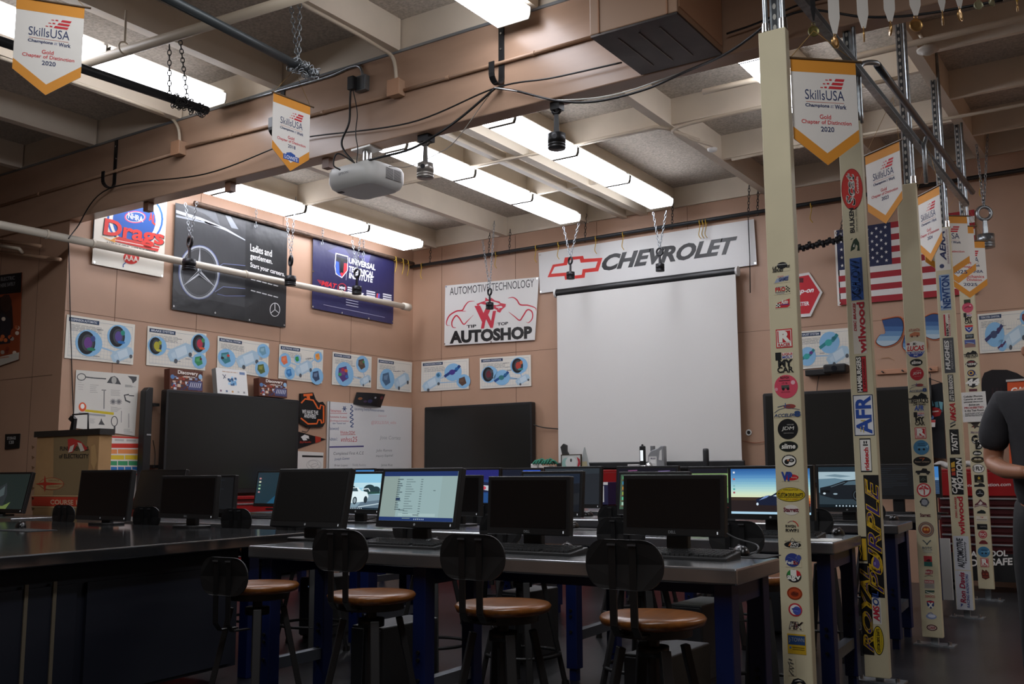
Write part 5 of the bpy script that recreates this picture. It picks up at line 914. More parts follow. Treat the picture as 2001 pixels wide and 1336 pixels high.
# notice on the last post
t5, X5, Y5 = POSTS[4]
cv = Cv(*[at(*p, Y=Y5-.012) for p in ((1881,825), (1930.5,823), (1925.5,764), (1876.6,767))], W=100, H=120); cv.base('#cfcdc8', .002)
for s, y, col in (('Cellular Phones,', 102, '#2a2a2c'), ('Cameras, or other', 91, '#2a2a2c'), ('personal electronic', 80, '#2a2a2c'), ('devices are', 69, '#2a2a2c'), ('PROHIBITED', 57, '#a03038'), ('in the Test Room', 46, '#2a2a2c')): cv.text(s, 12 if 'dev' not in s else 30, y-4, 88 if 'dev' not in s else 72, y+4, col, 2, .02)
cv.scribble(12, 22, 88, 38, '#6a6a6c', 4, 2, .5); one(cv, 'notice', 'white paper notice about phones taped to the last post', 'notice')
# overhead strut rail and conduit along the posts
xr = -1.32; a, b = at(1526,-6,X=xr), at(1888,420,X=xr); zr = 3.30
t = thing('strut_rail', 'long slotted steel strut rail running along the tops of the posts', 'rail', (xr, 6, zr)); MB().box(xr-.02, xr+.02, 3.95, 8.75, zr-.04, zr, GALV).build('channel', t)
mb = Cv((xr+.0205,3.95,zr-.04), (xr+.0205,8.75,zr-.04), (xr+.0205,8.75,zr), (xr+.0205,3.95,zr)); mb.rect(0, .005, 4.8, .035, '#2b2d30', 1)
mb2 = Cv((xr+.02,3.95,zr-.0405), (xr+.02,8.75,zr-.0405), (xr-.02,8.75,zr-.0405), (xr-.02,3.95,zr-.0405)); mb2.rect(0, .006, 4.8, .034, '#232527', 1)
for k in range(95): mb2.ell(.03+k*.05, .02, .015, .006, '#b5b3ad', 2, 8)
mb.build('side_groove', t); mb2.build('slots', t)
xq = xr+.06; one(MB().tube(curve([(xq,5.62,3.36), (xq,7.0,3.36), (xq,8.7,3.36)], 6), .022, mat('#4b4f53', .35, .8)), 'conduit', 'grey conduit following the strut rail over the posts', 'pipe')
one(MB().tube(curve([(POSTS[1][1]+.06,5.475,2.99), (POSTS[1][1]+.06,5.48,3.26), (POSTS[1][1]+.075,5.51,3.34), (xq,5.58,3.36), (xq,5.64,3.36)], 6), .015, GALV), 'conduit', 'galvanized conduit looping up from the second post to the rail', 'pipe')
one(MB().tube([(xq-.01,6.86,2.98), (xq-.01,6.86,3.24), (xq-.01,6.95,3.32)], .014, GALV), 'conduit', 'short galvanized conduit rising from the third post to the rail', 'pipe')
# ---------------------------------------------------------------- pennants
GOLD = '#cf8a2b'
def penn(px, py, D, ang, label, lines, w=.31, hs=.372, ht=.488, logo=True, strings=None, patch=False):
    c = at(px, py, D=D); d = V((math.sin(math.radians(ang)), math.cos(math.radians(ang)), 0)); z = V((0,0,1)); o = c-d*w/2-z*ht
    t = thing('pennant', label, 'pennant', c, 0, 'gold bordered shop pennants')
    cl = lambda h: mat(h, .75, bump=.12, bscale=9)
    cv = Cv(o, o+d*w, o+d*w+z*ht, o+z*ht, ink=cl); s = ht-hs; cv.EPS = .0004
    cv.base('#d9d6d0', .003, [(0,s), (w/2,0), (w,s), (w,ht), (0,ht)])
    cv.poly([(0,ht-.062), (w,ht-.062), (w,ht), (0,ht)], GOLD, 1); bb = .055
    cv.poly([(0,s), (w/2,0), (w/2,bb), (0,s+bb)], GOLD, 1); cv.poly([(w/2,0), (w,s), (w,s+bb), (w/2,bb)], GOLD, 1)
    X_ = lambda f: f*w
    if logo:
        for k in range(3):
            y = ht-.098-k*.018; cv.poly([(X_(.66-k*.05), y), (X_(.80-k*.02), y), (X_(.82-k*.02), y+.012), (X_(.68-k*.05), y+.012)], '#c22a33', 2)
            for j in range(2): cv.rect(X_(.58-k*.04-j*.06), y+.002, X_(.62-k*.04-j*.06), y+.009-j*.003, '#c22a33', 2)
        cv.text('SkillsUSA', X_(.2), ht-.188, X_(.8), ht-.142, '#27345e', 2, .0); cv.rect(X_(.21), ht-.2, X_(.79), ht-.198, '#c07a6a', 2)
        cv.text('Champions', X_(.2), ht-.226, X_(.56), ht-.207, '#27345e', 2, .03); cv.text('at', X_(.58), ht-.222, X_(.63), ht-.208, '#7a80a0', 2, .0, .2); cv.text('Work', X_(.65), ht-.226, X_(.82), ht-.207, '#27345e', 2, .03)
    for s_, y0, y1, x0, x1, col in lines: cv.text(s_, X_(x0), ht-y1, X_(x1), ht-y0, col, 2, .015)
    if patch:
        cv.poly([(X_(.3), .07), (X_(.72), .07), (X_(.72), .105), (X_(.62), .105), (X_(.62), .115), (X_(.5), .127), (X_(.38), .115), (X_(.38), .105), (X_(.3), .105)], '#27509c', 2); cv.text("LOWE'S", X_(.34), .077, X_(.68), .1, '#d5dbe8', 3, .02)
    cv.build('cloth', t)
    tp = o+z*ht; MB().cyl(tp-d*.012, tp+d*(w+.03), .006, .006, mat('#5a4630', .5), 8).build('dowel', t)
    if strings:
        e = at(*strings, D=D); MB().tube([tp, e, tp+d*w], .0015, mat('#b08a4a', .6), 5).build('string', t)
RED_, NAV = '#c23a40', '#27345e'
GD = lambda yr: [('Gold', .256, .276, .41, .58, RED_), ('Chapter of Distinction', .282, .305, .13, .89, RED_)] + ([(yr, .312, .334, .42, .62, NAV)] if yr else [])
penn(100, 4, 5.0, 34.5, 'big white and gold pennant by the black pipe, year 2020', GD('2020'), strings=(95,-60))
penn(571, 194, 6.56, 3.8, 'white and gold pennant in front of the beam with a blue patch, year 2018', GD('2018'), strings=(575,136), patch=True)
penn(1608, 117, 4.46, 47.3, 'white and gold pennant between the first two posts, year 2020', GD('2020'), strings=(1590,60))
penn(1723, 290, 6.3, 125.7, 'white and gold pennant between the second and third posts, year 2023', GD('2023'), strings=(1745,190))
penn(1811, 375, 6.85, 139.4, 'narrow turned white and gold pennant beside the fourth post, year 2024', GD('2024'), strings=(1815,290))
penn(1846, 421, 7.95, 51, 'white and gold pennant behind the fourth post, no year in view', GD(None), w=.37, hs=.38, ht=.50, strings=(1850,350))
penn(1866, 441, 8.3, 51, 'white and gold pennant third from the hanging piston, technology award 2025', [('Student', .30, .325, .4, .88, RED_), ('Technology', .335, .36, .25, .9, RED_), ('2025', .375, .405, .35, .75, NAV)], w=.32, strings=(1870,380))
penn(1888, 470, 8.55, 51, 'white and gold pennant next to the hanging piston, mechanics award 2025', [('CALIFORNIA', .255, .28, .1, .9, NAV), ('Mechanics', .30, .325, .35, .92, RED_), ('Division', .33, .352, .45, .85, RED_), ('2025', .37, .395, .35, .72, NAV)], w=.33, hs=.385, ht=.50, strings=(1890,400))
# ---------------------------------------------------------------- medals hung in a row
GOLDM = mat('#c9a065', .3, .9); RIB = mat('#d2cfc8', .7)
def medal(x, yt, yb, ym, r, label, rib=RIB, m=GOLDM, rot=0, D=4.6, wide=11):
    c = at(x, ym, D=D); t = thing('medal', label, 'medal', c, 0, 'medals hung along the ceiling'); k = D/FOC; top = at(x-1, yt, D=D); bot = at(x, yb, D=D)
    u = RT*math.cos(rot)+FW*math.sin(rot)
    MB().prism([(-wide*k, top.z-bot.z), (wide*k, top.z-bot.z), (wide*.95*k, (top.z-bot.z)*.3), (wide*.35*k, 0), (-wide*.35*k, 0), (-wide*k, (top.z-bot.z)*.3)], bot, RT, (0,0,1), FW*.003, rib).build('ribbon', t)
    n = u.cross(V((0,0,1))); MB().lathe([(r*k*.2,-.003), (r*k,-.003), (r*k,.003), (r*k*.9,.004), (r*k*.86,.0025), (r*k*.4,.0035)], c, m, 20, n).build('disc', t); MB().ring(c+V((0,0,r*k+.008)), u, (0,0,1), .008, .008, .002, m, 10, 5).build('link', t)
one(MB().tube([at(1480,-42,D=4.6), at(2040,-42,D=4.6)], .006, GALV), 'trim_6', None, None)['kind'] = 'structure'  # thin bar above the view, added so the medals hang from something
medal(1590, -42, 40, 61, 11, 'olive medal on a thin black ribbon beside the first post', BLACK, mat('#6a6238', .4, .6), 0, 4.6, 5)
medal(1632, -42, 66, 83, 12, 'gold medal hanging lowest on a white ribbon', rot=.7); medal(1688, -42, 55, 70, 12, 'gold medal turned edge on with printed white ribbon', rot=1.25)
medal(1740, -42, 42, 58, 12, 'thin edge on gold medal in the middle of the row', rot=1.4); medal(1790, -42, 30, 49, 13, 'large gold medal facing flat on', rot=.0)
medal(1842, -42, 22, 38, 12, 'gold medal turned edge on, one of two close together', rot=1.2, wide=7); medal(1876, -42, 16, 30, 12, 'gold medal half turned, beside the edge on one', rot=.8, wide=7)
medal(1912, -42, -6, 10, 9, 'pale greenish medal high in the row', m=mat('#a9a887', .4, .6), wide=3); medal(1938, -42, -8, 5, 8, 'second pale greenish medal high in the row', m=mat('#9a9672', .4, .6), rot=.5, wide=3); medal(1988, -42, 6, 16, 7, 'small gold medal at the end of the row', mat('#c9a23a', .5), rot=1.2, wide=3)
# ================================================================ BENCHES
def bench(x0, x1, y1, dep, label, legs, fs=.0, ss=.0, z=ZT):
    """corners from the front edge line (slope fs) and the slant of the end edges (ss); y1 = front edge at x1"""
    yf = lambda x: y1-fs*(x1-x)
    P = lambda x, d: V((x-ss*d, yf(x)+d, 0))
    t = thing('workbench', label, 'workbench', ((x0+x1)/2, yf((x0+x1)/2)+dep/2, 0), 0, 'steel topped blue benches')
    MB().prism([(p.x, p.y) for p in (P(x0,0), P(x1,0), P(x1,dep), P(x0,dep))], (0,0,z-.055), (1,0,0), (0,1,0), (0,0,.055), STEEL).build('tabletop', t, .007)
    for x in legs:
        for d in (.045, dep-.11):
            q = P(x, d); l = MB().box(q.x, q.x+.065, q.y, q.y+.065, .06, z-.055, BLUE).build('leg', t, .004)
            MB().box(q.x+.012, q.x+.053, q.y+.012, q.y+.053, 0, .2, BLUE).build('foot_insert', l)
            for zz in (.33, .36, .25): MB().cyl((q.x+.032, q.y-.008, zz), (q.x+.032, q.y, zz), .008, .008, DKMET, 8).build('bolt', l)
        a, b = P(x, .11)+V((.032,0,0)), P(x, dep-.11)+V((.032,0,0))
        MB().bar(a+V((0,0,z-.095)), b+V((0,0,z-.095)), .045, .07, BLUE).build('cross_rail', t)
        MB().bar(a+V((0,0,.225)), b+V((0,0,.225)), .045, .05, mat('#5c6068', .4, .6)).build('foot_rail', t)
    a, b = P(x0+.05, dep-.05), P(x1-.05, dep-.05); MB().bar(a+V((0,0,z-.1)), b+V((0,0,z-.1)), .035, .08, BLUE).build('back_rail', t)
bench(-3.585, -1.255, 3.212, .52, 'first steel topped bench row with three stools tucked in', (-3.54, -2.655, -1.355), .012, .062)
bench(-4.24, -1.362, 4.695, .68, 'second row bench beside the posts with white papers on its end', (-4.18, -2.78, -1.455), .05, .08)
bench(-7.12, -4.25, 4.62, .68, 'second row bench toward the cardboard training panel', (-7.05, -5.7, -4.33), .005, .08)
bench(-4.24, -1.493, 6.525, .68, 'third row bench beside the posts', (-4.18, -2.9, -1.585), .08, .09)
bench(-7.12, -4.25, 6.30, .68, 'third row bench toward the banner wall', (-7.05, -5.7, -4.33))
bench(-4.24, -1.62, 8.16, .68, 'fourth row bench beside the posts', (-4.18, -2.9, -1.705), .07, .09)
bench(-7.12, -4.25, 7.97, .68, 'fourth row bench toward the corner displays', (-7.05, -5.7, -4.33))
# island bench with cupboards
t = thing('island_bench', 'large island bench with shiny steel top and dark blue cupboards', 'workbench', (-5.4, 2.6, 0))
SHINY = mat('#8d8e90', .1, .95)
pts = [(-3.80, 1.0), (-4.175, 4.23), (-7.1, 4.26), (-7.1, 1.0)]
MB().prism(pts[::-1], (0,0,ZT-.055), (1,0,0), (0,1,0), (0,0,.055), SHINY).build('tabletop', t, .006)
NAVY = mat('#020718', .6)
pts2 = [(-3.95, 1.0), (-4.26, 3.72), (-6.9, 3.72), (-6.9, 1.0)]
MB().prism(pts2[::-1], (0,0,.08), (1,0,0), (0,1,0), (0,0,ZT-.055-.08), NAVY).build('carcass', t)
d = V((-.31, 2.72, 0)).normalized()
for f0, f1 in ((.02, .30), (.32, .62), (.64, .98)):
    a, b = V((-3.95,1.0,0)).lerp(V((-4.26,3.72,0)), f0), V((-3.95,1.0,0)).lerp(V((-4.26,3.72,0)), f1); n = V((d.y, -d.x, 0))
    dr = MB().hexa([a+n*.002+V((0,0,.1)), a+n*.02+V((0,0,.1)), b+n*.02+V((0,0,.1)), b+n*.002+V((0,0,.1)), a+n*.002+V((0,0,.6)), a+n*.02+V((0,0,.6)), b+n*.02+V((0,0,.6)), b+n*.002+V((0,0,.6))], NAVY).build('cupboard_door', t)
for x, y in ((70, 1240), (130, 1240)):
    p = at(x, y, X=-4.0); q = V((-3.95, 1.0, 0)); s = (p.y-1.0)/2.72; p = V((-3.95-.31*s+.024, p.y, 0)); MB().box(p.x-.008, p.x+.004, p.y-.008, p.y+.008, .1, .62, mat('#6a6253', .4, .3)).build('edge_pull', t)
for x, y in ((-4.24, 3.78), (-6.85, 3.78)): MB().box(x-.07, x, y, y+.07, 0, ZT-.055, BLUE).build('leg', t, .004)
bench(-8.72, -7.74, 4.44, .5, 'short bench end in front of the cardboard panel', (-8.68, -7.83))
# ================================================================ MONITORS
PLAS = mat('#0d0d0e', .42); OFF = mat('#0a0a0b', .25, spec=.4)
MN = [0]
def monitor(label, x0, x1, yt, yb, Y, tilt=4, paint=None, z=ZT, logo='hp', group=None, small=False, off=OFF):
    a, b = at(x0, yb, Y=Y), at(x1, yb, Y=Y); xc = (a.x+b.x)/2; zb = (a.z+b.z)/2; W = b.x-a.x; r = math.radians(tilt)
    tp = at((x0+x1)/2, yt, Y=Y+.3*math.sin(r)); H = (tp.z-zb)/math.cos(r)
    t = thing('monitor', label, 'monitor', (xc, Y, z), 0, group)
    zb = max(zb-z, .03); M = Matrix.Translation((0, 0, zb)) @ Matrix.Rotation(-r, 4, 'X')
    fr = .017; bt = .03
    MB().box(-W/2, W/2, 0, .035, 0, H, PLAS, M).build('bezel', t, .004, True)
    MB().box(-W*.3, W*.3, .035, .06, H*.2, H*.8, PLAS, M).build('rear_housing', t, .008, True)
    cv = Cv(*[M @ V(p) for p in ((-W/2+fr,-.0012,bt), (W/2-fr,-.0012,bt), (W/2-fr,-.0012,H-fr), (-W/2+fr,-.0012,H-fr))], W=100, H=100*(H-fr-bt)/(W-2*fr), ink=scr); cv.EPS = .0003
    if paint: paint(cv)
    else: cv.base(off, .001)
    cv.build('screen', t, 0, True)
    if not small:
        cv = Cv(*[M @ V(p) for p in ((-.015,-.0008,.008), (.015,-.0008,.008), (.015,-.0008,.022), (-.015,-.0008,.022))])
        if logo == 'hp': cv.ell(.015, .007, .006, .006, '#8a8c8e', 1, 14)
        else: cv.text('DELL', 0, .002, .03, .012, '#77797b', 1, .01)
        cv.build('maker_badge', t, 0, True)
        MB().box(W/2-.03, W/2-.026, -.001, 0, .01, .02, scr('#dfe4ea', .5), M).build('power_light', t, 0, True)
    MB().box(-.045, .045, .04, .075, .01, zb+H*.45, PLAS).build('neck', t, .006, True)
    MB().prism(rrect(.24, .17, .06), (0, .05, 0), (1,0,0), (0,1,0), (0,0,.014), PLAS).build('base', t, .003, True)
    return t
def s_doc(c):
    c.base('#8fa6a6', .001, None); c.rect(0, c.H-5, 100, c.H, '#1d3264', 1); c.rect(0, 0, 100, 4, '#1f3568', 1); c.rect(22, 4, 80, c.H-5, '#93acae', 1); c.rect(0, 4, 22, c.H-5, '#8a9c98', 1)
    for i in range(15): c.rect(20, c.H-9-i*2.3, 20+random.uniform(3, 9), c.H-8-i*2.3, '#4f6066', 2); c.rect(20, c.H-9-i*2.3, 21, c.H-8-i*2.3, '#39484e', 2)
    for i in range(17): c.rect(32, c.H-9-i*2.6, 32+random.uniform(5, 14), c.H-8.2-i*2.6, '#6b7f82', 2); c.rect(52, c.H-9-i*2.6, 55, c.H-8.2-i*2.6, '#5d7074', 2)
    c.rect(20, 22, 26, 24.5, '#1c2f55', 2); c.rect(70, 32, 73, 32.8, '#5d7074', 2); c.rect(26, 5, 76, 8, '#a2babb', 2); c.rect(46, 6, 54, 6.8, '#4f6066', 3); c.rect(26, 11, 34, 11.8, '#4f6066', 2)
    for i in range(6): c.rect(48+i*2.5, 1.3, 49.2+i*2.5, 2.6, '#9fb0cc', 2)
def s_white(c):
    H = c.H; c.base('#9fcfe0', .001); c.poly([(0,H*.55), (0,H), (100,H), (100,H*.6)], '#8cc6e2', 1); c.rect(0, H*.6, 100, H*.75, '#c0dfe6', 1); c.rect(0, 0, 100, H*.42, '#7f98a6', 1); c.poly([(45,H*.4), (100,H*.44), (100,H*.5), (55,H*.48)], '#2f5348', 2)
    for x, y, r in ((22,.53,8), (36,.56,10), (76,.56,13), (90,.54,10), (10,.5,5)): c.ell(x, H*y, r, r*.62, '#263c42', 2)
    c.poly([(50,H*.03), (60,H*.2), (100,H*.26), (100,H*.03)], '#5f7383', 2); c.line([(55,H*.06), (100,H*.16)], 1.5, '#c3d6de', 3)
    c.poly([(4,H*.2), (5,H*.38), (16,H*.48), (26,H*.6), (50,H*.62), (58,H*.52), (72,H*.48), (76,H*.36), (72,H*.22), (40,H*.17)], '#dff0f4', 4); c.poly([(20,H*.5), (28,H*.58), (48,H*.6), (52,H*.5)], '#3a4f58', 5); c.ell(46,H*.24, 5, H*.11, '#23313a', 5); c.ell(46,H*.24, 3, H*.07, '#8a9aa2', 6); c.ell(70,H*.27, 4, H*.1, '#23313a', 5)
    c.ell(34,H*.40, 4, H*.04, '#2c3d46', 5); c.poly([(5,H*.2), (5,H*.28), (20,H*.25), (20,H*.18)], '#34454e', 5); c.poly([(24,H*.2), (26,H*.3), (36,H*.29), (34,H*.2)], '#4a5f68', 5); c.line([(60,H*.56), (74,H*.58), (78,H*.5)], 1.6, '#dcebf0', 5); c.rect(0, 0, 100, H*.04, '#122534', 6)
    for k in range(8): c.rect(34+k*4, H*.01, 36+k*4, H*.03, '#c9d6e2', 7)
def s_corvette(c):
    H = c.H; c.base('#7fb0c8', .001)
    st = [(45,95,156),(70,125,180),(105,160,198),(140,190,205),(175,212,208),(205,224,196),(222,222,176)]
    for k in range(24):
        f = k/24*6; a, b = st[int(f)], st[int(f)+1]; f -= int(f); c.rect(0, H*(.955-k*.027), 100, H*(1.0-k*.027), '#%02x%02x%02x' % tuple(int(p+(q-p)*f) for p, q in zip(a, b)), 1)
    for k, col in enumerate(('#cfa46a','#c8783a','#a44a20','#62261a')): c.rect(72+k*0, H*(.36-k*.06), 100, H*(.42-k*.06), col, 2)
    c.rect(0, 0, 100, H*.34, '#251c1d', 1); c.rect(0, H*.3, 60, H*.37, '#3a2c22', 2)
    c.poly([(34,H*.2), (32,H*.32), (40,H*.38), (52,H*.41), (62,H*.52), (84,H*.54), (92,H*.42), (96,H*.24), (90,H*.18)], '#141c33', 3); c.poly([(36,H*.3), (44,H*.4), (50,H*.42), (46,H*.36)], '#6d86b4', 4); c.poly([(54,H*.4), (60,H*.44), (62,H*.42), (58,H*.39)], '#b9cbe2', 4); c.poly([(63,H*.48), (70,H*.53), (80,H*.53), (84,H*.46)], '#3b4a70', 4)
    c.ell(70,H*.25, 7.5, H*.13, '#0c0e14', 4); c.oval(70,H*.25, 5.5, H*.1, 1.2, '#c4ccd6', 5)
    for k in range(6): c.line([(70,H*.25), (70+5*math.cos(k*1.05), H*.25+H*.09*math.sin(k*1.05))], 1, '#aeb8c4', 5)
    c.ell(34,H*.22, 1.5, H*.03, '#cfe0ee', 5); c.rect(0, 0, 100, H*.05, '#a9cfe6', 5)
    for k in range(7): c.rect(3, H*(.9-k*.075), 5.5, H*(.94-k*.075), ['#d8dfe8','#5a86b4','#c05a4a','#8ab4c8','#7fb0b4','#4aa09a','#a04a5a'][k], 6)
def s_dark_car(c):
    H = c.H; c.base('#5e7c8c', .001); c.rect(0, H*.88, 100, H, '#1c2c36', 1); c.poly([(0,H*.7), (0,H*.88), (100,H*.88), (100,H*.75), (60,H*.66), (30,H*.72)], '#9fb6c0', 1); c.poly([(10,H*.78), (30,H*.82), (60,H*.77), (40,H*.74)], '#6d8794', 2); c.rect(0, 0, 100, H*.36, '#2c3a42', 1)
    c.poly([(2,H*.3), (2,H*.48), (22,H*.54), (48,H*.66), (80,H*.7), (100,H*.66), (100,H*.2), (30,H*.2)], '#161c22', 3); c.poly([(44,H*.55), (54,H*.64), (76,H*.67), (82,H*.56)], '#4a606c', 4); c.ell(70,H*.3, 10, H*.15, '#0c0f12', 4); c.oval(70,H*.3, 7, H*.11, 1.4, '#3a464e', 5); c.rect(4, H*.36, 20, H*.42, '#0a0d10', 4); c.ell(10,H*.34, 2.5, H*.025, '#c4d2da', 5); c.ell(30,H*.33, 4, H*.02, '#8fa4b0', 5); c.line([(22,H*.5), (48,H*.62)], 1, '#5a6c76', 5)
    c.rect(0, 0, 100, H*.07, '#0f1a20', 5)
    for k in range(9): c.rect(30+k*6, H*.02, 32.5+k*6, H*.05, '#b9cbd6', 6)
def s_teal(c):
    H = c.H; c.base('#0c2c38', .001); c.poly([(30,0), (60,0), (100,H*.5), (100,H*.8), (60,H*.4)], '#0f4a66', 1); c.poly([(48,H*.05), (80,0), (90,H*.25), (70,H*.3)], '#1c3fc0', 2); c.poly([(52,H*.1), (66,H*.3), (84,H*.75), (78,H*.35), (66,H*.06)], '#1f86c4', 3)
    for k in range(5): c.rect(5, H*(.78-k*.11), 10, H*(.83-k*.11), ['#b0787a','#c9c9b0','#7aa486','#9fc49f','#a4787a'][k], 3)
def s_mustang(c):
    H = c.H; c.base('#1f3a70', .001); c.rect(0, H*.7, 100, H, '#23256a', 1); c.rect(0, 0, 100, H*.3, '#234a80', 1); c.poly([(10,H*.42), (40,H*.66), (90,H*.6), (98,H*.34), (20,H*.3)], '#1a2340', 2); c.poly([(48,H*.42), (50,H*.54), (80,H*.52), (80,H*.36)], '#b9c0c9', 3); c.ell(62,H*.45, 8, H*.06, '#c24a5a', 4); c.ell(88,H*.5, 8, H*.1, '#b8304a', 3)
def s_laser(c):
    c.base('#22262c', .001); c.poly([(0,c.H), (0,c.H*.8), (100,c.H*.86), (100,c.H)], '#2a3138', 1); c.poly([(40,c.H*.12), (62,c.H*.5), (66,c.H*.52), (56,c.H*.22)], '#8a2438', 2); c.poly([(46,c.H*.2), (60,c.H*.44), (54,c.H*.24)], '#c03a50', 3)
def s_icons(c):
    H = c.H; c.base('#2c3a34', .001); c.poly([(0,0), (0,H), (40,H), (20,H*.5), (30,0)], '#3f5a48', 1)
    for k in range(6): c.rect(3, H*(.86-k*.15), 10, H*(.95-k*.15), ['#5aa06a','#3a86b0','#b07a3a','#8a9a4a','#5ab08a','#a0c4b0'][k], 2); c.rect(1, H*(.83-k*.15), 12, H*(.85-k*.15), '#6a4a3a', 2)
def s_web(c):
    H = c.H; c.base('#7fa065', .001); c.rect(0, H*.86, 100, H, '#15161f', 1)
    for k in range(3): c.rect(40, H*(.6-k*.22), 62, H*(.74-k*.22), '#4a4a2a', 2); c.rect(75, H*(.6-k*.22), 96, H*(.74-k*.22), '#3f3a24', 2)
    c.rect(0, H*.46, 100, H*.49, '#5a8a4a', 2); c.rect(0, 0, 100, H*.14, '#3f6a4a', 2)
def s_dim(c): c.base('#12161d', .001); c.poly([(0,c.H*.6), (0,c.H), (100,c.H), (100,c.H*.75)], '#182231', 1); c.poly([(60,c.H*.1), (100,c.H*.2), (100,c.H*.5), (70,c.H*.4)], '#1c1f24', 1)  # bluish reflection painted into the dark screen
def s_navy(c):
    c.base('#14142a', .001); c.rect(0, c.H*.86, 100, c.H, '#10101a', 1); c.line([(18,c.H*.93), (34,c.H*.94)], 1.6, '#7a4a70', 2); c.line([(70,c.H*.91), (90,c.H*.92)], 1.2, '#6a5a8a', 2)
def s_bluebar(c): c.base('#101728', .001); c.rect(55, c.H*.9, 100, c.H*.97, '#2a52c0', 1)
def s_sea(c):
    H = c.H; c.base('#3a76b4', .001); c.rect(0, 0, 100, H*.5, '#24364f', 1); c.rect(0, H*.5, 100, H*.6, '#6a90b4', 1)
    for k in range(8): c.line([(0,H*.06*k), (100,H*(.06*k+.02))], .8, '#5a7490', 2)
def s_phone(c):
    H = c.H; c.base('#15201f', .001); c.poly([(40,H*.1), (48,H*.62), (60,H*.75), (66,H*.4), (62,H*.06)], '#23292c', 1); c.poly([(40,H*.1), (30,0), (70,0), (76,H*.2), (62,H*.08)], '#5a6a3a', 2); c.poly([(48,H*.5), (58,H*.66), (60,H*.4), (50,H*.3)], '#3f4a4c', 2)
def s_text(c): c.base('#0e1114', .001); [c.rect(6, c.H*(.9-k*.07), 6+random.uniform(20, 80), c.H*(.92-k*.07), '#1b2026', 1) for k in range(10)]
G1, G2, G3, G4 = 'monitors on the first bench row', 'monitors on the second bench row', 'monitors on the third bench row', 'monitors on the fourth bench row'
monitor('switched off black monitor tilted back, beside the island bench corner', 526, 668, 915, 1030, 3.56, 12, logo='hp', group=G1, off=mat('#141414', .3))
monitor('large monitor showing a pale grey form page with blue bars', 733, 889, 914, 1031, 3.55, 11, s_doc, group=G1)
monitor('switched off black monitor with centred maker badge, behind the middle stool', 951, 1112, 930, 1045, 3.54, 3, logo='dell', group=G1)
monitor('switched off black monitor at the post end of the first bench', 1217, 1416, 927, 1047, 3.54, 3, logo='dell', group=G1)
monitor('switched off black monitor on the island bench in front of the cardboard panel', 146, 247, 918, 1016, 4.1, 5, group='monitors on the island bench')
monitor('switched off black monitor on the island bench in front of the big display', 309, 418, 929, 1013, 4.12, 3, logo='dell', group='monitors on the island bench')
monitor('monitor at the picture edge showing a dark picture with green', -62, 42, 928, 1006, 4.66, 12, s_phone, group='monitors on the short bench end')
monitor('dim grey tilted monitor between the two island monitors', 256, 345, 917, 995, 5.15, 14, group=G2, off=mat('#1b1b1b', .3))
monitor('dark monitor with faint text beside the big display, second row', 385, 455, 928, 1002, 5.1, 3, s_text, group=G2)
monitor('lit monitor showing a white sports car under a pale blue sky', 648, 742, 921, 1003, 5.1, 8, s_white, group=G2)
monitor('switched off black monitor half hidden behind the form page monitor', 836, 938, 928, 1008, 5.1, 2, group=G2)
monitor('dim monitor with a bluish reflection painted on it behind the middle black monitor', 1015, 1136, 920, 1009, 5.1, 5, s_dim, group=G2)
monitor('monitor with a column of colourful icons behind the post end monitor', 1205, 1345, 921, 1006, 5.12, 8, s_icons, group=G2)
monitor('lit monitor showing a dark sports car at sunset behind the first post', 1424, 1592, 909, 1016, 5.08, 2, s_corvette, group=G2)
monitor('monitor with glowing teal and blue wallpaper', 494, 578, 927, 997, 6.9, 8, s_teal, group=G3)
monitor('monitor showing a blue race car picture behind the form page monitor', 893, 976, 914, 989, 6.85, 3, s_mustang, group=G3)
monitor('grey monitor with a red laser streak', 1060, 1174, 911, 992, 6.85, 4, s_laser, group=G3)
monitor('dark navy monitor behind the colourful icon monitor', 1203, 1325, 910, 993, 6.85, 4, s_navy, group=G3)
monitor('monitor showing a green web page beside the sunset monitor', 1345, 1428, 911, 990, 6.85, 2, s_web, group=G3)
monitor('lit monitor showing a dark coupe under clouds behind the second post', 1597, 1716, 907, 1000, 6.8, 2, s_dark_car, group=G3)
monitor('small far monitor behind the white sports car picture', 676, 731, 915, 965, 8.55, 3, s_sea, group=G4, small=True)
monitor('small far monitor with pale top behind the form page monitor', 734, 790, 915, 965, 8.55, 3, s_web, group=G4, small=True)
monitor('far monitor with a purple strip above the teal wallpaper monitor', 508, 560, 919, 965, 8.55, 3, s_navy, group=G4, small=True)
monitor('far dark monitor with a bright blue bar at its top', 978, 1058, 914, 968, 8.55, 3, s_bluebar, group=G4, small=True)
monitor('far black monitor between the navy and the green page monitors', 1327, 1392, 911, 968, 8.55, 2, group=G4, small=True)
monitor('far dark monitor between the second and third posts', 1715, 1792, 906, 975, 8.5, 2, s_text, group=G4, small=True)
monitor('far monitor showing blue sky and water beside the third post', 1792, 1841, 907, 972, 8.5, 2, s_sea, group=G4, small=True)
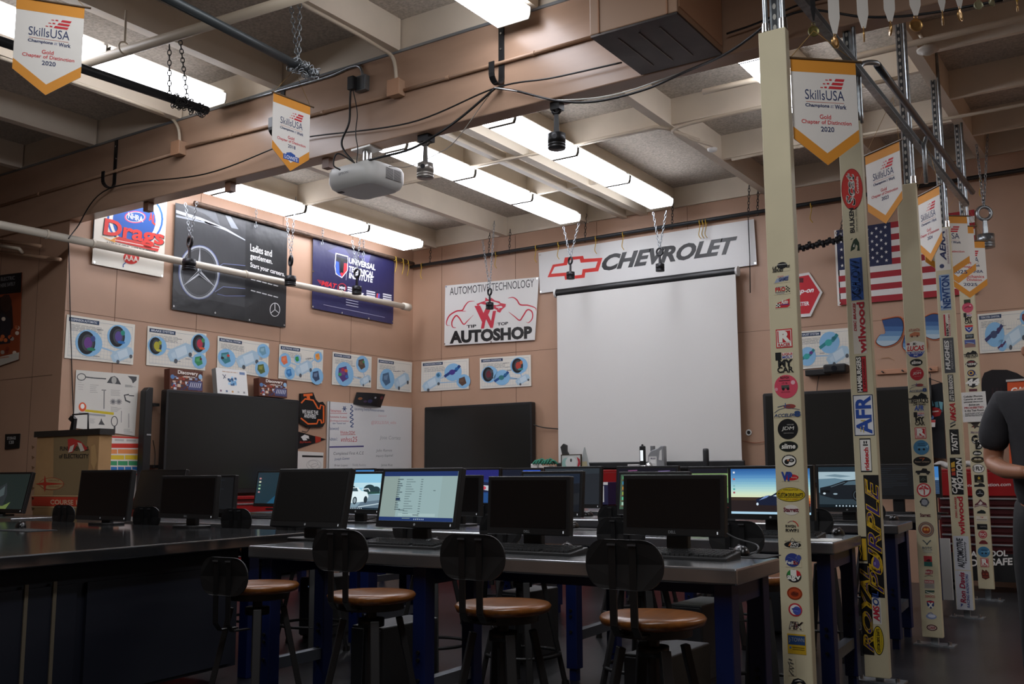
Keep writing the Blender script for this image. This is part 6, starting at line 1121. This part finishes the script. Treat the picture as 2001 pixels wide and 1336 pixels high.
# ---------------------------------------------------------------- keyboards, mice, pads
KEY = mat('#161617', .5); KEYC = mat('#232425', .45)
def keyboard(label, x, y, Y=None, z=ZT, rz=0, w=.44):
    P = at(x, y, Z=z); t = thing('keyboard', label, 'keyboard', P, rz, 'black keyboards')
    MB().hexa([V(p) for p in ((-w/2,-.07,0), (w/2,-.07,0), (w/2,.07,0), (-w/2,.07,0), (-w/2,-.07,.012), (w/2,-.07,.012), (w/2,.07,.028), (-w/2,.07,.028))], KEY).build('case', t, .003, True)
    mb = MB()
    for r in range(6):
        y0 = -.062+r*.0205; zz = .012+(y0+.07)*.114; k = 0; x_ = -w/2+.008
        while x_ < w/2-.02:
            kw = .0165 if not (r == 0 and 5 <= k <= 5) else .09
            if not (.285 < (x_+w/2)/w*.44+.0 < .292): mb.box(x_, min(x_+kw, w/2-.006), y0, y0+.017, zz, zz+.009, KEYC)
            x_ += kw+.0025; k += 1
    mb.build('keys', t, 0, True)
def mouse(label, x, y, z=ZT, rz=0, cable_to=None, rest=.0):
    P = at(x, y, Z=z+rest); t = thing('mouse', label, 'mouse', P, rz, 'black computer mice')
    vs = []; n = 14; rings = []
    for i in range(7):
        ph = PI/2*i/6; rr = math.cos(ph)**.8; hh = math.sin(ph)*.037
        for j in range(n): a = 2*PI*j/n; vs.append(V((.031*rr*math.cos(a), .058*rr*math.sin(a)-.006*math.sin(ph), hh)))
    MB().add(vs, [(i*n+j, i*n+(j+1) % n, (i+1)*n+(j+1) % n, (i+1)*n+j) for i in range(6) for j in range(n)]+[tuple(range(n))[::-1]], mat('#0f0f10', .28), True).build('shell', t, 0, True)
    MB().cyl((-.004,.03,.031), (.004,.03,.031), .008, .008, KEYC, 12).build('wheel', t, 0, True)
    if cable_to: MB().tube(curve([(0,.055,.01), (.02,.1,.006), (.06,.16,.006), (.02,.28,.006)], 6), .002, BLACK, 6).build('cord', t, 0, True)
def pad(label, x, y, w=.24, d_=.2, z=ZT):
    P = at(x, y, Z=z); one(MB().prism([(P.x+a, P.y+b) for a, b in rrect(w, d_, .015)], (0,0,z), (1,0,0), (0,1,0), (0,0,.003), mat('#141516', .8)), 'mouse_pad', label, 'mouse pad', 'black mouse pads')
keyboard('keyboard in front of the pale form page monitor', 792, 1069); keyboard('keyboard in front of the middle black monitor', 1040, 1081); keyboard('keyboard in front of the post end black monitor', 1326, 1090)
keyboard('keyboard in front of the white sports car monitor', 690, 1018); keyboard('keyboard below the teal wallpaper monitor', 530, 1013); keyboard('keyboard in front of the sunset monitor', 1520, 1050); keyboard('keyboard in front of the dark coupe monitor', 1648, 1014)
pad('mouse pad beside the form page keyboard', 850, 1068); pad('mouse pad at the front of the middle keyboard', 1110, 1080); pad('mouse pad at the post end of the first bench', 1452, 1086); pad('mouse pad on the second bench behind the middle monitor', 1140, 1034); pad('mouse pad on the edge of the island bench', 52, 1036, .34, .2)
mouse('mouse beside the form page keyboard', 846, 1067, rest=.003, cable_to=1); mouse('mouse beside the middle black monitor', 1108, 1078, rest=.003, rz=.5, cable_to=1); mouse('shiny mouse at the post end of the first bench', 1448, 1084, rest=.003, rz=.6, cable_to=1)
mouse('mouse on the second bench between the black monitors', 1120, 1031, rest=.003); mouse('mouse on the third bench near the laser monitor', 1150, 1008, cable_to=1); mouse('mouse on the end of the second bench beside the papers', 1638, 1045); mouse('shiny mouse on the end of the third bench', 1747, 1016); mouse('mouse on the island bench below the cardboard panel', 40, 1031, rest=.003, rz=1.2)
P = at(1588, 1056, Z=ZT); t = thing('paper_stack', 'loose white papers on the end of the second bench', 'papers', P)
for k in range(3): MB().box(P.x-.15+.01*k, P.x+.11-.006*k, P.y-.05+.012*k, P.y+.12+.01*k, ZT+.0015*k, ZT+.0015*(k+1), WHITE).build('sheet', t)
cable([at(1416,1040,Y=3.56), at(1440,1052,Y=3.58), at(1478,1064,Y=3.58), at(1480,1076,Y=3.5), at(1466,1082,Z=ZT+.01)], .0035, 'thin cord from the post end monitor to its mouse', mat('#3a3a3c'))
# computer towers under the benches
def tower(label, x, y, z=.0): 
    t = thing('computer_tower', label, 'computer', (x, y, z), 0, 'computer towers under the benches'); MB().box(-.09, .09, -.2, .2, .02, .40, mat('#131416', .5)).build('case', t, .006, True)
    MB().box(-.085, .085, -.212, -.2, .03, .39, mat('#1b1c1f', .4)).build('front_panel', t, .004, True); MB().box(-.004, .004, -.2135, -.212, .34, .348, scr('#ff5a3a', 1.5) if 'red' in label else scr('#8fb4e8', .4)).build('power_light', t, 0, True)
    for sx in (-.07, .07): MB().box(sx-.01, sx+.01, -.18, .18, 0, .02, BLACK).build('foot', t, 0, True)
for x, y, l in ((-1.72, 3.66, 'dark computer tower under the post end of the first bench'), (-3.1, 3.66, 'dark computer tower under the first bench near the island'), (-2.2, 5.1, 'dark computer tower under the second bench near the posts'), (-3.3, 5.1, 'computer tower with a red light under the second bench'), (-4.9, 5.1, 'dark computer tower under the second bench toward the banner wall'), (-2.4, 6.9, 'dark computer tower under the third bench')): tower(l, x, y)
# ================================================================ STOOLS
def make_stool():
    t = thing('stool', 'x', 'stool', (0,0,0), 0, 'wooden seat stools with black metal backs')
    MB().lathe([(.05, -.034), (.14, -.034), (.163, -.026), (.17, -.008), (.163, .0), (.12, .004), (.05, -.002), (.01, -.003)], (0,0,.625), WOOD, 32).build('seat', t, 0, True)
    MB().cyl((0,0,.565), (0,0,.592), .125, .125, BLACK, 20).build('seat_plate', t, 0, True)
    MB().cyl((0,0,.27), (0,0,.57), .02, .02, BLK2, 12).build('screw_post', t, 0, True)
    MB().lathe([(.03, .5), (.05, .5), (.05, .53), (.03, .53)], (0,0,0), BLK2, 14).build('collar', t, 0, True)
    for sx in (-1, 1):
        for sy in (-1, 1):
            l = MB().bar((sx*.075, sy*.075, .53), (sx*.155, sy*.155, .012), .034, .024, BLK2, up=(sx, sy, 0)).build('leg', t, .003, True)
            MB().cyl((sx*.155, sy*.155, 0), (sx*.155, sy*.155, .03), .022, .018, BLACK, 10).build('rubber_foot', l, 0, True)
    MB().ring((0,0,.17), (1,0,0), (0,1,0), .19, .19, .009, BLK2, 32).build('foot_ring', t, 0, True)
    for sx in (-.035, .035):
        mb = MB(); P = [V((sx,-.08,.578)), V((sx,-.17,.58)), V((sx,-.195,.61)), V((sx,-.2,.86))]
        for i in range(3): mb.bar(P[i], P[i+1], .024, .006, BLACK, up=(0,0,1) if i == 0 else (0,-1,0))
        mb.build('back_bar', t, 0, True)
    vs = []; out = rrect(.265, .15, .07, 7); n = len(out)
    for dy in (0, .006):
        for x, z in out: vs.append(V((x, -.197-dy+.45*x*x*1.4, .795+z)))
    b = MB().add(vs, [tuple(range(n)), tuple(range(n, 2*n))[::-1]]+[(n+i, n+(i+1) % n, (i+1) % n, i) for i in range(n)], mat('#0c0c0d', .5)).build('backrest', t, 0, True)
    for sx in (-.035, .035): MB().box(sx-.014, sx+.014, -.208, -.2045, .852, .857, mat('#3a3a3c', .4)).build('slot', b, 0, True)
    return t
ST = make_stool(); used = [False]
def stool(x, y, rz, label):
    if not used[0]: o = ST; used[0] = True
    else: o = copy_tree(ST)
    o.location = (x, y, 0); o.rotation_euler = (0, 0, rz); o['label'] = label
    if 'corner of the island' in label:      # this one has its back set low
        for ch in o.children:
            if ch.name.startswith('back'): ch.location.z = -.125
stool(at(726, 1185, Y=2.95).x, 2.95, .05, 'wooden stool in front of the pale form page monitor')
for sx, y, rz, l in ((503, 2.95, .05, 'wooden stool at the corner of the island bench'), (983, 2.95, .02, 'wooden stool in front of the middle black monitor'), (1275, 2.95, 0, 'wooden stool in front of the post end black monitor')):
    stool(at(sx, 1185, Y=y).x, y, rz, l)
for bx, by, Y, l in ((456, 1014, 4.57, 'stool at the second bench behind the island bench'), (280, 1012, 4.57, 'stool behind the island monitors'), (120, 1010, 4.57, 'stool in front of the cardboard panel'), (566, 1018, 4.57, 'stool behind the tilted off monitor'), (803, 1043, 4.4, 'stool behind the form page monitor'), (978, 1033, 4.4, 'stool behind the middle black monitor'), (1216, 1033, 4.4, 'stool behind the post end monitor, near its dark side'), (1447, 1056, 4.36, 'stool between the post end monitor and the first post'),
                    (1200, 1003, 6.15, 'far stool at the third bench by the laser monitor'), (1588, 1022, 6.1, 'stool behind the first post at the third bench'), (1390, 1010, 6.2, 'far stool at the third bench by the green page'), (640, 1010, 6.2, 'far stool at the third bench by the white sports car'), (930, 1005, 6.2, 'far stool at the third bench by the race car picture'), (1690, 1000, 7.85, 'far stool at the fourth bench behind the second post'), (1250, 985, 7.85, 'far stool at the fourth bench by the navy monitor')):
    P = at(bx, by, Y=Y-.2); stool(P.x, Y, random.uniform(-.15, .15), l)
# ================================================================ CARDBOARD PANEL, CHESTS AND SMALL THINGS
y5 = 4.99; a, b = at(62,1028,Y=y5), at(195,838,Y=y5); t = thing('training_panel', 'tall tattered cardboard training panel with red stripe', 'cardboard panel', ((a.x+b.x)/2, y5, 0))
CARD = mat('#a07c52', .8, noise=.12, nscale=4); MB().box(a.x, b.x, y5, y5+.12, .35, b.z-.01, CARD).build('carton', t, .004)
MB().box(a.x+.1, a.x+.16, y5+.02, y5+.1, 0, .35, CARD).build('foot', t); MB().box(b.x-.16, b.x-.1, y5+.02, y5+.1, 0, .35, CARD).build('foot', t)
c = Px(lambda h: mat(h, .75), Y=y5-.001)
c.poly([(105,846), (172,848), (170,868), (176,880), (172,920), (178,1020), (97,1020), (104,960)], '#7f6a4a', 1); c.poly([(62,970), (196,971), (196,990), (62,988)], '#b0341c', 2); c.line([(62,968), (196,969)], 1.4, '#c9a67a', 2); c.line([(62,990), (196,991)], 1.4, '#c9a67a', 2)
c.textq('COURSE 13', (99,985), (158,986), 9, 9, '#c9a88a', 3, .02); c.textq('FUNDAMENTALS', (118,880), (173,880), 7.5, 7.5, '#231d16', 3, .03); c.textq('of ELECTRICITY', (116,895), (173,895), 8, 8, '#231d16', 3, .03)
c.poly([(133,858), (142,856), (158,862), (172,876), (164,882), (152,868), (142,884), (134,884)], '#b02f28', 5); c.poly([(152,864), (160,866), (166,880), (158,882)], '#c9c1b4', 6); c.poly([(138,872), (146,868), (142,882), (134,884)], '#c9c1b4', 6)
c.ell(101, 945, 24, 12, '#a03a24', 2); c.ell(101, 945, 23, 11, '#a2865c', 3); c.poly([(69,945), (86,942), (88,928), (91,942), (128,945), (91,948), (88,961), (85,948)], '#a8311c', 4); c.textq('SERVICE', (95,940), (116,940), 3, 3, '#7a4a2c', 4, 0); c.textq('TRAINING', (95,952), (116,952), 3, 3, '#7a4a2c', 4, 0)
for k in range(7): y = 870+k*20; c.poly([(62,y), (68,y+3), (63,y+8)], '#6a4c30', 2)
c.poly([(178,872), (186,868), (190,900), (184,918), (178,905)], '#b5905f', 2); c.build('printed_front', t)
mb = MB().box(a.x-.03, b.x+.02, y5-.012, y5+.13, b.z-.045, b.z+.005, mat('#221f1c', .5)); mb.build('tape_edge', t)
q = at(136,834,Y=y5+.05); t = thing('spring_clamp', 'black clip and bent wire on top of the cardboard panel', 'clamp', q); MB().prism([(0,0), (.05,0), (.06,.1), (.01,.13), (-.03,.1), (.02,.07)], (q.x,q.y,b.z+.005), (1,0,0), (0,0,1), (0,.03,0), BLACK).build('clip', t)
MB().tube([(q.x+.04,q.y,b.z+.01), (q.x+.04,q.y,b.z+.14), (q.x+.26,q.y,b.z+.14), (q.x+.27,q.y,b.z+.01)], .008, mat('#3a3a3a', .4, .6), 6).build('wire_frame', t)
# red tool chests along the back wall
RED2 = mat('#8a1719', .3); REDD = mat('#5a0f12', .35); ALU = mat('#c9cbcd', .25, .8)
def chest(label, x0, x1, y0, h, rows, words=None, z0=.1):
    YE = 10.5 if words else YW-.03
    t = thing('tool_chest', label, 'tool chest', ((x0+x1)/2, y0+.25, 0), 0, 'red tool chests along the back wall'); MB().box(x0, x1, y0+.02, YE, z0, h, REDD).build('cabinet', t, .006)
    for sx in (x0+.08, x1-.08):
        for sy in (y0+.08, YE-.07): MB().cyl((sx-.02, sy, .05), (sx+.02, sy, .05), .05, .05, BLACK, 12).build('caster', t)
    MB().box(x0-.01, x1+.01, y0, YE+.01, h-.03, h, RED2).build('lid', t, .006)
    zt = h-.26 if rows else h-.03
    if rows: MB().box(x0, x1, y0, y0+.02, h-.25, h-.03, RED2).build('lid_front', t, .003)
    hh = (zt-z0-(.26 if words else 0))/max(1, rows)
    for r in range(rows):
        za = zt-(r+1)*hh; dr = MB().box(x0+.02, x1-.02, y0, y0+.02, za+.012, za+hh-.006, mat('#3a0d10', .35) if words else RED2).build('drawer', t, .003); MB().box(x0+.02, x1-.02, y0-.012, y0, za+hh-.022, za+hh-.008, ALU).build('handle', dr)
    if words: MB().box(x0, x1, y0, y0+.02, z0, z0+.25, BLACK).build('kick_panel', t)
    return t
t = chest('wide red tool chest with white web address and slogan', -1.95, -.75, 10.15, 1.12, 6, True)
c = Px(Y=10.149); c.textq('onceptsnation.com', (1885,953), (1975,951), 8, 8, '#d6cfcb', 2, .01); c.build('web_address', t); c = Px(Y=10.149)
c.textq('AL TOOL', (1897,1088), (1969,1086), 11, 11, '#c9c6c2', 2, .03); c.textq('D A SAFE', (1897,1106), (1978,1103), 13, 13, '#c9c6c2', 2, .03); c.build('slogan_lettering', t)
chest('red tool chest below the projection screen', -6.75, -3.75, 10.2, 1.14, 4); chest('low red tool chest under the corner display', -8.5, -7.25, 10.25, .85, 3)
# red chest under the big display
t = thing('tool_chest', 'low red tool chest under the big display on the banner wall', 'tool chest', (XL+.3, 7.2, 0), 0, 'red tool chests along the back wall'); MB().box(XL+.02, XL+.5, 6.0, 8.6, .05, .84, REDD).build('cabinet', t, .006); MB().box(XL+.02, XL+.52, 5.98, 8.62, .84, .87, RED2).build('lid', t, .004)
for k in range(4):
    dr = MB().box(XL+.5, XL+.515, 6.02, 8.58, .1+k*.18, .265+k*.18, RED2).build('drawer', t, .003); MB().box(XL+.515, XL+.527, 6.02, 8.58, .245+k*.18, .258+k*.18, ALU).build('handle', dr)
# things standing on the chest below the screen
zc = 1.14; ysm = 10.36
def sx_(x): return at(x, 910, Y=ysm).x
def zz_(x, y): return at(x, y, Y=ysm).z
x = sx_(1060); t = thing('supply_box', 'white box with green gloves spilling over it', 'box', (x, ysm, zc)); MB().box(x-.13, x-.04, ysm-.06, ysm+.06, zc, zz_(1042,906), WHITE).build('small_carton', t, .004); MB().box(x+.0, x+.14, ysm-.08, ysm+.06, zc, zz_(1062,910), mat('#c4beb6')).build('carton', t, .004)
mb = MB()
for k in range(7): mb.tube(curve([(x-.09+.04*k, ysm-.08, zz_(1060,908)+.01), (x-.05+.04*k, ysm-.06, zz_(1060,900)+.01*(k % 3)), (x+.02+.035*k, ysm-.02, zz_(1060,907))], 5), .012, mat('#2c7a62', .6), 8)
mb.build('gloves', t)
x = sx_(1094); one(MB().prism([(-.05,0), (.04,0), (.05,.2), (.03,.23), (.03,.3), (-.01,.32), (-.05,.28), (-.03,.2)], (x, ysm+.1, zc), (1,0,0), (0,0,1), (0,.04,0), mat('#2a2a28', .5)), 'figurine', 'small dark figurine behind the framed certificate', 'figurine')
q = [(1097,913), (1135,912), (1135,888), (1097,889)]; t = thing('framed_certificate', 'framed certificate with a red crescent below the screen', 'frame', at(1116,912,Y=ysm-.02)); c = Px(Y=ysm-.02)
c.base('#3a3020', .015, [(1096,925), (1136,924), (1136,887), (1096,888)]); c.poly([(1098,924), (1134,923), (1134,889), (1098,890)], '#b9beb9', 1); c.ell(1107,905, 9, 11, '#8fb4ac', 2); c.ell(1116,904, 11, 12, '#c9cdc9', 3); c.poly([(1127,892), (1133,897), (1134,906), (1130,916), (1128,912), (1130,902)], '#a82a34', 4); c.ell(1116,899, 2, 3.4, '#4a4c4a', 4); c.build('frame', t)
x = sx_(1141); t = thing('glass_trophy', 'small triangular glass trophy beside the certificate', 'trophy', (x, ysm, zc)); MB().prism([(-.06,.02), (.07,.02), (.005,.27)], (x, ysm, zc), (1,0,0), (0,0,1), (0,.03,0), mat('#9fa4a2', .1, 0, spec=.8)).build('pane', t, .003); MB().prism([(-.045,.03), (.05,.03), (.04,.1), (-.03,.1)], (x, ysm-.004, zc), (1,0,0), (0,0,1), (0,.003,0), mat('#a39a78')).build('plaque', t); MB().box(x-.07, x+.08, ysm-.03, ysm+.05, zc, zc+.02, BLACK).build('base', t)
x = sx_(1256); t = thing('work_light', 'black handheld work light standing up with lit lens', 'work light', (x, ysm, zc)); zt = zz_(1256,871); MB().box(x-.032, x+.032, ysm-.02, ysm+.03, zc, zt, BLACK).build('body', t, .012); MB().cyl((x,ysm,zt), (x,ysm,zt+.02), .015, .01, BLACK, 10).build('top_knob', t); MB().box(x-.018, x+.018, ysm-.024, ysm-.02, zt-.17, zt-.05, scr('#e8eef2', .9)).build('lens', t, .004)
x = sx_(1285); zt = zz_(1285,871)-zc; t = thing('oil_jug', 'silver motor oil jug with slanted handle', 'jug', (x, ysm, zc)); SIL = mat('#8f9193', .35, .3)
MB().prism([(-.1,0), (.1,0), (.1,zt*.55), (.1,zt), (.06,zt), (.02,zt*.9), (-.03,zt*.84), (-.06,zt*.8), (-.1,zt*.6)], (x, ysm-.04, zc), (1,0,0), (0,0,1), (0,.08,0), SIL).build('body', t, .01); MB().cyl((x-.055,ysm,zc+zt*.78), (x-.055,ysm,zc+zt), .028, .028, mat('#77797b', .4), 16).build('cap', t)
MB().prism([(.035,zt*.4), (.075,zt*.38), (.075,zt*.85), (.05,zt*.78)], (x, ysm-.043, zc), (1,0,0), (0,0,1), (0,.003,0), mat('#c9c9c6')).build('handle_gap', t)
cv = Cv((x-.085,ysm-.0425,zc+.03), (x+.01,ysm-.0425,zc+.03), (x+.01,ysm-.0425,zc+zt*.55), (x-.085,ysm-.0425,zc+zt*.55), W=100, H=140); cv.base('#c9c9c6', .001); cv.rect(26, 40, 80, 96, '#151515', 1); cv.text('1', 40, 46, 66, 90, '#dcdcda', 2, .08); cv.text('Mobil', 24, 104, 84, 122, '#3a3a5a', 2, .02); cv.build('label_panel', t)
x = sx_(1246); one(MB().box(x-.08, x+.06, ysm-.1, ysm-.06, zc, zc+.06, mat('#b0b0ae')), 'sponge_pad', 'small pale eraser block in front of the work light', 'eraser', None, .006)
x = sx_(1275); t = thing('chrome_fittings', 'shiny chrome fittings in front of the oil jug', 'fittings', (x, ysm-.12, zc)); MB().lathe([(.03,0), (.045,.03), (.03,.07), (.015,.08)], (x+.02, ysm-.13, zc), CHROME, 16).build('bulb', t); MB().tube([(x-.1,ysm-.13,zc+.03), (x+.02,ysm-.13,zc+.03)], .02, CHROME, 10).build('sleeve', t)
x = sx_(1380); t = thing('thermos', 'dark grey upright bottle at the foot of the screen', 'bottle', (x, ysm, zc)); MB().lathe([(.03,0), (.033,.01), (.033,.2), (.03,.22), (.02,.225)], (x, ysm, zc), mat('#2c2d2f', .4), 18).build('body', t); MB().lathe([(.031,.22), (.031,zz_(1380,883)-zc-.01), (.024,zz_(1380,883)-zc)], (x, ysm, zc), mat('#3a3b3d', .4), 18).build('lid', t)
x = at(1190,945,Y=10.15).x; t = thing('wipes_box', 'blue and white box standing in front of the red chest', 'box', (x, 10.0, .0)); MB().box(x-.14, x+.12, 9.9, 10.12, .75, 1.0, mat('#20204a')).build('carton', t, .004); MB().box(x-.14, x+.12, 9.899, 9.9, .97, 1.0, WHITE).build('white_band', t); MB().box(x+.03, x+.07, 9.899, 9.9, .78, .96, WHITE).build('white_stripe', t); MB().box(x-.12, x+.1, 9.92, 10.1, .0, .75, BLACK).build('stand', t)
x = at(1900,915,Y=10.3).x; mb = MB()
for k in range(5): mb.tube(curve([(x-.35+.12*k, 10.3, 1.13), (x-.28+.12*k, 10.32, 1.17+.02*(k % 2)), (x-.2+.12*k, 10.3, 1.14)], 5), .028, mat('#b0aca8', .8), 8)
one(mb, 'rag_pile', 'crumpled white rags on the wide red chest', 'rags')
# chair-side white board leaning behind the posts
one(MB().box(at(1772,0,Y=7.6).x, at(1790,0,Y=7.6).x, 7.6, 7.62, .2, .62, mat('#b9b9b6')), 'white_panel', 'upright white panel leaning in the aisle behind the third post', 'panel')
# ================================================================ PERSON
def skin(name, verts, edges, radii, m, parent=None, sub=2, root=0):
    me = bpy.data.meshes.new(name); me.from_pydata([V(v) for v in verts], edges, []); me.materials.append(m)
    o = bpy.data.objects.new(name, me); COL.objects.link(o); o.parent = parent
    s = o.modifiers.new('s', 'SKIN'); s.use_smooth_shade = True
    for i, r in enumerate(radii):
        d = me.skin_vertices[0].data[i]; d.radius = r if isinstance(r, tuple) else (r, r); d.use_root = i == root
    b = o.modifiers.new('u', 'SUBSURF'); b.levels = sub; b.render_levels = sub
    return o
SKIN = mat('#9c6b50', .5, noise=.06, nscale=10); SHIRT = mat('#2b2b2f', .85, noise=.15, nscale=6, bump=.2, bscale=14); PANTS = mat('#0e0f12', .8, bump=.3, bscale=10); HAIR = mat('#1a1512', .8)
px, py = -.53, 5.55; rz = math.radians(4)
pt = thing('person', 'person in charcoal t shirt and dark trousers holding their hands together', 'person', (px, py, 0), rz)
# local frame: the person faces -Y before turning; body is one continuous surface
S_ = 1.0
vs = [(0,.02,.93), (0,.0,1.08), (0,-.01,1.25), (0,.0,1.40), (0,.01,1.49), (0,-.01,1.57), (0,-.02,1.66), (0,-.02,1.75)]
rs = [(.11,.08), (.15,.11), (.165,.11), (.15,.095), (.07,.065), (.062,.06), (.078,.095), (.06,.075)]
ed = [(i, i+1) for i in range(7)]
def limb(base, pts, rr):
    global vs, rs, ed
    k = len(vs); prev = base
    for p, r in zip(pts, rr): vs.append(p); rs.append(r); ed.append((prev, len(vs)-1)); prev = len(vs)-1
    return prev
for s in (-1, 1):
    limb(3, [(s*.19,.01,1.41), (s*.235,.03,1.33), (s*.27,.06,1.12), (s*.2,-.12,1.08), (s*.1,-.26,1.07)], [.075, .062, .048, .042, .031])
    limb(0, [(s*.095,.02,.86), (s*.105,0,.66), (s*.11,-.01,.48), (s*.115,.02,.28), (s*.12,.03,.09), (s*.125,-.05,.045), (s*.13,-.13,.035)], [.075, .075, .06, .055, .042, .038, .03])
skin('body', vs, ed, rs, SKIN, pt)
# shirt, trousers, shoes and hair worn over the body
v2 = [(0,.02,.84), (0,.0,1.10), (0,-.01,1.26), (0,.0,1.40), (0,.008,1.46)]; r2 = [(.215,.18), (.185,.145), (.205,.15), (.185,.13), (.085,.08)]; e2 = [(i, i+1) for i in range(4)]
for s in (-1, 1):
    k = len(v2); v2 += [(s*.19,.01,1.41), (s*.24,.03,1.32), (s*.268,.057,1.165)]; r2 += [.092, .085, .084]; e2 += [(3, k), (k, k+1), (k+1, k+2)]
skin('t_shirt', v2, e2, r2, SHIRT, pt)
v3 = [(0,.02,1.0), (0,.02,.92)]; r3 = [(.178,.14), (.18,.14)]; e3 = [(0, 1)]
for s in (-1, 1):
    k = len(v3); v3 += [(s*.1,.02,.84), (s*.11,0,.66), (s*.115,-.01,.46), (s*.12,.02,.26), (s*.122,.03,.07)]; r3 += [.115, .102, .084, .08, .078]; e3 += [(1, k), (k, k+1), (k+1, k+2), (k+2, k+3), (k+3, k+4)]
skin('trousers', v3, e3, r3, PANTS, pt)
for s in (-1, 1):
    skin('shoe', [(s*.122,.07,.05), (s*.125,.0,.055), (s*.13,-.1,.045), (s*.132,-.19,.038)], [(0,1),(1,2),(2,3)], [.045, .05, .045, .032], BLACK, pt)
    # hand: palm and five bent fingers, thumb on the inner side
    w = V((s*.1,-.26,1.07)); f = V((-s*.45,-.85,-.1)).normalized(); side = V((0,0,1)); hv = [w, w+f*.035, w+f*.085]; he = [(0,1),(1,2)]; hr = [(.03,.024), (.038,.02), (.036,.018)]
    for k, L in enumerate((.07, .08, .074, .058)):
        o = (k-1.5)*.021; b = w+f*.088-side*o; i = len(hv); cu = V((-s*.8,-.2,-.1)).normalized()
        hv += [b, b+f*L*.4+cu*.006, b+f*L*.62+cu*.026, b+f*L*.66+cu*.05]; hr += [.0105, .0098, .009, .0078]; he += [(2,i), (i,i+1), (i+1,i+2), (i+2,i+3)]
    i = len(hv); b = w+f*.03+side*.03; hv += [b, b+f*.025+side*.022+V((-s*.01,0,0)), b+f*.055+side*.026+V((-s*.022,0,0))]; hr += [.014, .012, .009]; he += [(1,i), (i,i+1), (i+1,i+2)]
    skin('hand', hv, he, hr, SKIN, pt, 2)
    MB().lathe([(.008,-.004), (.013,-.002), (.013,.002), (.008,.004)], (s*.032,-.108,1.69), mat('#d8d4cc', .3), 12, (0,1,0)).build('eye', pt, 0, True)
    skin('ear', [(s*.082,.0,1.70), (s*.09,.008,1.68), (s*.084,-.004,1.65)], [(0,1),(1,2)], [.012, .016, .011], SKIN, pt, 1)
skin('nose', [(0,-.105,1.70), (0,-.128,1.665), (0,-.108,1.655)], [(0,1),(1,2)], [.01, .015, .012], SKIN, pt, 1)
MB().box(-.024, .024, -.112, -.104, 1.612, 1.62, mat('#6a3a34', .5)).build('mouth', pt, .003, True)
skin('hair', [(0,-.03,1.80), (0,.03,1.79), (0,.06,1.72), (0,.055,1.65)], [(0,1),(1,2),(2,3)], [(.075,.05), (.08,.05), (.07,.04), (.055,.03)], HAIR, pt)
MB().tube(curve([(.16,-.12,.93), (.2,-.08,.75), (.19,.02,.62), (.17,.1,.72), (.15,.14,.9)], 8), .006, mat('#8d8f92', .35, .9), 6).build('wallet_chain', pt, 0, True)
